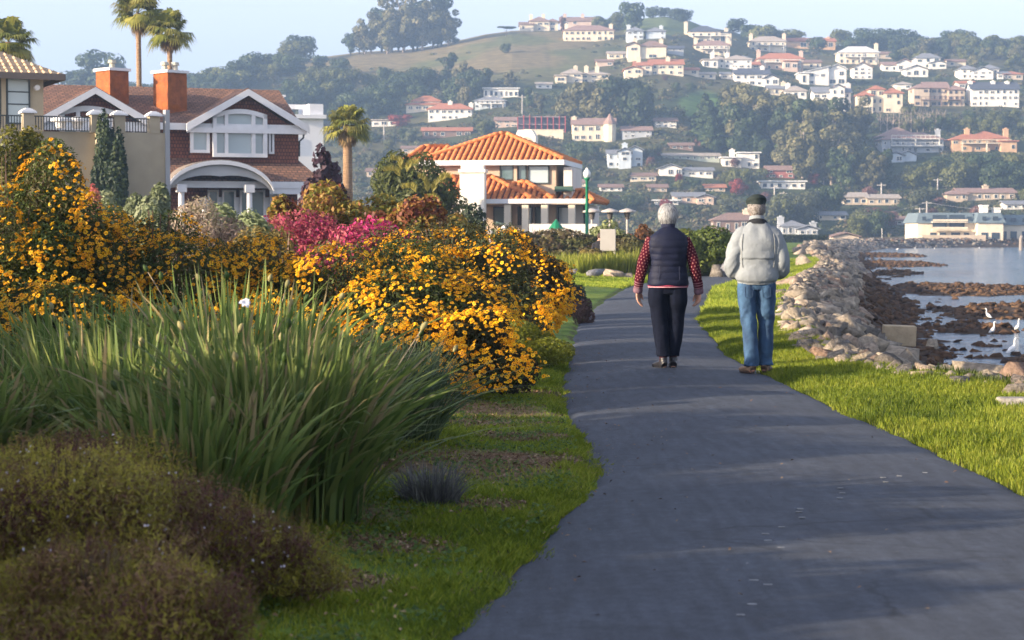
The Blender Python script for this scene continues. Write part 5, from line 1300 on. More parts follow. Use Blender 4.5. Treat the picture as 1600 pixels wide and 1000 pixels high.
def blossoms(root, bl, ncl, per, g, h, rad=.12, zlo=.25, front=True, bias=None, size=1.0, individuals=100):
    P, Nn, idx, r = blob_points(ncl*8, bl, g, .97, floor=h*zlo)
    # keep the points that are outside all other blobs
    B = np.array(bl); keep = np.ones(len(P), bool)
    for b in B:
        q = (((P - b[:3])/(b[3:6]*1.02))**2).sum(1); keep &= (q > .93)
    if front: keep &= (Nn[:, 1] < .45)
    P, Nn = P[keep], Nn[keep]
    if bias is not None:
        p = bias(P); k = g.random(len(P)) < p; P, Nn = P[k], Nn[k]
    P, Nn = P[:ncl], Nn[:ncl]
    m = g.poisson(per*1.7, len(P)) + 1; C = np.repeat(P, m, 0); N0 = np.repeat(Nn, m, 0)
    off = g.normal(size=C.shape)*rad*.5; off -= N0*(off*N0).sum(1, keepdims=True)*.7
    Q = C + off + N0*.035; up = N0*.7 + np.array([-.15,-.25,.75]) + g.normal(size=C.shape)*.5
    A = frames(up, g); n = len(Q)
    sc = size*g.uniform(.55, 1.2, n)
    order = np.argsort(Q[:, 1] - Q[:, 2]*.3)
    ind = set(order[:individuals].tolist())
    Vs, Fs, Ts, Rs = [], [], [], []; c = 0
    for i in range(n):
        V, Fq, T = DAISY[i % 3]
        if i in ind:
            o = link('blossom', DAISY_ME[i % 3], root); M = Matrix.Identity(4)
            for a in range(3):
                for b in range(3): M[a][b] = A[i][a][b]*sc[i]
                M[a][3] = Q[i][a]
            o.matrix_local = M; continue
        W = V*sc[i] @ A[i].T + Q[i]; Vs.append(W); Fs.append(Fq+c); Ts.append(T+c); c += len(V); Rs.append(np.full(len(V), g.random()))
    if Vs:
        Fq = np.concatenate(Fs); T = np.concatenate(Ts)
        o = link('blossoms', np_mesh('blossoms', np.concatenate(Vs), [Fq, T], [PETAL, EYE], midx=np.concatenate([np.zeros(len(Fq)), np.ones(len(T))]), attrs={'rnd': np.concatenate(Rs)}), root); o['kind'] = 'stuff'
GD = [(.03,.048,.015),(.06,.088,.022),(.10,.135,.035),(.08,.07,.03)]
def daisy_bush(label, px, Y, wpx, top, n, ncl, per, seed, lumps=16, depth=.8, zlo=.2, bias=None, dark=False):
    mt = fol('daisy_dark', [(.03,.022,.015),(.04,.036,.018),(.045,.06,.02),(.06,.075,.025)], .2) if dark else fol('daisy', GD)
    root, bl, P, Nn = bush('daisy_bush', label, 'flowering bush', px, Y, wpx, top, mt, n, .022, .28, lumps, depth, seed, group='yellow daisy bushes beside the path', spread=.8, stems=46, patchy=.8)
    h = max(b[2]+b[5] for b in bl); blossoms(root, bl, ncl, per, np.random.default_rng(seed+50), h, zlo=zlo, bias=bias)
    return root
daisy_bush('rounded yellow daisy bush overhanging the path edge', 808, 23.5, 140, 348, 26000, 150, 9, 1, dark=True, zlo=.1, bias=lambda P: np.where(P[:, 0] > -.05, 1, .45))
daisy_bush('yellow daisy bush on the brown-stemmed hump between the pink shrub and the path', 695, 21.5, 230, 338, 34000, 165, 10, 2, lumps=20, bias=lambda P: np.where((P[:, 0] > -.2) & (P[:, 2] < 1.0), .25, 1), dark=True)
daisy_bush('broad yellow daisy bush in the middle behind the long leaves', 560, 17.5, 330, 372, 40000, 250, 9, 3, lumps=22)
daisy_bush('low yellow daisy bush spilling onto the grass beside the long leaves', 690, 16.2, 200, 470, 22000, 95, 9, 4, zlo=.12, bias=lambda P: np.where(P[:, 0] > -.1, 1, .35), dark=True)
daisy_bush('yellow daisy bush in front of the terrace wall with white-cream shrubs behind it', 250, 17.5, 330, 312, 42000, 260, 9, 5, lumps=22)
daisy_bush('tallest yellow daisy bush at the left edge', 25, 16.5, 225, 215, 52000, 190, 8, 6, lumps=24, zlo=.3)
daisy_bush('lower yellow daisy bush at the left edge in front of the tallest one', 70, 14.2, 300, 440, 30000, 75, 8, 7, zlo=.3)
daisy_bush('yellow daisy bush low behind the tips of the long leaves at centre left', 400, 14.8, 200, 455, 20000, 110, 8, 8, zlo=.3)

# ---- shrubs behind
bush('dome_shrub', 'yellow-green domed shrub at the left edge below the stucco house', 'shrub', 38, 26, 130, 196, fol('olive', [(.06,.07,.012),(.12,.12,.02),(.20,.17,.03)]), 22000, .030, .6, 18, seed=11)
bush('pink_shrub', 'magenta-flowered shrub behind the yellow bushes', 'shrub', 520, 26, 235, 326, fol('pink', [(.16,.03,.05),(.45,.03,.13),(.62,.06,.24),(.28,.06,.07),(.40,.10,.12)], .35), 34000, .028, .6, 44, seed=12, spread=.7, noise=.2, patchy=.9)
bush('bronze_shrub', 'bronze and yellow-green shrub rising behind the magenta one', 'shrub', 545, 31, 165, 283, fol('bronze', [(.10,.03,.025),(.20,.07,.03),(.30,.20,.04),(.16,.16,.03)], .35), 20000, .045, .6, 34, seed=13, spread=.75, noise=.2)
bush('bronze_shrub', 'smaller bronze shrub right of the magenta one', 'shrub', 640, 29, 130, 305, fol('bronze', []), 16000, .042, .6, 28, seed=14, spread=.75, noise=.2)
bush('bronze_shrub', 'dark reddish shrub at the left shoulder of the magenta one', 'shrub', 470, 30, 100, 300, fol('bronze', []), 10000, .042, .6, 20, seed=15, spread=.75, noise=.2)
bush('dry_shrub', 'greyish dry twiggy shrub with straw-coloured tips', 'shrub', 318, 21.5, 165, 306, fol('dry', [(.16,.11,.08),(.30,.22,.17),(.42,.33,.26),(.20,.19,.10)], .25), 24000, .03, .22, 20, seed=16, stems=60, spread=.9)
bush('pale_shrub', 'pale grey-green shrub right of the dry twiggy one', 'shrub', 378, 24, 120, 316, fol('pale', [(.14,.17,.08),(.22,.26,.13),(.32,.35,.20)], .3), 16000, .034, .4, 16, seed=17)
bush('olive_shrub', 'yellowish shrub in front of the pale grey-green one', 'shrub', 400, 20.5, 110, 352, fol('straw', [(.10,.08,.025),(.18,.14,.04),(.26,.20,.06)], .3), 14000, .025, .35, 14, seed=18)
bush('pale_shrub', 'pale green rounded shrub in front of the entrance arch', 'shrub', 238, 48, 78, 284, fol('pale', []), 9000, .07, .45, 12, seed=19)
bush('pale_shrub', 'pale shrub below the cypress', 'shrub', 165, 42, 100, 295, fol('pale', []), 9000, .06, .45, 12, seed=20)
bush('red_shrub', 'small pinkish-red shrub left of the pale ones', 'shrub', 143, 40, 36, 288, fol('redpink', [(.30,.06,.06),(.42,.12,.10),(.30,.20,.08)], .3), 3000, .05, .5, 7, seed=21)
bush('dark_shrub', 'dark clipped shrub beside the entrance column', 'shrub', 226, 98, 46, 254, fol('darkg', [(.018,.03,.016),(.035,.052,.024)], .2), 3000, .12, .6, 9, seed=22)
bush('purple_tree', 'dark purple-leaved shrub left of the bushy palm', 'shrub', 507, 64, 58, 226, fol('purple', [(.022,.014,.02),(.05,.022,.035),(.09,.04,.05)], .2), 3800, .11, .6, 14, seed=23)
bush('feathery_tree', 'feathery green tree with golden new fronds in front of the tiled house', 'tree', 650, 76, 118, 234, fol('feather', [(.06,.08,.02),(.10,.12,.03),(.16,.17,.05)], .35), 12000, .13, .3, 24, seed=24, stems=30)
bush('fern_shrub', 'low grey shrub right of the feathery tree', 'shrub', 720, 60, 80, 318, fol('darkg', []), 3500, .08, .5, 9, seed=25)
bush('bronze_shrub', 'ochre shrub left of the big white chimney', 'shrub', 690, 40, 110, 330, fol('bronze', []), 9000, .05, .5, 12, seed=26)
# hedges by the lawn
HG = [(.05,.055,.018),(.09,.095,.03),(.14,.13,.045),(.11,.075,.045)]
bush('hedge_shrub', 'olive-brown shrub mass under the tiled house windows', 'shrub', 850, 72, 170, 356, fol('hedge', HG), 16000, .085, .5, 26, depth=.35, seed=31, patchy=.9)
bush('hedge_shrub', 'straw-tinted shrub mass left of the woman\'s shoulder', 'shrub', 965, 70, 130, 366, fol('hedge', []), 12000, .085, .5, 20, depth=.4, seed=32, patchy=.9)
bush('pale_shrub', 'pale green shrub on top of the hedge near the lamp post', 'shrub', 962, 74, 75, 343, fol('paleg', [(.12,.15,.05),(.19,.23,.08),(.28,.30,.13)], .3), 5000, .08, .5, 12, seed=33)
bush('rust_shrub', 'rust-red shrub top left of the woman\'s head', 'shrub', 1003, 78, 42, 350, fol('rust', [(.14,.05,.025),(.22,.09,.03),(.16,.12,.04)], .3), 2600, .09, .5, 8, seed=34)
bush('round_hedge', 'dense dark hedge with sunlit yellow-green top between the couple', 'hedge', 1092, 64, 118, 352, fol('hedge2', [(.04,.06,.012),(.08,.11,.02),(.15,.17,.03)], .3), 24000, .06, .6, 30, depth=.8, seed=35, patchy=.6)
bush('hedge_shrub', 'low hedge tips seen left of the man\'s collar', 'hedge', 1150, 76, 60, 368, fol('hedge2', []), 6000, .07, .6, 10, seed=36)
bush('low_shrub', 'golden-brown low shrub in the grasses by the lawn', 'shrub', 925, 65, 60, 388, fol('straw', []), 5000, .06, .35, 9, seed=37)
bush('low_shrub', 'bright yellow-green low shrub under the rounded daisy bush', 'shrub', 800, 20.2, 132, 500, fol('lime', [(.09,.11,.015),(.16,.18,.02),(.26,.25,.03)], .35), 24000, .018, .35, 20, depth=1.1, seed=38, spread=.7)
bush('low_shrub', 'green low shrub just left of the bright yellow-green one', 'shrub', 748, 21, 70, 512, fol('midg', [(.04,.07,.02),(.08,.12,.03),(.13,.17,.05)], .35), 9000, .02, .35, 9, seed=39)
bush('dark_low_shrub', 'dark low shrub at the path edge behind the rounded daisy bush', 'shrub', 893, 33, 50, 442, fol('darkg2', [(.025,.035,.03),(.05,.06,.05),(.13,.09,.10)], .2), 5000, .022, .5, 9, seed=40)
bush('dark_low_shrub', 'brownish low plant at the path edge in front of the dark one', 'shrub', 908, 30.5, 30, 466, fol('redbrown', [(.08,.05,.05),(.14,.09,.08)], .2), 2600, .02, .5, 7, seed=41)
# red cordylines under the tiled house
def spiky(label, px, Y, h, n, m, seed, name='cordyline', w=.03, cat='plant', base=None, lean=.5, group=None):
    g = random.Random(seed); X = (px-800)/F*Y; root = empty(name, (X, Y, gz(X, Y) if base is None else base), 0, label, cat, group); V = []; Fq = []; Rv = []
    for i in range(n):
        a = g.random()*6.283; l = h*g.uniform(.6, 1.1); ln = g.uniform(.05, lean); r0 = g.random()*h*.12; rr = g.random(); k = 5
        c, s = math.cos(a), math.sin(a); ww = w*g.uniform(.7, 1.2); tw = g.uniform(-.6, .6); sc, ss = math.cos(a+1.57+tw), math.sin(a+1.57+tw)
        for j in range(k+1):
            t = j/k; d = r0 + l*ln*t**1.8; z = l*t*(1-.28*ln*t*t*2); wd = ww*(1-t)**.6*(.6+.8*min(t*3, 1))*.6
            V += [(c*d + sc*wd, s*d + ss*wd, z), (c*d - sc*wd, s*d - ss*wd, z)]; Rv += [rr*.7+.3*t]*2
        n0 = len(V) - 2*(k+1)
        for j in range(k): Fq.append((n0+2*j, n0+2*j+1, n0+2*j+3, n0+2*j+2))
    link('leaves', np_mesh('leaves', V, [np.array(Fq)], [m], attrs={'rnd': Rv}), root)
    return root
CORD = leaf_mat('cordyline_leaves', [(.20,.03,.05),(.34,.08,.10),(.25,.10,.08)], .3)
spiky('red spiky cordyline left under the tiled house windows', 826, 78, 1.5, 60, CORD, 1, w=.07)
spiky('red spiky cordyline with spreading leaves in the middle of the window row', 842, 77, 1.7, 60, CORD, 2, w=.07)
spiky('small red cordyline near the lamp post', 893, 78, 1.2, 60, CORD, 3, w=.07)
# ---- long leaved clumps in front
IRIS = leaf_mat('iris_leaves', [(.055,.10,.024),(.095,.155,.034),(.155,.21,.05),(.23,.255,.08),(.30,.24,.12)], .35)
IRISG = leaf_mat('grey_iris_leaves', [(.07,.11,.05),(.11,.16,.075),(.17,.21,.11)], .35)
PODM = mat('seed_pod', (.22,.20,.09), .8, .3, 30); DRYM = mat('dry_stalk', (.42,.33,.22), .8, .2, 20)
def iris(label, px, Y, h, n, seed, m=None, w=.042, lean=.80, group='long-leaved clumps in front of the daisies', spread=.5, pods=8, x=None):
    g = np.random.default_rng(seed); X = (px-800)/F*Y; root = empty('iris_clump', (X, Y, gz(X, Y)-.02), 0, label, 'plant', group); n = int(n*1.25)
    k = 7; V = np.zeros((n, k+1, 2, 3)); Rv = np.zeros((n, k+1, 2))
    a = g.random(n)*6.283; rr = g.random(n)**.6*spread; l = h*g.uniform(.55, 1.12, n); ln = g.beta(1.4, 2.4, n)*lean*2*(.5+rr/spread*.6); tw = g.normal(size=n)*.5; ww = w*g.uniform(.6, 1.15, n)*.5
    c, s = np.cos(a), np.sin(a); b = a + 1.57 + tw; c2, s2 = np.cos(b), np.sin(b); rc = g.random(n)
    a0 = g.random(n)*6.283; bx, by = np.cos(a0)*rr, np.sin(a0)*rr
    # blades lean away from the centre of the clump
    c = .35*c + .65*np.cos(a0); s = .35*s + .65*np.sin(a0)
    for j in range(k+1):
        t = j/k; d = l*ln*t**1.7; z = l*t*(1-.30*ln*t**2.2); wd = ww*((1-t)**.55)*(.55+.45*min(1, t*4))
        V[:, j, 0] = np.stack([bx + c*d + c2*wd, by + s*d + s2*wd, z], 1); V[:, j, 1] = np.stack([bx + c*d - c2*wd, by + s*d - s2*wd, z], 1)
        Rv[:, j] = (np.clip(rc*.62 + .30*t*t + (rc > .9)*.4, 0, 1))[:, None]
    i0 = (np.arange(n)*(2*(k+1)))[:, None] + 2*np.arange(k)[None]; i0 = i0.ravel()
    link('blades', np_mesh('blades', V.reshape(-1, 3), [np.stack([i0, i0+1, i0+3, i0+2], 1)], [m or IRIS], attrs={'rnd': np.clip(Rv, 0, 1).ravel()}), root)
    for i in range(pods):
        an = g.random()*6.283; ln_ = g.uniform(.1, .55); L = h*g.uniform(.7, 1.0); r0 = g.random()*spread*.8
        pts = [(math.cos(an)*(r0 + L*ln_*t**1.6), math.sin(an)*(r0 + L*ln_*t**1.6), L*t) for t in (0, .35, .7, 1)]
        mb = MB(); mb.tube(pts, [.004,.003,.003,.002], 5); st = mb.build('stalk', DRYM if i % 3 == 0 else IRIS, root)
        q = Vector(pts[-1]); d = (q - Vector(pts[-2])).normalized(); mb = MB(); mb.tube([q, q+d*.012, q+d*.03, q+d*.045, q+d*.052], [.004,.012,.015,.009,.002], 8); mb.build('seed_pod', PODM if i % 2 else IRIS, st, smooth=True)
    return root
iris('largest long-leaved clump arching right towards the grass', 430, 9.2, .95, 800, 61, spread=.40, pods=10)
iris('long-leaved clump behind the left end of the twiggy shrub', 200, 9.8, .84, 760, 62, spread=.5)
iris('long-leaved clump at the left edge under the lower daisy bush', 10, 10.4, .68, 800, 63, spread=.55)
iris('tall long-leaved clump in the middle reaching up to the daisies', 365, 11.4, 1.06, 640, 64, spread=.5, pods=12)
iris('long-leaved clump right behind the largest one', 520, 11.6, .74, 620, 65, spread=.36)
iris('upright long-leaved clump below the tallest daisy bush', 170, 12.2, .80, 800, 66, spread=.55)
iris('small greyish long-leaved clump at the right end beside the grass', 628, 12.6, .72, 520, 67, m=IRISG, w=.018, spread=.22, lean=1.0, pods=5)
iris('thin greyish clump tucked between the largest clump and the small one', 565, 12.4, .74, 420, 68, m=IRISG, w=.020, spread=.24, lean=.95, pods=3)
iris('long-leaved clump in the left corner partly outside the picture', -130, 9.2, .62, 700, 69, spread=.5)
iris('dark straight long-leaved clump just above the purple-brown twigs', 300, 8.6, .74, 460, 70, spread=.4)
spiky('brown spiky leaves poking up in front of the magenta shrub', 425, 18.5, 1.3, 16, leaf_mat('brown_blades', [(.08,.045,.03),(.12,.07,.04)], .2), 9, name='spiky_plant', w=.05, lean=.15)
for px, Y, h, n, lab in ((885,64,.75,700,'bright yellow-green grass clump at the left of the lawn border'),(925,63,.7,700,'yellow-green grass clump in the middle of the lawn border'),(965,63,.75,700,'yellow-green grass clump right behind the pointed boulder'),(995,66,.9,600,'tall straw-coloured grass beside the woman\'s sleeve')):
    iris(lab, px, Y, h, n, int(px), m=leaf_mat('lawn_grass_clump', [(.12,.15,.02),(.22,.25,.03),(.34,.32,.06)], .4), w=.05, spread=.95, lean=.4, group='grass clumps at the lawn border', pods=0)
iris('small grey lavender tuft beside the mulch', 672, 9.9, .26, 420, 42, m=leaf_mat('lavender', [(.08,.085,.09),(.15,.155,.15),(.24,.24,.22)], .2), w=.009, spread=.14, lean=.95, group=None, pods=0)
def wild_iris_flower():
    root = [o for o in scene.objects if o.get('label', '').startswith('tall long-leaved clump in the middle')][0]
    q = at(383, 474, 10.7) - root.location; wm = mat('iris_petal', (.78,.77,.80), .6, .05, 20); V = []; Fc = []
    for i in range(6):
        a = i*math.pi/3 + .2; L = .034 if i % 2 else .028; w = .012 if i % 2 else .008; c, s = math.cos(a), math.sin(a); n = len(V)
        for t, ww, z in ((0,.003,0),(.4,w,.012),(.75,w*1.05,.012),(1,.003,.002)):
            V += [(c*L*t - s*ww, s*L*t + c*ww, z), (c*L*t + s*ww, s*L*t - c*ww, z)]
        for j in range(3): Fc.append((n+2*j, n+2*j+1, n+2*j+3, n+2*j+2))
    o = link('iris_flower', np_mesh('iris_flower', V, [np.array(Fc)], [wm]), root, q); o.rotation_euler = (R(50), R(10), 0)
    o['label'] = 'single white iris flower'
    mb = MB(); mb.tube([q*.999, q*.96 - Vector((0,0,.12)), Vector((q.x*.6, q.y*.6, 0))], .003, 5); mb.build('stalk', IRIS, root)
wild_iris_flower()

# ---- twiggy shrub with tiny white flowers in the left foreground
def twiggy(label, px, Y, wpx, top, n, seed, nf):
    mt = fol('twiggy', [(.12,.05,.045),(.17,.09,.06),(.20,.18,.04),(.33,.30,.045),(.46,.40,.07),(.22,.13,.07)], .35)
    root, bl, P, Nn = bush('heath_shrub', label, 'shrub', px, Y, wpx, top, mt, int(n*1.1), .0125, .20, 46, .9, seed, group='twiggy heath shrubs in the foreground', spread=1.0, stems=160, patchy=1.0, shell=.3, noise=.16)
    g = np.random.default_rng(seed+9); Q, N2, idx, r = blob_points(nf*3, bl, g, .98, floor=.15); k = N2[:, 1] < .3; Q, N2 = Q[k][:nf], N2[k][:nf]
    V, Fq, rv = leaves(np.repeat(Q, 3, 0) + N2.repeat(3, 0)*.012, g.normal(size=(len(Q)*3, 3)) + N2.repeat(3, 0), .0062, g.random(len(Q)*3), .8, g=g)
    o = link('tiny_flowers', np_mesh('tiny_flowers', V, [Fq], [mat('tiny_petal', (.62,.58,.66), .7, .1, 30)], attrs={'rnd': rv}), root); o['kind'] = 'stuff'
    # feathery upright sprigs standing out of the surface
    m = n//11; Q, N2, idx, r = blob_points(m*2, bl, g, .9, floor=.06); k = N2[:, 1] < .5; Q, N2 = Q[k][:m], N2[k][:m]; m = len(Q)
    d = N2*.55 + np.array([0,0,.9]) + g.normal(size=(m, 3))*.28; d /= np.linalg.norm(d, axis=1, keepdims=True); L = g.uniform(.03,.13,m)*(.3 + 1.8*vnoise(Q[:, 0]*7+seed, Q[:, 1]*7)**2); c0 = np.clip(.35 + .9*(vnoise(Q[:, 0]*5+seed, Q[:, 2]*5+3)-.5) + .12*g.normal(size=m) + .2, 0, 1); k = 9
    f = np.tile(np.linspace(.15, 1, k), m); PP = np.repeat(Q, k, 0) + np.repeat(d*L[:, None], k, 0)*f[:, None] + g.normal(size=(m*k, 3))*.003
    V, Fq, rv = leaves(PP, np.repeat(np.cross(d, g.normal(size=d.shape)), k, 0) + g.normal(size=PP.shape)*.2, .0075*(1.25-f)*g.uniform(.7,1.3,m*k), np.clip(np.repeat(c0, k) + .15*f, 0, 1), .32, g=g)
    link('sprigs', np_mesh('sprigs', V, [Fq], [mt], attrs={'rnd': rv}), root)
twiggy('twiggy shrub with tiny white flowers filling the lower left corner', 120, 7.0, 420, 700, 70000, 81, 210)
twiggy('right-hand twiggy shrub with tiny white flowers, low against the grass', 340, 7.2, 250, 792, 34000, 82, 120)
twiggy('purplish twiggy shrub behind, touching the long leaves', 110, 8.0, 300, 668, 34000, 83, 190)
twiggy('yellow-green tipped twiggy shrub at the very bottom', 170, 6.0, 330, 850, 34000, 84, 10)

# ---- trees around the houses
bush('cypress', 'dark columnar cypress in front of the terrace wall', 'tree', 166, 82, 34, 172, fol('cyp', [(.012,.026,.014),(.022,.042,.018),(.05,.07,.022)], .2), 9000, .10, .5, 40, seed=91, stems=6)
bush('cypress', 'shorter cypress close behind the right side of the taller one', 'tree', 184, 81, 26, 200, fol('cyp', []), 6000, .10, .5, 34, seed=92, stems=6)
for i, (px, Y, w, top, f, lab) in enumerate(((95,125,40,120,'bronze','yellow-brown treetop behind the terrace roof'),(160,128,32,122,'bronze','small reddish treetop left of the first brick chimney'),(75,118,30,128,'redpink','reddish treetop beside the stucco house eave'),(180,126,22,124,'paleg','green-yellow treetop touching the first brick chimney'))):
    bush('garden_tree', lab, 'tree', px, Y, w, top, fol(f, []), 2500, .16, .6, 12, seed=95+i, stems=6)
def fan_palm(label, px, Y, py, rpx, seed, base_px=None, nfr=46, trunk_r=.16, skirt=10, lit=None):
    g = random.Random(seed); s = Y/F; top = at(px, py, Y); X = top.x; Rr = rpx*s; z0 = 0
    root = empty('fan_palm', (X, Y, z0), 0, label, 'palm tree')
    Hh = top.z; mb = MB(); n = 14; pts = [((base_px-px)*s*(1-t/n)**1.5 if base_px else 0, 0, Hh*t/n) for t in range(n+1)]
    mb.tube(pts, [trunk_r*(1.25-.35*t/n + .04*(t % 2)) for t in range(n+1)], 10); mb.build('trunk', mat('palm_trunk', (.34,.22,.13), .9, .3, 3, stretch=(1,1,8), bump=.6, bscale=8), root, smooth=True)
    PM = leaf_mat('palm_leaves', [(.09,.12,.02),(.19,.21,.04),(.34,.32,.07),(.46,.38,.12)], .3)
    def frond(az, el, L, rnd, m):
        V = []; Fq = []; Rv = []
        d = Vector((math.cos(az)*math.cos(el), math.sin(az)*math.cos(el), math.sin(el))); side = Vector((-math.sin(az), math.cos(az), 0)); up = side.cross(d) * -1
        pl = L*.45; o = Vector((0,0,Hh)); k = 22; hubp = o + d*pl
        V += [o + side*.015, o - side*.015, hubp - side*.012, hubp + side*.012]; Fq.append((0,1,2,3)); Rv += [rnd]*4
        for i in range(k):
            a = (i/(k-1)-.5)*R(230); dd = d*math.cos(a) + side*math.sin(a); l = L*.62*(.75+.25*math.cos(a))*g.uniform(.9, 1.05); w = L*.035
            dr = Vector((0,0,-1))*l*(.28+.25*g.random()); pw = dd.cross(up).normalized()
            n = len(V); mid = hubp + dd*l*.6 - up*.02; tip = hubp + dd*l*.92 + dr
            V += [hubp, mid + pw*w, tip, mid - pw*w]; Fq.append((n, n+1, n+2, n+3)); Rv += [min(1, rnd + g.uniform(-.1,.15))]*4
        o_ = link('frond', np_mesh('frond', [v[:] for v in V], [np.array(Fq)], [m], attrs={'rnd': Rv}), root)
    for i in range(nfr):
        az = g.random()*6.283; el = R(88) - (i/nfr)**.8*R(125); frond(az, el, Rr*g.uniform(.9,1.1), .15 + .6*g.random(), PM)
    DM = leaf_mat('dead_fronds', [(.22,.14,.06),(.36,.25,.11)], .2)
    for i in range(skirt): frond(g.random()*6.283, R(-55-30*g.random()), Rr*.7, g.random(), DM)
    return root
fan_palm('taller of the two slim fan palms behind the chimneys, cut by the top edge', 216, 130, 20, 46, 1, base_px=219, trunk_r=.17)
fan_palm('shorter of the two slim fan palms, right of the taller one', 265, 128, 50, 42, 2, base_px=262, trunk_r=.17)
fan_palm('fan palm peeping over the stucco house roof at the left edge', 14, 100, 66, 48, 3, trunk_r=.2)
fan_palm('stocky shaggy fan palm between the white house and the tiled house', 543, 105, 196, 42, 4, trunk_r=.24, nfr=48, skirt=34)
def feathers():
    root = [o for o in scene.objects if o.name.startswith('feathery_tree')][0]; g = random.Random(5); GM = leaf_mat('golden_fronds', [(.22,.20,.035),(.34,.29,.05)], .4)
    for (px, py, ang, L) in ((628,265,97,1.1),(636,268,80,1.0),(625,275,115,.9),(668,300,92,1.3),(676,300,78,1.1),(684,320,100,.9),(650,300,110,.8),(690,285,85,.8)):
        o = at(px, py, 74.5) - root.location; d = Vector((math.cos(R(ang)), 0, math.sin(R(ang)))); V = []; Fq = []
        for i in range(26):
            t = i/25; c = o + d*L*.75*t + Vector((.3*t*t*(1 if ang < 90 else -1), 0, -.45*t*t)); 
            for sgn in (-1, 1):
                sd = Vector((d.z*sgn, 0, -d.x*sgn)); tip = c + sd*.15*(1-.6*t) + d*.22 + Vector((0, g.uniform(-.1,.1), 0)); n = len(V)
                V += [c[:], (c + d*.06)[:], tip[:], (c - d*.02)[:]]; Fq.append((n, n+1, n+2, n+3))
        link('frond', np_mesh('frond', V, [np.array(Fq)], [GM], attrs={'rnd': np.random.default_rng(3).random(len(V))}), root)
feathers()

# ---- lamp post, heaters, sign board
def street_things():
    gm = mat('green_paint', (.012,.17,.085), .45, .1, 4); Y = 78; p = at(917, 365, Y)
    e = empty('lamp_post', (p.x, Y, 0), 0, 'green lamp post with white acorn globe beside the tiled house', 'lamp post')
    z = lambda py: CAMZ + (HOR-py)*Y/F
    mb = MB(); mb.tube([(0,0,0),(0,0,.5),(0,0,.55),(0,0,z(283)),(0,0,z(281)),(0,0,z(279)),(0,0,z(277))], [.16,.13,.075,.055,.10,.13,.09], 14); mb.build('post', gm, e, smooth=True)
    mb = MB(); mb.tube([(0,0,z(279)),(0,0,z(274)),(0,0,z(270)),(0,0,z(266)),(0,0,z(264)),(0,0,z(262))], [.09,.14,.145,.08,.05,.012], 14); mb.build('globe', mat('milk_glass', (.78,.78,.74), .3, .03, 4), e, smooth=True)
    st = mat('steel', (.42,.38,.34), .4, .1, 6)
    for i, (px, Y, lab) in enumerate(((925,84,'left mushroom patio heater near the lamp post'),(953,86,'middle mushroom patio heater'),(980,86,'right mushroom patio heater beside the woman\'s head'))):
        p = at(px, 365, Y); e = empty('patio_heater', (p.x, Y, 0), 0, lab, 'heater', 'patio heaters by the tiled house')
        h = CAMZ + (HOR-330)*Y/F; mb = MB(); mb.tube([(0,0,0),(0,0,h)], .05, 8); mb.build('pole', st, e); mb = MB(); mb.tube([(0,0,h-.05),(0,0,h+.02),(0,0,h+.12)], [.42,.36,.05], 16); mb.build('reflector', st, e, smooth=True)
        mb = MB(); mb.tube([(0,0,h-.35),(0,0,h-.06)], [.09,.14], 12); mb.build('burner', cm('burner', (.10,.09,.08)), e)
    p = at(950, 365, 66); e = empty('info_board', (p.x, 66, 0), R(-12), 'pale grey blank-backed board standing in the shrubs', 'board')
    z = lambda py: CAMZ + (HOR-py)*66/F
    mb = MB(); mb.box(-.26,.26,-.03,.03, z(392), z(358)); mb.build('panel', mat('board_grey', (.30,.29,.27), .6, .06, 3), e, bevel=.01)
    for s in (-1, 1): mb = MB(); mb.box(s*.2-.03, s*.2+.03, .03, .09, 0, z(360)); mb.build('leg', st, e)
    p = at(869, 352, 80); e = empty('parasol', (p.x, 80, 0), 0, 'small dark green folded parasol by the window row', 'parasol'); z = p.z
    mb = MB(); mb.tube([(0,0,0),(0,0,z+.25)], .02, 6); mb.build('pole', st, e); mb = MB(); mb.tube([(0,0,z-.15),(0,0,z+.0),(0,0,z+.24)], [.32,.22,.02], 10); mb.build('canopy', gm, e)
    mb = MB(); q = at(880, 352, 82); mb.box(-1.4,1.4,-.1,.1,0,CAMZ+(HOR-350)*82/F); o = mb.build('low_wall', hwall('white'), loc=(q.x, 82, 0)); tag(o, 'low white wall behind the cordylines', 'wall')
    q = at(1258, 378, 290); mb = MB(); g = np.random.default_rng(8)
    P = np.stack([g.uniform(-3.6,3.4,3000), g.uniform(-1,1,3000), g.uniform(0,1.25,3000)], 1); V, Fq, rv = leaves(P, g.normal(size=P.shape)+np.array([-.4,-.6,.5]), .13, g.random(3000)*.5, .7, g=g)
    o = link('clipped_hedge', np_mesh('clipped_hedge', V, [Fq], [fol('darkg', [])], attrs={'rnd': rv}), None, (q.x, 290, 0)); tag(o, 'long dark clipped hedge by the water right of the man', 'hedge')
street_things()

# ---- unseen shrubs added left of the view to shade the near path
for i, (x, Y, w, h) in enumerate(((-5.2,6.6,2.2,2.15),(-5.3,4.4,2.2,2.1),(-5.5,9.0,2.2,2.2),(-5.8,11.4,2.2,2.3),(-5.2,2.2,2.2,2.05),(-5.1,0.0,2.2,2.1),(-5.1,-2.2,2.2,2.0),(-5.1,-4.4,2.2,2.0),(-6.1,13.6,2.2,2.1),(-4.5,3.4,2.0,1.8),(-4.6,5.5,2.0,1.85),(-4.7,7.8,2.0,1.85),(-5.0,10.2,2.0,1.85),(-4.5,1.2,2.0,1.8))):
    bush('shade_shrub', 'tall dense green shrub standing left of the view', 'shrub', 0, Y, 0, 0, fol('midg', []), 5000, .07, .6, 14, seed=200+i, x=x, wh=(w, h), group='unseen shrubs added on the left for shade')

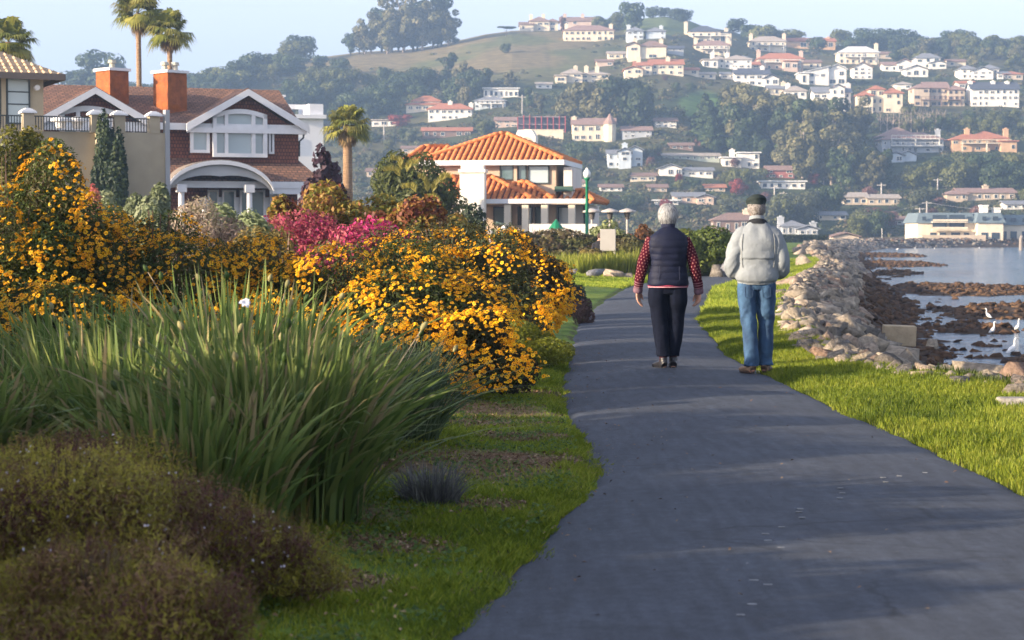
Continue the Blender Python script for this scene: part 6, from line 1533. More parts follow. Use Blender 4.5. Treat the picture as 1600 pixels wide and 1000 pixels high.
# ---- grass
def blades(name, X, Y, hgt, w, m, seed, lean=.5):
    g = np.random.default_rng(seed); n = len(X); Z = height(X, Y) - .005
    a = g.random(n)*6.283; L = hgt*g.uniform(.5, 1.3, n)*(.5 + 1.1*fbm(X*2.3+4, Y*1.6, 3)); ln = g.uniform(0, lean, n); b = a + 1.57; ww = w*g.uniform(.6, 1.2, n)
    O = np.stack([X, Y, Z], 1); d = np.stack([np.cos(a), np.sin(a), 0*a], 1); s = np.stack([np.cos(b), np.sin(b), 0*a], 1)*ww[:, None]
    m1 = O + d*(L*ln*.35)[:, None] + np.array([0,0,1])*(L*.6)[:, None]; tip = O + d*(L*ln)[:, None] + np.array([0,0,1])*L[:, None]
    V = np.stack([O - s, O + s, m1 + s*.8, tip, m1 - s*.8], 1).reshape(-1, 3); i = np.arange(n)*5
    rv = np.clip(g.random(n)*.5 + fbm(X*1.3, Y*1.3, 3)*.9 - .2 + (g.random(n) < .05)*.4, 0, 1)
    o = link(name, np_mesh(name, V, [np.stack([i, i+1, i+2, i+3, i+4], 1)], [m], attrs={'rnd': np.repeat(rv, 5)})); tag(o, kind='stuff'); return o
GRASS = leaf_mat('grass_blades', [(.07,.12,.014),(.15,.21,.022),(.28,.34,.035),(.42,.42,.07)], .5)
def grass():
    g = np.random.default_rng(77)
    def samp(n, y0, y1, p): return y0 + (y1-y0)*g.random(n)**p
    n = 200000; Y = samp(n, 5.0, 34, 1.35); u = g.random(n); L = xr(Y)-.05-.11*vnoise(Y*2.3, Y*0+3)**2; Rr = x_bank(Y)+.12; X = L + u*(Rr-L); k = X/Y < .62
    blades('grass_verge', X[k], Y[k], .055, .0035, GRASS, 1)
    n = 50000; Y = samp(n, 34, 100, 1.3); u = g.random(n); L = xr(Y)-.05; Rr = x_bank(Y)-.3; X = L + u*(Rr-L)
    blades('far_grass_verge', X, Y, .10, .010, GRASS, 2)
    n = 170000; Y = samp(n, 5.6, 24, 1.35); L = xl(Y); X = L + .03 + .13*vnoise(Y*2.7, Y*0+8)**2 - 2.6*g.random(n)**1.2; 
    mul = fbm(X*3.1+9, Y*3.1, 3); keep = np.ones(n, bool)
    for (mx, my, mr) in ((-.5,11.6,.75),(-.35,15.3,.6),(-.9,9.4,.35),(-.25,14.2,.4),(.2,11.9,.35),(-.55,8.6,.22),(-.2,9.9,.2),(-.75,7.7,.2),(.1,13.3,.25),(.15,17.0,.3)):
        q = np.hypot((X-mx)/1.3, (Y-my)/1.1)/mr + (mul-.5)*1.2; keep &= ~((q < .95) & (g.random(n) < .88))
    keep &= ((L - X) < 1.7 + (mul-.5)) & (vnoise(X*2.5, Y*2.5) + g.random(n)*.5 > .32)
    blades('grass_lawn', X[keep], Y[keep], .034, .0028, GRASS, 3, 1.0)
    n = 26000; Y = samp(n, 50, 66, 1); X = np.interp(Y, [50,66], [1.2,1.5]) + g.random(n)*(xl(Y)-1.0); k = X < xl(Y); 
    blades('far_lawn', X[k], Y[k], .06, .012, GRASS, 4)
    # darker taller tufts at the foot of the bank, lower right
    n = 9000; X = g.uniform(3.9, 5.6, n); Y = g.uniform(15.2, 18.4, n); k = (X > 3.9 + (18.4-Y)*.12)
    blades('tall_grass', X[k], Y[k], .085, .004, leaf_mat('tall_grass_blades', [(.03,.055,.014),(.06,.09,.02),(.10,.12,.03)], .35), 5, .4)
    # mulch chips and fallen leaves
    n = 7500; c = [(-.5,11.6,.8),(-.35,15.3,.65),(-.9,9.4,.45),(-.25,14.2,.5),(.2,11.9,.4),(-.5,11.6,.8),(-.55,8.6,.25),(-.2,9.9,.25),(-.75,7.7,.25),(.1,13.3,.3),(.15,17,.35)]; k = g.integers(0, 11, n); c = np.array(c)[k]; r = g.random(n)**.6; a = g.random(n)*6.283
    X = c[:, 0] + 1.3*c[:, 2]*r*np.cos(a); Y = c[:, 1] + 1.1*c[:, 2]*r*np.sin(a); kk = X < xl(Y)+.02; X, Y = X[kk], Y[kk]; n = len(X)
    P = np.stack([X, Y, height(X, Y)+.008+.012*g.random(n)], 1); V, Fq, rv = leaves(P, np.array([0,0,1.0])+g.normal(size=P.shape)*.5, .013*(.5+g.random(n)), g.random(n), .35, g=g)
    o = link('bark_mulch', np_mesh('bark_mulch', V, [Fq], [leaf_mat('mulch_chips', [(.09,.05,.03),(.20,.12,.07),(.34,.24,.15)], 0)], attrs={'rnd': rv})); tag(o, kind='stuff')
    n = 420; Y = samp(n, 7, 26, 1.1); e = g.random(n)**2.6; X = xl(Y) + .03 + e*(xr(Y)-xl(Y)-.1); P = np.stack([X, Y, .012 + .035*(1-(2*(X-xl(Y))/(xr(Y)-xl(Y))-1)**2) + .012 + .004*g.random(n)], 1)
    V, Fq, rv = leaves(P, np.array([0,0,1.0])+g.normal(size=P.shape)*.25, .011*(.4+g.random(n)), g.random(n), .45, g=g)
    o = link('fallen_leaves', np_mesh('fallen_leaves', V, [Fq], [leaf_mat('litter', [(.07,.04,.025),(.16,.09,.05),(.25,.17,.10)], 0)], attrs={'rnd': rv})); tag(o, kind='stuff')
    n = 900; Y = samp(n, 6.2, 22, 1.2); X = xl(Y) - 1.5*g.random(n); P = np.stack([X, Y, height(X, Y)+.018+.015*g.random(n)], 1)
    V, Fq, rv = leaves(P, np.array([0,0,1.0])+g.normal(size=P.shape)*.4, .014*(.4+g.random(n)), g.random(n), .5, g=g)
    o = link('dry_leaves', np_mesh('dry_leaves', V, [Fq], [leaf_mat('dry_litter', [(.10,.05,.03),(.22,.13,.06),(.36,.26,.14)], 0)], attrs={'rnd': rv})); tag(o, kind='stuff')
    # broad-leaved weeds in the verge
    n = 15000; Y = samp(n, 6.0, 20, 1.3); X = xl(Y) - .02 - 1.4*g.random(n); k = vnoise(X*3.3+7, Y*3.3) > .58; X, Y = X[k], Y[k]; P = np.stack([X, Y, height(X, Y)+.02+.03*g.random(len(X))], 1)
    V, Fq, rv = leaves(P, np.array([0,-.3,1.0])+g.normal(size=P.shape)*.35, .011*(.5+g.random(len(X))), g.random(len(X)), .75, g=g)
    o = link('verge_weeds', np_mesh('verge_weeds', V, [Fq], [leaf_mat('weeds', [(.05,.10,.02),(.10,.18,.03),(.17,.25,.05)], .4)], attrs={'rnd': rv})); tag(o, kind='stuff')
grass()
# ================================================================ PEOPLE
def cr_interp(K, n):
    """Catmull-Rom resample of rows K (m, k) to n rows"""
    K = np.asarray(K, float); m = len(K); out = []
    for t in np.linspace(0, m-1-1e-6, n):
        i = int(t); f = t-i; p0, p1, p2, p3 = K[max(i-1,0)], K[i], K[min(i+1,m-1)], K[min(i+2,m-1)]
        out.append(.5*((2*p1) + (-p0+p2)*f + (2*p0-5*p1+4*p2-p3)*f*f + (-p0+3*p1-3*p2+p3)*f**3))
    return np.array(out)
def sweep(K, n=40, k=24, side=(1,0,0), disp=None, close=True, sq=2.0):
    """K rows: x,y,z,ra,rb (ra along 'side', rb across).  Returns V,F and per-vertex (u,v)"""
    Rw = cr_interp(K, n); V = []; UV = []; L = 0
    for i in range(n):
        p = Rw[i, :3]; t = Rw[min(i+1, n-1), :3] - Rw[max(i-1, 0), :3]; t /= np.linalg.norm(t)
        a = np.array(side, float); a -= t*a.dot(t); a /= np.linalg.norm(a); b = np.cross(t, a)
        if i: L += np.linalg.norm(Rw[i, :3]-Rw[i-1, :3])
        for j in range(k):
            th = 2*math.pi*j/k; c, s = math.cos(th), math.sin(th)
            q = (abs(c)**sq + abs(s)**sq)**(-1/sq); d = disp(th, L, i/(n-1)) if disp else 0
            V.append(p + a*c*q*(Rw[i, 3]+d) + b*s*q*(Rw[i, 4]+d)); UV.append((j/k*2*math.pi*Rw[i, 3], L))
    Fs = [(i*k+j, i*k+(j+1) % k, (i+1)*k+(j+1) % k, (i+1)*k+j) for i in range(n-1) for j in range(k)]
    if close: Fs += [tuple(range(k))[::-1], tuple(range((n-1)*k, n*k))]
    return V, Fs, UV
def ball(c, r, rz=None, n=10, k=16):
    rz = rz or r; K = []
    r = (r, r) if isinstance(r, (int, float)) else r
    for i in range(n+1): a = math.pi*i/n; K.append((c[0], c[1], c[2] - rz*math.cos(a), max(r[0]*math.sin(a), .0008), max(r[1]*math.sin(a), .0008)))
    return sweep(K, n*2, k)[:2]
def bake(name, parts, mats, parent, voxel=.006, smooth=4, midx=None, post=None):
    """fuse overlapping closed pieces into one continuous skin"""
    mb = MB()
    for V, Fs in parts: mb.add(V, Fs)
    o = mb.build(name, mats, parent)
    r = o.modifiers.new('fuse', 'REMESH'); r.mode = 'VOXEL'; r.voxel_size = voxel; r.use_smooth_shade = True
    if smooth: s = o.modifiers.new('smooth', 'SMOOTH'); s.factor = .5; s.iterations = smooth
    dg = bpy.context.evaluated_depsgraph_get(); me = bpy.data.meshes.new_from_object(o.evaluated_get(dg)); o.modifiers.clear(); o.data = me
    for m in (mats if isinstance(mats, (list, tuple)) else [mats]):
        if me.materials.find(m.name) < 0: me.materials.append(m)
    if post: post(me)
    me.polygons.foreach_set('use_smooth', [True]*len(me.polygons)); me.update()
    return o
def limb(K, n=24, k=16, side=(1,0,0)): V, Fs, _ = sweep(K, n, k, side); return V, Fs
def hand(w, d, th, palm_n, s=1.0, curl=.5):
    """wrist w, pointing d, thumb side th, palm facing palm_n; five separate fingers"""
    w, d, th, pn = (np.array(v, float) for v in (w, d, th, palm_n)); d /= np.linalg.norm(d); th -= d*th.dot(d); th /= np.linalg.norm(th); pn = np.cross(d, th)*np.sign(np.dot(np.cross(d, th), pn))
    out = []; J = lambda a, b, c: w + d*a*s + th*b*s + pn*c*s
    def row(p, a, b): return (*p, a*s, b*s)
    out.append(limb([row(J(-.03,0,0),.026,.020), row(J(.0,0,0),.027,.019), row(J(.035,.002,0),.037,.017), row(J(.07,.002,.002),.041,.015), row(J(.092,0,.004),.040,.013)], 14, 16, tuple(th)))
    for i, (off, L) in enumerate(((.031,.070),(.0105,.078),(-.0105,.072),(-.030,.056))):
        cu = curl*(1+.15*i); a0 = .086 - .004*abs(i-1); pts = []; p = J(a0-.012, off, .003); dr = d + th*off*2.2; dr /= np.linalg.norm(dr); ang = .1
        pts.append(row(p, .0098, .0095))
        for j, f in enumerate((.46,.30,.24)):
            ang += cu*(.35, .6, .45)[j]; v = dr*math.cos(ang) + pn*math.sin(ang); p = p + v*(L*f + (.012 if j == 0 else 0))*s; pts.append(row(p, (.0092,.0084,.0066)[j], (.0088,.008,.0062)[j]))
        V, Fs = limb(pts, 12, 10, tuple(th)); out.append((V, Fs)); out.append(ball(p, .0064*s, n=5, k=8))
    p0 = J(.018,.022,.004); p1 = J(.045,.046,.014); p2 = J(.072,.054,.022); p3 = J(.095,.052,.030)
    out.append(limb([row(p0,.015,.014), row(p1,.0125,.012), row(p2,.0105,.010), row(p3,.0075,.0075)], 12, 10, tuple(th))); out.append(ball(p3, .0075*s, n=5, k=8))
    return out
def head_parts(c, s=1.0, yaw=0, tilt=0):
    """face towards +y; c = centre of the head"""
    M = Matrix.Translation(c) @ Matrix.Rotation(yaw, 4, 'Z') @ Matrix.Rotation(tilt, 4, 'X') @ Matrix.Scale(s, 4); out = []
    def add(VF): V, Fs = VF; out.append(([tuple(M @ Vector(tuple(v))) for v in V], Fs))
    add(ball((0,-.012,.022), (.075,.092), .092)); add(ball((0,.028,-.035), (.058,.062), .075)); add(ball((0,.055,-.085), (.030,.028), .026))
    add(ball((0,.055,.045), (.055,.035), .04))
    add(limb([(0,.085,.012,.009,.008),(0,.098,-.008,.011,.010),(0,.108,-.024,.014,.013),(0,.098,-.034,.016,.010)], 10, 10))
    for sg in (-1, 1):
        add(ball((sg*.031,.078,.008), (.014,.010), .009)); add(ball((sg*.031,.080,.026), (.020,.010), .007)); add(ball((sg*.043,.062,-.022), (.020,.020), .018))
        V, Fs = ball((0,0,0), (.009,.019), .031); E = Matrix.Translation((sg*.076,-.006,-.006)) @ Matrix.Rotation(sg*-.45, 4, 'Z') @ Matrix.Rotation(-.15, 4, 'X'); add(([E @ Vector(tuple(v)) for v in V], Fs))
    add(ball((0,.092,-.050), (.024,.010), .0055)); add(ball((0,.090,-.060), (.021,.010), .006))
    return out
def face_bits(parent, c, s, yaw, tilt, lip, eye):
    M = Matrix.Translation(c) @ Matrix.Rotation(yaw, 4, 'Z') @ Matrix.Rotation(tilt, 4, 'X') @ Matrix.Scale(s, 4)
    for sg in (-1, 1):
        V, Fs = ball((sg*.031,.0855,.008), (.0095,.0055), .006); mb = MB(); mb.add([M @ Vector(tuple(v)) for v in V], Fs); mb.build('eye', eye, parent, smooth=True)
    V, Fs = ball((0,.0985,-.054), (.019,.005), .0055); mb = MB(); mb.add([M @ Vector(tuple(v)) for v in V], Fs); mb.build('mouth', lip, parent, smooth=True)
def skin(name, c):
    m, N, L, P = new_mat(name); P.inputs['Base Color'].default_value = c4(c); P.inputs['Roughness'].default_value = .5; P.inputs['Subsurface Weight'].default_value = .15; P.inputs['Subsurface Scale'].default_value = .01
    P.inputs['Subsurface Radius'].default_value = (1,.4,.2); return m
def cloth(name, c, scale=60, var=.18, bump=.25, bs=250, rough=.85):
    return mat(name, c, rough, var, scale, bump=bump, bscale=bs)
def fold(seed, a=.006, k1=2.0, k2=9.0, sharp=1.0):
    def f(th, L, t):
        n = vnoise(np.array([math.cos(th)*k1+seed+20, ]), np.array([L*k2 + math.sin(th)*k1 + seed]))[0] - .5
        n2 = vnoise(np.array([math.cos(th)*k1*2.2+seed+40]), np.array([L*k2*2.1 + math.sin(th)*k1*2]))[0] - .5
        return a*(n*2 + n2)*sharp
    return f
HAIRM = None
def hair_strands(parent, c, s, yaw, dirs, n, rx, ry, rz, L, m, seed, zmin, taper=.5, back=True, curlv=.2):
    """a head of short hair as many thin bent locks over the skull"""
    g = np.random.default_rng(seed); V = []; Fq = []; Rv = []
    M = np.array((Matrix.Translation(c) @ Matrix.Rotation(yaw, 4, 'Z') @ Matrix.Scale(s, 4)))
    for i in range(n):
        d = g.normal(size=3); d /= np.linalg.norm(d)
        if d[2] < zmin(d): continue
        if d[1] > .55 and d[2] < .45: continue
        p = np.array([d[0]*rx, d[1]*ry - .012, d[2]*rz + .02]); nrm = d/np.array([rx, ry, rz]); nrm /= np.linalg.norm(nrm)
        crown = np.array([.0, -.045, .10]); t = p - crown; t -= nrm*t.dot(nrm); t /= np.linalg.norm(t)+1e-6; t = t + np.array([0,0,-.4]) + g.normal(size=3)*curlv; t -= nrm*t.dot(nrm); t /= np.linalg.norm(t)
        sd = np.cross(nrm, t); l = L*g.uniform(.6, 1.2); w = .0034; k = 4; rr = g.random(); n0 = len(V)
        for j in range(k):
            f = j/(k-1); q = p + t*l*f + nrm*(.006 + .009*math.sin(f*2.6)) - nrm*.010*f*f; ww = w*(1-f*.7)
            V += [q - sd*ww, q + sd*ww]; Rv += [rr]*2
        for j in range(k-1): Fq.append((n0+2*j, n0+2*j+1, n0+2*j+3, n0+2*j+2))
    V = np.array(V); V = V @ M[:3, :3].T + M[:3, 3]
    return link('hair_locks', np_mesh('hair_locks', V, [np.array(Fq)], [m], attrs={'rnd': Rv}), parent)

def shoe(parent, x, y, z, ang, m, sole, L=.27, w=.048, heel=0, lab=None):
    root_m = Matrix.Translation((x, y, z)) @ Matrix.Rotation(ang, 4, 'Z') @ Matrix.Rotation(-heel, 4, 'X')
    K = [(0,-.065,.045,.030,.038),(0,-.055,.050,.036,.046),(0,-.01,.052,.038,.047),(0,.05,.046,w*.9,.038),(0,.11,.038,w,.030),(0,.16,.033,w*.93,.026),(0,.19,.030,w*.6,.020),(0,.20,.028,w*.2,.010)]
    K2 = [(0,-.03,.06,.036,.044),(0,-.028,.10,.036,.043),(0,-.026,.115,.037,.044)]
    P = [limb(K, 26, 18), limb(K2, 10, 18)]; P = [([tuple(root_m @ Vector(tuple(v))) for v in V], Fs) for V, Fs in P]
    sh = bake('shoe', P, m, parent, .006, 3)
    if lab: sh['label'] = lab
    out = []; n = 20
    for i in range(n):
        t = 2*math.pi*i/n; yy = .065 + .138*math.sin(t); xx = math.cos(t)*(.036 + .012*math.sin(t)+.004); out.append(root_m @ Vector((xx, yy, 0)))
    mb = MB(); mb.extrude(out, root_m.to_3x3() @ Vector((0,0,.022))); mb.build('sole', sole, sh, bevel=.004)
    return sh

def woman():
    X, Y = 1.572, 20.0; z0 = .035
    root = empty('person', (X, Y, z0), R(1), 'white-haired person in a navy quilted vest over a dark red patterned sweater, walking away', 'person')
    sk = skin('skin_woman', (.40,.215,.15)); H0 = Vector((0.0, .035, 1.535))
    parts = head_parts(H0, .96, 0, -.12)
    parts.append(limb([(0,-.01,1.28,.07,.06),(0,.0,1.38,.055,.055),(0,.015,1.47,.05,.05)], 14, 16))
    parts.append(limb([(0,0,.78,.15,.11),(0,0,.88,.165,.12),(0,.0,1.0,.145,.105),(0,-.01,1.15,.155,.11),(0,-.02,1.27,.165,.10),(0,-.01,1.335,.12,.07),(0,0,1.36,.06,.05)], 30, 24))
    # arms
    AR = {-1: [(-.175,-.01,1.30),(-.238,-.02,1.12),(-.262,-.015,1.02),(-.290,.03,.87),(-.298,.055,.795)], 1: [(.175,-.01,1.30),(.240,-.03,1.12),(.265,-.035,1.02),(.302,-.01,.86),(.312,.01,.785)]}
    rad = [.055,.045,.040,.033,.026]
    for s in (-1, 1):
        parts.append(limb([(*p, r, r*.95) for p, r in zip(AR[s], rad)], 24, 16))
        w = AR[s][-1]; parts += hand(w, (.02*s+.02, .12 if s < 0 else .06, -1), (-.5*s, 1, .1), (-s, -.4, 0), 1.08, .42 if s < 0 else .75)
    LG = {-1: [(-.085,0,.82,.088,.09),(-.082,.0,.62,.070,.075),(-.075,-.0,.46,.055,.058),(-.062,-.03,.30,.05,.052),(-.050,-.045,.10,.036,.04),(-.050,-.04,.05,.034,.045)], 1: [(.085,0,.82,.088,.09),(.088,.02,.62,.070,.075),(.082,.03,.46,.055,.058),(.072,.02,.30,.05,.052),(.058,.02,.10,.036,.04),(.058,.02,.05,.034,.045)]}
    for s in (-1, 1):
        parts.append(limb(LG[s], 24, 16)); f = LG[s][-1]; parts.append(limb([(f[0], f[1]-.04, .035, .03, .03), (f[0], f[1]+.06, .04, .036, .03), (f[0]+.01*s, f[1]+.15, .03, .036, .02)], 10, 12))
    body = bake('body', parts, sk, root, .006, 3)
    face_bits(body, H0, .96, 0, -.12, mat('lip', (.35,.12,.10), .5, .1), mat('eyeball', (.10,.08,.06), .2, .1))
    # hair cap and locks
    hm = leaf_mat('white_hair', [(.12,.125,.13),(.30,.31,.32),(.58,.58,.57)], .25); hb = mat('hair_base', (.24,.24,.24), .7, .3, 60, stretch=(1,1,.15))
    HP = [ball(H0 + Vector((0,-.020,.030)), (.086,.098), .096), ball(H0 + Vector((0,-.050,-.035)), (.072,.055), .062)]
    HP.append(ball(H0 + Vector((-.055,.0,-.005)), (.028,.052), .05)); HP.append(ball(H0 + Vector((.055,.0,-.005)), (.028,.052), .05))
    hair = bake('hair', HP, hb, root, .007, 3)
    hair_strands(hair, H0 + Vector((0,-.004,.0)), 1.0, 0, None, 3600, .089, .098, .104, .055, hm, 3, lambda d: -.95 if d[1] < .1 else -.25)
    hair_strands(hair, H0 + Vector((0,-.018,-.04)), 1.0, 0, None, 1400, .078, .078, .070, .045, hm, 5, lambda d: -.9 if d[1] < .15 else .2)
    # sweater: sleeves and hem under the vest
    sw, N, L, P = new_mat('patterned_knit'); uv = N.new('ShaderNodeAttribute'); uv.attribute_name = 'knit'
    sep = N.new('ShaderNodeSeparateXYZ'); L.new(uv.outputs['Vector'], sep.inputs[0])
    def mth(op, a, b=None, c=None):
        n = N.new('ShaderNodeMath'); n.operation = op
        for i, q in enumerate((a, b, c)):
            if q is None: continue
            if isinstance(q, (int, float)): n.inputs[i].default_value = q
            else: L.new(q, n.inputs[i])
        return n.outputs[0]
    U, Vv = sep.outputs[0], sep.outputs[1]
    row = mth('FLOOR', mth('DIVIDE', Vv, .026)); uo = mth('ADD', mth('DIVIDE', U, .036), mth('MULTIPLY', mth('MODULO', row, 2), .5))
    fu = mth('SUBTRACT', mth('FRACT', uo), .5); fv = mth('SUBTRACT', mth('FRACT', mth('DIVIDE', Vv, .026)), .5)
    dd = mth('ADD', mth('ABSOLUTE', mth('MULTIPLY', fu, 1.35)), mth('ABSOLUTE', fv)); dot = mth('LESS_THAN', dd, .32)
    arm = mth('LESS_THAN', Vv, .415); dot = mth('MULTIPLY', dot, arm)
    stripe = mth('MULTIPLY', mth('GREATER_THAN', mth('FRACT', mth('DIVIDE', Vv, .022)), .55), mth('GREATER_THAN', Vv, .43)); cuff = mth('GREATER_THAN', Vv, .485)
    mxa = N.new('ShaderNodeMix'); mxa.data_type = 'RGBA'; mxa.inputs[6].default_value = (.05,.004,.012,1); mxa.inputs[7].default_value = (.26,.12,.11,1); L.new(dot, mxa.inputs[0])
    mxb = N.new('ShaderNodeMix'); mxb.data_type = 'RGBA'; mxb.inputs[7].default_value = (.20,.10,.12,1); L.new(mxa.outputs[2], mxb.inputs[6]); L.new(stripe, mxb.inputs[0])
    mxc = N.new('ShaderNodeMix'); mxc.data_type = 'RGBA'; mxc.inputs[7].default_value = (.15,.085,.11,1); L.new(mxb.outputs[2], mxc.inputs[6]); L.new(cuff, mxc.inputs[0])
    L.new(mxc.outputs[2], P.inputs['Base Color']); P.inputs['Roughness'].default_value = .95; P.inputs['Specular IOR Level'].default_value = .1
    srad = [(.066,.066),(.060,.060),(.057,.057),(.049,.050),(.042,.043)]
    for s in (-1, 1):
        pts = [np.array(p) for p in AR[s]]; pts[0] = pts[0] + np.array([-s*.02, 0, .01]); e = pts[-1] + (pts[-1]-pts[-2])*.08
        K = [(*p, a, b) for p, (a, b) in zip(pts, srad)] + [(*e, .043, .043)]
        V, Fs, UV = sweep(K, 56, 28, (1,0,0), fold(3+s, .0035, 1.6, 14), sq=2.1)
        UV = np.array(UV); UV[:, 1] *= .53/UV[:, 1].max(); me = np_mesh('sleeve', V, [np.array([f for f in Fs if len(f) == 4])], [sw], attrs={'knit': np.concatenate([UV, np.zeros((len(UV), 1))], 1)}, smooth=True); o = link('sleeve', me, root)
        c = np.array(pts[-1]); dz = (pts[-1]-pts[-2])/np.linalg.norm(pts[-1]-pts[-2]); mb = MB(); V, Fs, _ = sweep([(*(c-dz*.025), .046,.048), (*(c-dz*.012), .049,.051), (*(c+dz*.012), .049,.051), (*(c+dz*.024), .043,.045)], 12, 24, close=False); mb.add(V, Fs); mb.build('cuff', cloth('cuff_knit', (.15,.085,.11)), o, smooth=True)
    mb = MB(); V, Fs, _ = sweep([(0,.0,.822,.202,.154),(0,0,.84,.204,.156),(0,0,.87,.198,.148)], 8, 40, disp=fold(9,.003,3,5), close=False); mb.add(V, Fs); he = mb.build('sweater_hem', cloth('hem_red', (.22,.02,.05)), root, smooth=True)
    mb = MB(); V, Fs, _ = sweep([(0,.0,.826,.2045,.1565),(0,0,.832,.2050,.157)], 3, 40, disp=fold(9,.003,3,5), close=False); mb.add(V, Fs); mb.build('hem_stripe', cloth('hem_pale', (.50,.34,.36)), he, smooth=True)
    # quilted vest
    def quilt(th, L, t):
        ph = (L/.066) % 1; puff = math.sin(math.pi*ph)**.55
        return .0065*(puff-.6) + fold(5,.0045,2.2,11)(th, L, t)*(.6+.6*abs(math.cos(th)))
    V1, F1, _ = sweep([(0,.0,.838,.200,.150),(0,.0,.86,.206,.156),(0,0,.95,.200,.150),(0,0,1.05,.186,.142),(0,-.01,1.17,.196,.142),(0,-.02,1.27,.207,.135),(0,-.02,1.335,.182,.112),(0,-.008,1.385,.115,.082),(0,.0,1.405,.072,.068),(0,.0,1.45,.066,.066)], 110, 56, disp=quilt, sq=2.3)
    mb = MB(); mb.add(V1, F1); ve = mb.build('vest', mat('navy_nylon', (.005,.0075,.024), .65, .2, 12, bump=.15, bscale=60, spec=.2), root, smooth=True)
    mb = MB(); V, Fs, _ = sweep([(0,0,1.42,.068,.068),(0,.0,1.45,.071,.071),(0,.002,1.465,.067,.067)], 8, 30, close=False); mb.add(V, Fs); mb.build('collar', cloth('navy_collar', (.012,.016,.04)), ve, smooth=True)
    for s in (-1, 1):
        mb = MB(); V, Fs, _ = sweep([(s*.105,-.143,.90,.003,.003),(s*.10,-.150,.99,.003,.003),(s*.10,-.145,1.04,.003,.003)], 6, 6); mb.add(V, Fs); mb.build('side_seam', cloth('seam', (.02,.025,.05)), ve)
    # trousers
    TL = {}
    for s in (-1, 1):
        TL[s] = [(s*.085,.0,.86,.095,.110),(s*.091,0,.80,.104,.124),(s*.098,-.002,.70,.100,.112)] + [(p[0]+s*.004, p[1], p[2], r, r) for p, r in zip([LG[s][1][:3], LG[s][2][:3], LG[s][3][:3], (LG[s][4][0], LG[s][4][1], .17), (LG[s][4][0], LG[s][4][1]-.004, .128)], (.094,.082,.074,.064,.062))]
    tr = bake('trousers', [sweep(TL[-1], 60, 30, disp=fold(11,.005,1.4,8))[:2], sweep(TL[1], 60, 30, disp=fold(12,.005,1.4,8))[:2], sweep([(0,0,.76,.17,.115),(0,0,.84,.175,.125),(0,0,.88,.17,.12)], 10, 30)[:2]], mat('dark_trousers', (.006,.008,.017), .95, .25, 30, bump=.25, bscale=120, spec=.08), root, .007, 2)
    so = cloth('sock_plum', (.035,.010,.018))
    for s in (-1, 1):
        f = LG[s][4]; mb = MB(); V, Fs, _ = sweep([(f[0], f[1], .16, .040,.042),(f[0], f[1], .07, .040,.044)], 6, 16); mb.add(V, Fs); mb.build('sock', so, root, smooth=True)
    bs = mat('black_leather', (.014,.014,.018), .4, .2, 20, spec=.5); sl = mat('black_sole', (.012,.012,.014), .7, .2)
    shoe(root, -.060, -.035, 0.0, .32, bs, sl, heel=0); shoe(root, .060, .03, 0.0, -.06, bs, sl)
woman()

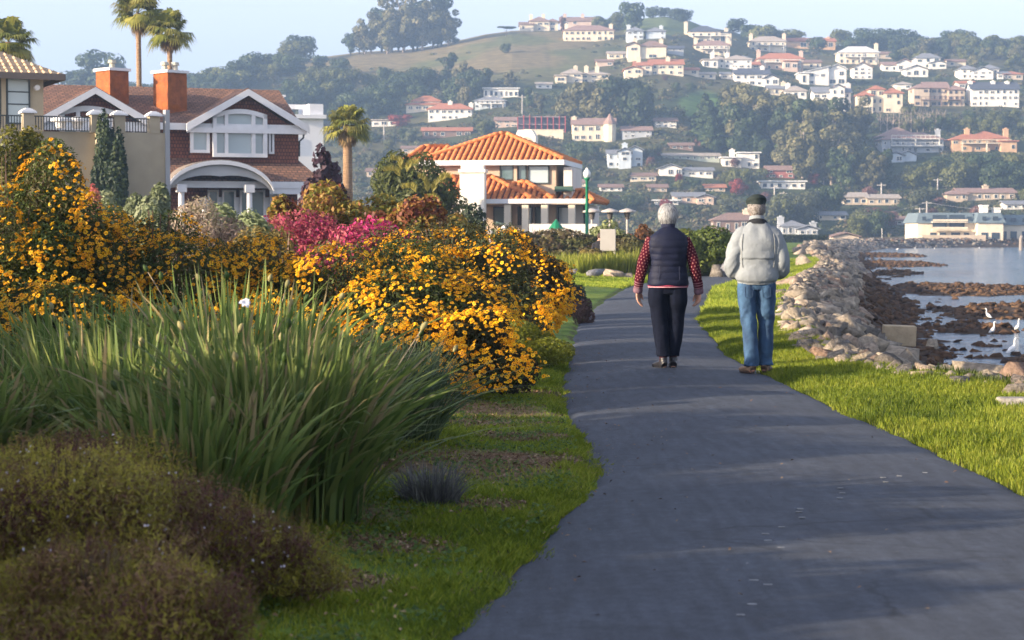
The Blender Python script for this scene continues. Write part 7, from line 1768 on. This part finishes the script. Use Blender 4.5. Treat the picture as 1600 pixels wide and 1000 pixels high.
def man():
    X, Y = 2.404, 19.5; z0 = .03
    root = empty('person', (X, Y, z0), R(-1), 'person in pale grey jacket, blue jeans and dark flat cap, walking away', 'person')
    sk = skin('skin_man', (.42,.20,.135)); H0 = Vector((0.0, .055, 1.605))
    parts = head_parts(H0, 1.0, 0, -.22)
    parts.append(limb([(0,-.02,1.36,.075,.065),(0,.0,1.46,.062,.062),(0,.025,1.55,.058,.058)], 14, 16))
    parts.append(limb([(0,0,.84,.15,.11),(0,0,.95,.155,.12),(0,.0,1.08,.155,.115),(0,-.02,1.22,.165,.12),(0,-.03,1.33,.165,.10),(0,-.02,1.42,.11,.07),(0,0,1.46,.07,.055)], 30, 24))
    AR = {s: [(s*.135,-.02,1.365),(s*.20,-.04,1.22),(s*.228,-.04,1.07),(s*.215,.07,1.00),(s*.165,.20,.985)] for s in (-1, 1)}
    rad = [.045,.048,.046,.038,.030]
    for s in (-1, 1):
        parts.append(limb([(*p, r, r) for p, r in zip(AR[s], rad)], 24, 16, (0,1,0)))
        parts += hand(AR[s][-1], (-s*.9, .35, -.12), (0, .3, 1), (-s*.3, -1, 0), 1.0, .7)
    LG = {-1: [(-.090,0,.88,.092,.10),(-.088,-.01,.66,.076,.08),(-.075,-.025,.48,.058,.06),(-.062,-.05,.30,.054,.056),(-.052,-.07,.10,.038,.042),(-.052,-.065,.05,.036,.048)], 1: [(.090,0,.88,.092,.10),(.095,.025,.66,.076,.08),(.100,.04,.48,.058,.06),(.097,.03,.30,.054,.056),(.092,.045,.10,.038,.042),(.092,.045,.05,.036,.048)]}
    for s in (-1, 1):
        parts.append(limb(LG[s], 24, 16)); f = LG[s][-1]; parts.append(limb([(f[0], f[1]-.04, .035, .03, .03), (f[0], f[1]+.06, .04, .036, .03), (f[0]+.01*s, f[1]+.15, .03, .036, .02)], 10, 12))
    body = bake('body', parts, sk, root, .006, 3)
    face_bits(body, H0, 1.0, 0, -.22, mat('lip_m', (.33,.13,.10), .5, .1), mat('eyeball_m', (.10,.08,.06), .2, .1))
    hm = leaf_mat('grey_hair', [(.16,.14,.125),(.28,.25,.23),(.40,.38,.36)], .2)
    HP = [ball(H0 + Vector((0,-.022,.020)), (.0785,.087), .085), ball(H0 + Vector((0,-.052,-.028)), (.060,.042), .045)]
    hair = bake('hair', HP, mat('hair_base_m', (.20,.175,.155), .8, .3, 60), root, .006, 2)
    hair_strands(hair, H0 + Vector((0,-.006,-.004)), 1.0, 0, None, 2600, .080, .090, .092, .022, hm, 13, lambda d: -.8 if d[1] < .0 else -.2)
    # flat cap
    capm = mat('black_green_wool', (.012,.020,.020), .8, .35, 60, bump=.3, bscale=200)
    T = Matrix.Translation(H0 + Vector((0,-.012,.055))) @ Matrix.Rotation(-.10, 4, 'X') @ Matrix.Rotation(-.06, 4, 'Y')
    K = [(0,-.002,-.022,.0835,.0965),(0,-.002,.0,.088,.101),(0,.002,.020,.100,.112),(0,.006,.042,.101,.112),(0,.010,.062,.084,.096),(0,.014,.078,.048,.060),(0,.015,.083,.010,.012)]
    V, Fs, _ = sweep(K, 30, 40, disp=fold(31,.003,2.5,14)); VB, FB, _ = sweep([(0,.085,-.004,.070,.010),(0,.115,-.012,.068,.008),(0,.145,-.022,.05,.006),(0,.158,-.026,.02,.004)], 14, 24)
    cap = bake('flat_cap', [([tuple(T @ Vector(tuple(v))) for v in V], Fs), ([tuple(T @ Vector(tuple(v))) for v in VB], FB)], capm, root, .006, 2)
    mb = MB(); V, Fs = ball(T @ Vector((0,.015,.085)), .008, .005, 6, 10); mb.add(V, Fs); mb.build('cap_button', capm, cap, smooth=True)
    # jacket: blouson body with gathered hem and full sleeves
    jm = mat('pale_grey_poplin', (.20,.222,.238), .85, .07, 5, bump=.12, bscale=40)
    def jf(th, L, t):
        f = fold(41,.0075,1.8,8)(th, L, t) + fold(44,.0035,3.2,15)(th, L, t)
        if t < .22: f += .004*math.sin(th*17+2*math.sin(th*3))*(1-t/.22)
        return f
    JB = [(0,.0,.875,.172,.132),(0,.0,.90,.176,.136),(0,-.004,.925,.205,.158),(0,-.008,.96,.216,.168),(0,-.008,1.05,.212,.160),(0,-.015,1.18,.212,.156),(0,-.03,1.30,.215,.142),(0,-.03,1.375,.188,.116),(0,-.022,1.43,.140,.092),(0,-.008,1.46,.100,.080),(0,.0,1.475,.085,.076)]
    P = [sweep(JB, 90, 56, disp=jf, sq=2.4)[:2]]
    for s in (-1, 1):
        K = [(s*.105,-.02,1.405,.070,.055),(s*.150,-.026,1.365,.085,.075),(s*.190,-.034,1.285,.090,.084),(s*.219,-.042,1.18,.090,.083),(s*.240,-.042,1.08,.086,.080),(s*.240,.01,1.01,.082,.076),(s*.215,.10,.99,.074,.068),(s*.170,.18,.985,.052,.050)]
        P.append(sweep(K, 70, 32, (0,1,0), disp=(lambda th, L, t, s=s: fold(50+s, .006 + .005*math.exp(-((t-.68)/.16)**2), 1.5, 17)(th, L, t)))[:2])
    ja = bake('jacket', P, jm, root, .0065, 2)
    mb = MB(); V, Fs, _ = sweep([(0,.0,.872,.180,.140),(0,.0,.885,.186,.146),(0,0,.905,.186,.146),(0,0,.920,.180,.142)], 10, 80, disp=lambda th, L, t: .0022*math.sin(th*34), close=False, sq=2.3); mb.add(V, Fs); mb.build('waistband', jm, ja, smooth=True)
    # storm flap across the back
    bk = lambda x, z: -.006 - .163*(1-abs(x/.232)**2.4)**(1/2.4) - .0
    dg = ja.data; co = np.empty(len(dg.vertices)*3); dg.vertices.foreach_get('co', co); co = co.reshape(-1, 3)
    def backy(x, z):
        k = (abs(co[:, 0]-x) < .012) & (abs(co[:, 2]-z) < .012); return co[k, 1].min() if k.any() else bk(x, z)
    V = []; Fq = []; n = 22; rows = [1.20, 1.17, 1.145, 1.128, 1.122]
    for j, z in enumerate(rows):
        for i in range(n+1):
            x = -.155 + .31*i/n; V.append((x, backy(x, max(z, 1.13)) - (.0015, .004, .008, .011, .002)[j], z + .006*math.sin(i*.9)*(.3 if j > 1 else 0)))
    for j in range(len(rows)-1):
        for i in range(n): a = j*(n+1)+i; Fq.append((a, a+n+1, a+n+2, a+1))
    link('back_flap', np_mesh('back_flap', V, [np.array(Fq)], [jm], smooth=True), ja)
    for s in (-1, 1):
        pts = [(s*(.150+.012*math.sin(t*3)), 0, 1.37-.33*t) for t in np.linspace(0, 1, 10)]; pts = [(x, backy(x, z)-.001, z) for x, y, z in pts]; mb = MB(); mb.tube(pts, .0032, 6); mb.build('seam', mat('seam_grey', (.22,.23,.23), .8, .1), ja)
    # collar: standing pale collar with a dark band showing
    mb = MB(); V, Fs, _ = sweep([(0,-.006,1.452,.094,.084),(0,-.002,1.475,.083,.078),(0,.004,1.50,.078,.075),(0,.010,1.528,.075,.074),(0,.012,1.540,.070,.070)], 14, 40, close=False, disp=fold(61,.0015,2,20)); mb.add(V, Fs); co_ = mb.build('collar', jm, ja, smooth=True)
    mb = MB(); V, Fs, _ = sweep([(0,-.020,1.452,.108,.096),(0,-.016,1.470,.104,.094),(0,-.010,1.485,.094,.088)], 8, 40, close=False); mb.add(V, Fs); mb.build('dark_collar_band', cloth('dark_band', (.012,.014,.018)), ja, smooth=True)
    # jeans
    jn, N, L, Pn = new_mat('blue_denim'); tc = N.new('ShaderNodeTexCoord'); n1 = N.new('ShaderNodeTexNoise'); n1.inputs['Scale'].default_value = 9; n1.inputs['Detail'].default_value = 6; mp = N.new('ShaderNodeMapping'); mp.inputs['Scale'].default_value = (1,1,.4); L.new(tc.outputs['Object'], mp.inputs[0]); L.new(mp.outputs[0], n1.inputs['Vector'])
    cr = N.new('ShaderNodeValToRGB'); cr.color_ramp.elements[0].position = .35; cr.color_ramp.elements[1].position = .68; cr.color_ramp.elements[0].color = (.012,.036,.085,1); cr.color_ramp.elements[1].color = (.04,.10,.19,1); L.new(n1.outputs[0], cr.inputs[0]); L.new(cr.outputs[0], Pn.inputs['Base Color']); Pn.inputs['Roughness'].default_value = .9
    n2 = N.new('ShaderNodeTexNoise'); n2.inputs['Scale'].default_value = 35; mp2 = N.new('ShaderNodeMapping'); mp2.inputs['Scale'].default_value = (1,1,2.2); L.new(tc.outputs['Object'], mp2.inputs[0]); L.new(mp2.outputs[0], n2.inputs['Vector']); bp = N.new('ShaderNodeBump'); bp.inputs['Distance'].default_value = .012; bp.inputs['Strength'].default_value = .5; L.new(n2.outputs[0], bp.inputs['Height']); L.new(bp.outputs[0], Pn.inputs['Normal'])
    P = [sweep([(0,0,.82,.160,.115),(0,0,.88,.172,.128),(0,0,.93,.168,.125)], 10, 30)[:2]]
    for s in (-1, 1):
        q = LG[s]; K = [(s*.086,0,.90,.098,.122),(s*.090,0,.82,.100,.124),(q[1][0]+s*.002,q[1][1]*.5,.72,.094,.108),(q[1][0],q[1][1],.62,.086,.094),(q[2][0],q[2][1],.48,.076,.082),(q[3][0],q[3][1],.30,.074,.078),(q[4][0],q[4][1],.15,.070,.074),(q[4][0],q[4][1]-.006,.07,.073,.078)]
        def kf(th, L, t, s=s):
            a = .0035 + .011*math.exp(-((t-.97)/.10)**2) + .006*math.exp(-((t-.5)/.12)**2)
            return fold(71+s,a,1.2,16)(th, L, t)
        P.append(sweep(K, 110, 34, disp=kf)[:2])
    je = bake('jeans', P, jn, root, .0065, 1)
    for s in (-1, 1):   # back pockets
        mb = MB(); co2 = np.empty(len(je.data.vertices)*3); je.data.vertices.foreach_get('co', co2); co2 = co2.reshape(-1, 3)
        def by(x, z): k = (abs(co2[:, 0]-x) < .012) & (abs(co2[:, 2]-z) < .012); return co2[k, 1].min() if k.any() else -.12
        c = [(s*.045,.845),(s*.125,.845),(s*.122,.755),(s*.085,.735),(s*.05,.755),(s*.045,.845)]; pts = [(x, by(x, z)-.001, z) for x, z in c]; mb.tube(pts, .0022, 5); mb.build('pocket_seam', mat('pocket_thread', (.03,.06,.12), .8, .1), je)
    shm = mat('brown_trainer', (.10,.065,.045), .65, .9, 30, col2=(.24,.17,.12)); sl = mat('dark_sole', (.03,.018,.014), .7, .2)
    shoe(root, -.062, -.055, 0, .38, shm, sl, w=.052); shoe(root, .094, .055, 0, -.30, shm, sl, w=.052)
man()

def distant_people():
    # three small figures beyond the flowers
    def fig(px, Y, top, label, shirt, hair, seed, low=0):
        X = (px-800)/F*Y; zt = CAMZ + (HOR-top)*Y/F; s = 1; z0 = zt - 1.68
        root = empty('person', (X, Y, z0), 0, label, 'person'); sk = skin('skin_far%d' % seed, (.40,.22,.16)); H0 = Vector((0,.02,1.56))
        P = head_parts(H0, .98) + [limb([(0,0,.85,.15,.11),(0,0,1.1,.15,.11),(0,0,1.3,.18,.11),(0,0,1.38,.12,.07),(0,0,1.48,.05,.05)], 16, 16)]
        for q in (-1, 1):
            P.append(limb([(q*.18,0,1.32,.05,.05),(q*.24,0,1.08,.042,.042),(q*.24,.08,.85,.028,.028)], 12, 12)); P += hand((q*.24,.08,.85), (0,.2,-1), (0,1,.1), (-q,0,0), 1, .4)
            P.append(limb([(q*.09,0,.85,.09,.09),(q*.09,0,.48,.06,.06),(q*.09,0,.08,.04,.04)], 12, 12)); P.append(limb([(q*.09,-.04,.04,.03,.03),(q*.09,.15,.03,.035,.025)], 8, 10))
        bake('body', P, sk, root, .012, 2)
        P = [limb([(0,0,.80,.18,.14),(0,0,1.1,.18,.14),(0,0,1.3,.20,.13),(0,0,1.38,.14,.09),(0,0,1.42,.08,.07)], 16, 18)] + [limb([(q*.17,0,1.33,.07,.07),(q*.24,0,1.08,.06,.06),(q*.24,.07,.88,.045,.045)], 12, 12) for q in (-1, 1)]
        bake('coat', P, cloth('coat%d' % seed, shirt), root, .014, 2)
        bake('trousers', [limb([(q*.09,0,.86,.10,.11),(q*.09,0,.48,.08,.08),(q*.09,0,.08,.06,.06)], 12, 14) for q in (-1, 1)], cloth('far_trousers%d' % seed, (.03,.03,.04)), root, .014, 2)
        bake('hair', [ball(H0 + Vector((0,-.02,.03)), (.088,.10), .095)], mat('far_hair%d' % seed, hair, .8, .3, 30), root, .012, 2)
    fig(788, 46, 352, 'white-haired person glimpsed behind the yellow bushes, right of another head', (.12,.11,.10), (.66,.64,.60), 1)
    fig(768, 45, 358, 'person with pale hat-like grey hair just above the yellow bushes, left of the white-haired one', (.30,.30,.33), (.30,.30,.32), 2)
    fig(937, 67, 364, 'dark-clothed person partly hidden in the shrubs before the grey board', (.015,.015,.02), (.06,.04,.03), 3)
distant_people()
# ================================================================ HAZE
def build_haze():
    m = bpy.data.materials.new('haze'); m.use_nodes = True; N = m.node_tree.nodes; L = m.node_tree.links
    N.remove(N['Principled BSDF']); v = N.new('ShaderNodeVolumePrincipled')
    v.inputs['Color'].default_value = (.44,.66,1.0,1); v.inputs['Density'].default_value = HAZE_D
    v.inputs['Anisotropy'].default_value = .2
    L.new(v.outputs[0], N['Material Output'].inputs['Volume'])
    mb = MB(); mb.box(-2700, 2800, -100, 3400, -330, 190)
    o = mb.build('haze', m); tag(o, kind='stuff')
HAZE_D = .00046
build_haze()
# ================================================================ LABEL PASS
def label_pass():
    """things that would share a label are told apart by their place: depth band, then left to right"""
    words = 'first second third fourth fifth sixth seventh eighth ninth tenth eleventh twelfth thirteenth fourteenth fifteenth sixteenth'.split()
    by = {}
    for o in scene.objects:
        if o.parent is None and o.get('label'): by.setdefault(o['label'], []).append(o)
    for lab, L in by.items():
        if len(L) < 2 or 'left of the view' in lab: continue
        bands = [('', L)]
        if len(L) > 10 and len(lab.split()) <= 10:
            L.sort(key=lambda o: o.location.y); k = -(-len(L)//3); bands = [(', nearest band', L[:k]), (', middle band', L[k:2*k]), (', farthest band', L[2*k:])]
        for b, M in bands:
            M.sort(key=lambda o: o.location.x / max(o.location.y, 1))
            for i, o in enumerate(M):
                new = '%s%s, %s from left' % (lab, b, words[min(i, 15)]) if len(M) > 1 else lab + b
                if len(new.split()) <= 16: o['label'] = new
label_pass()
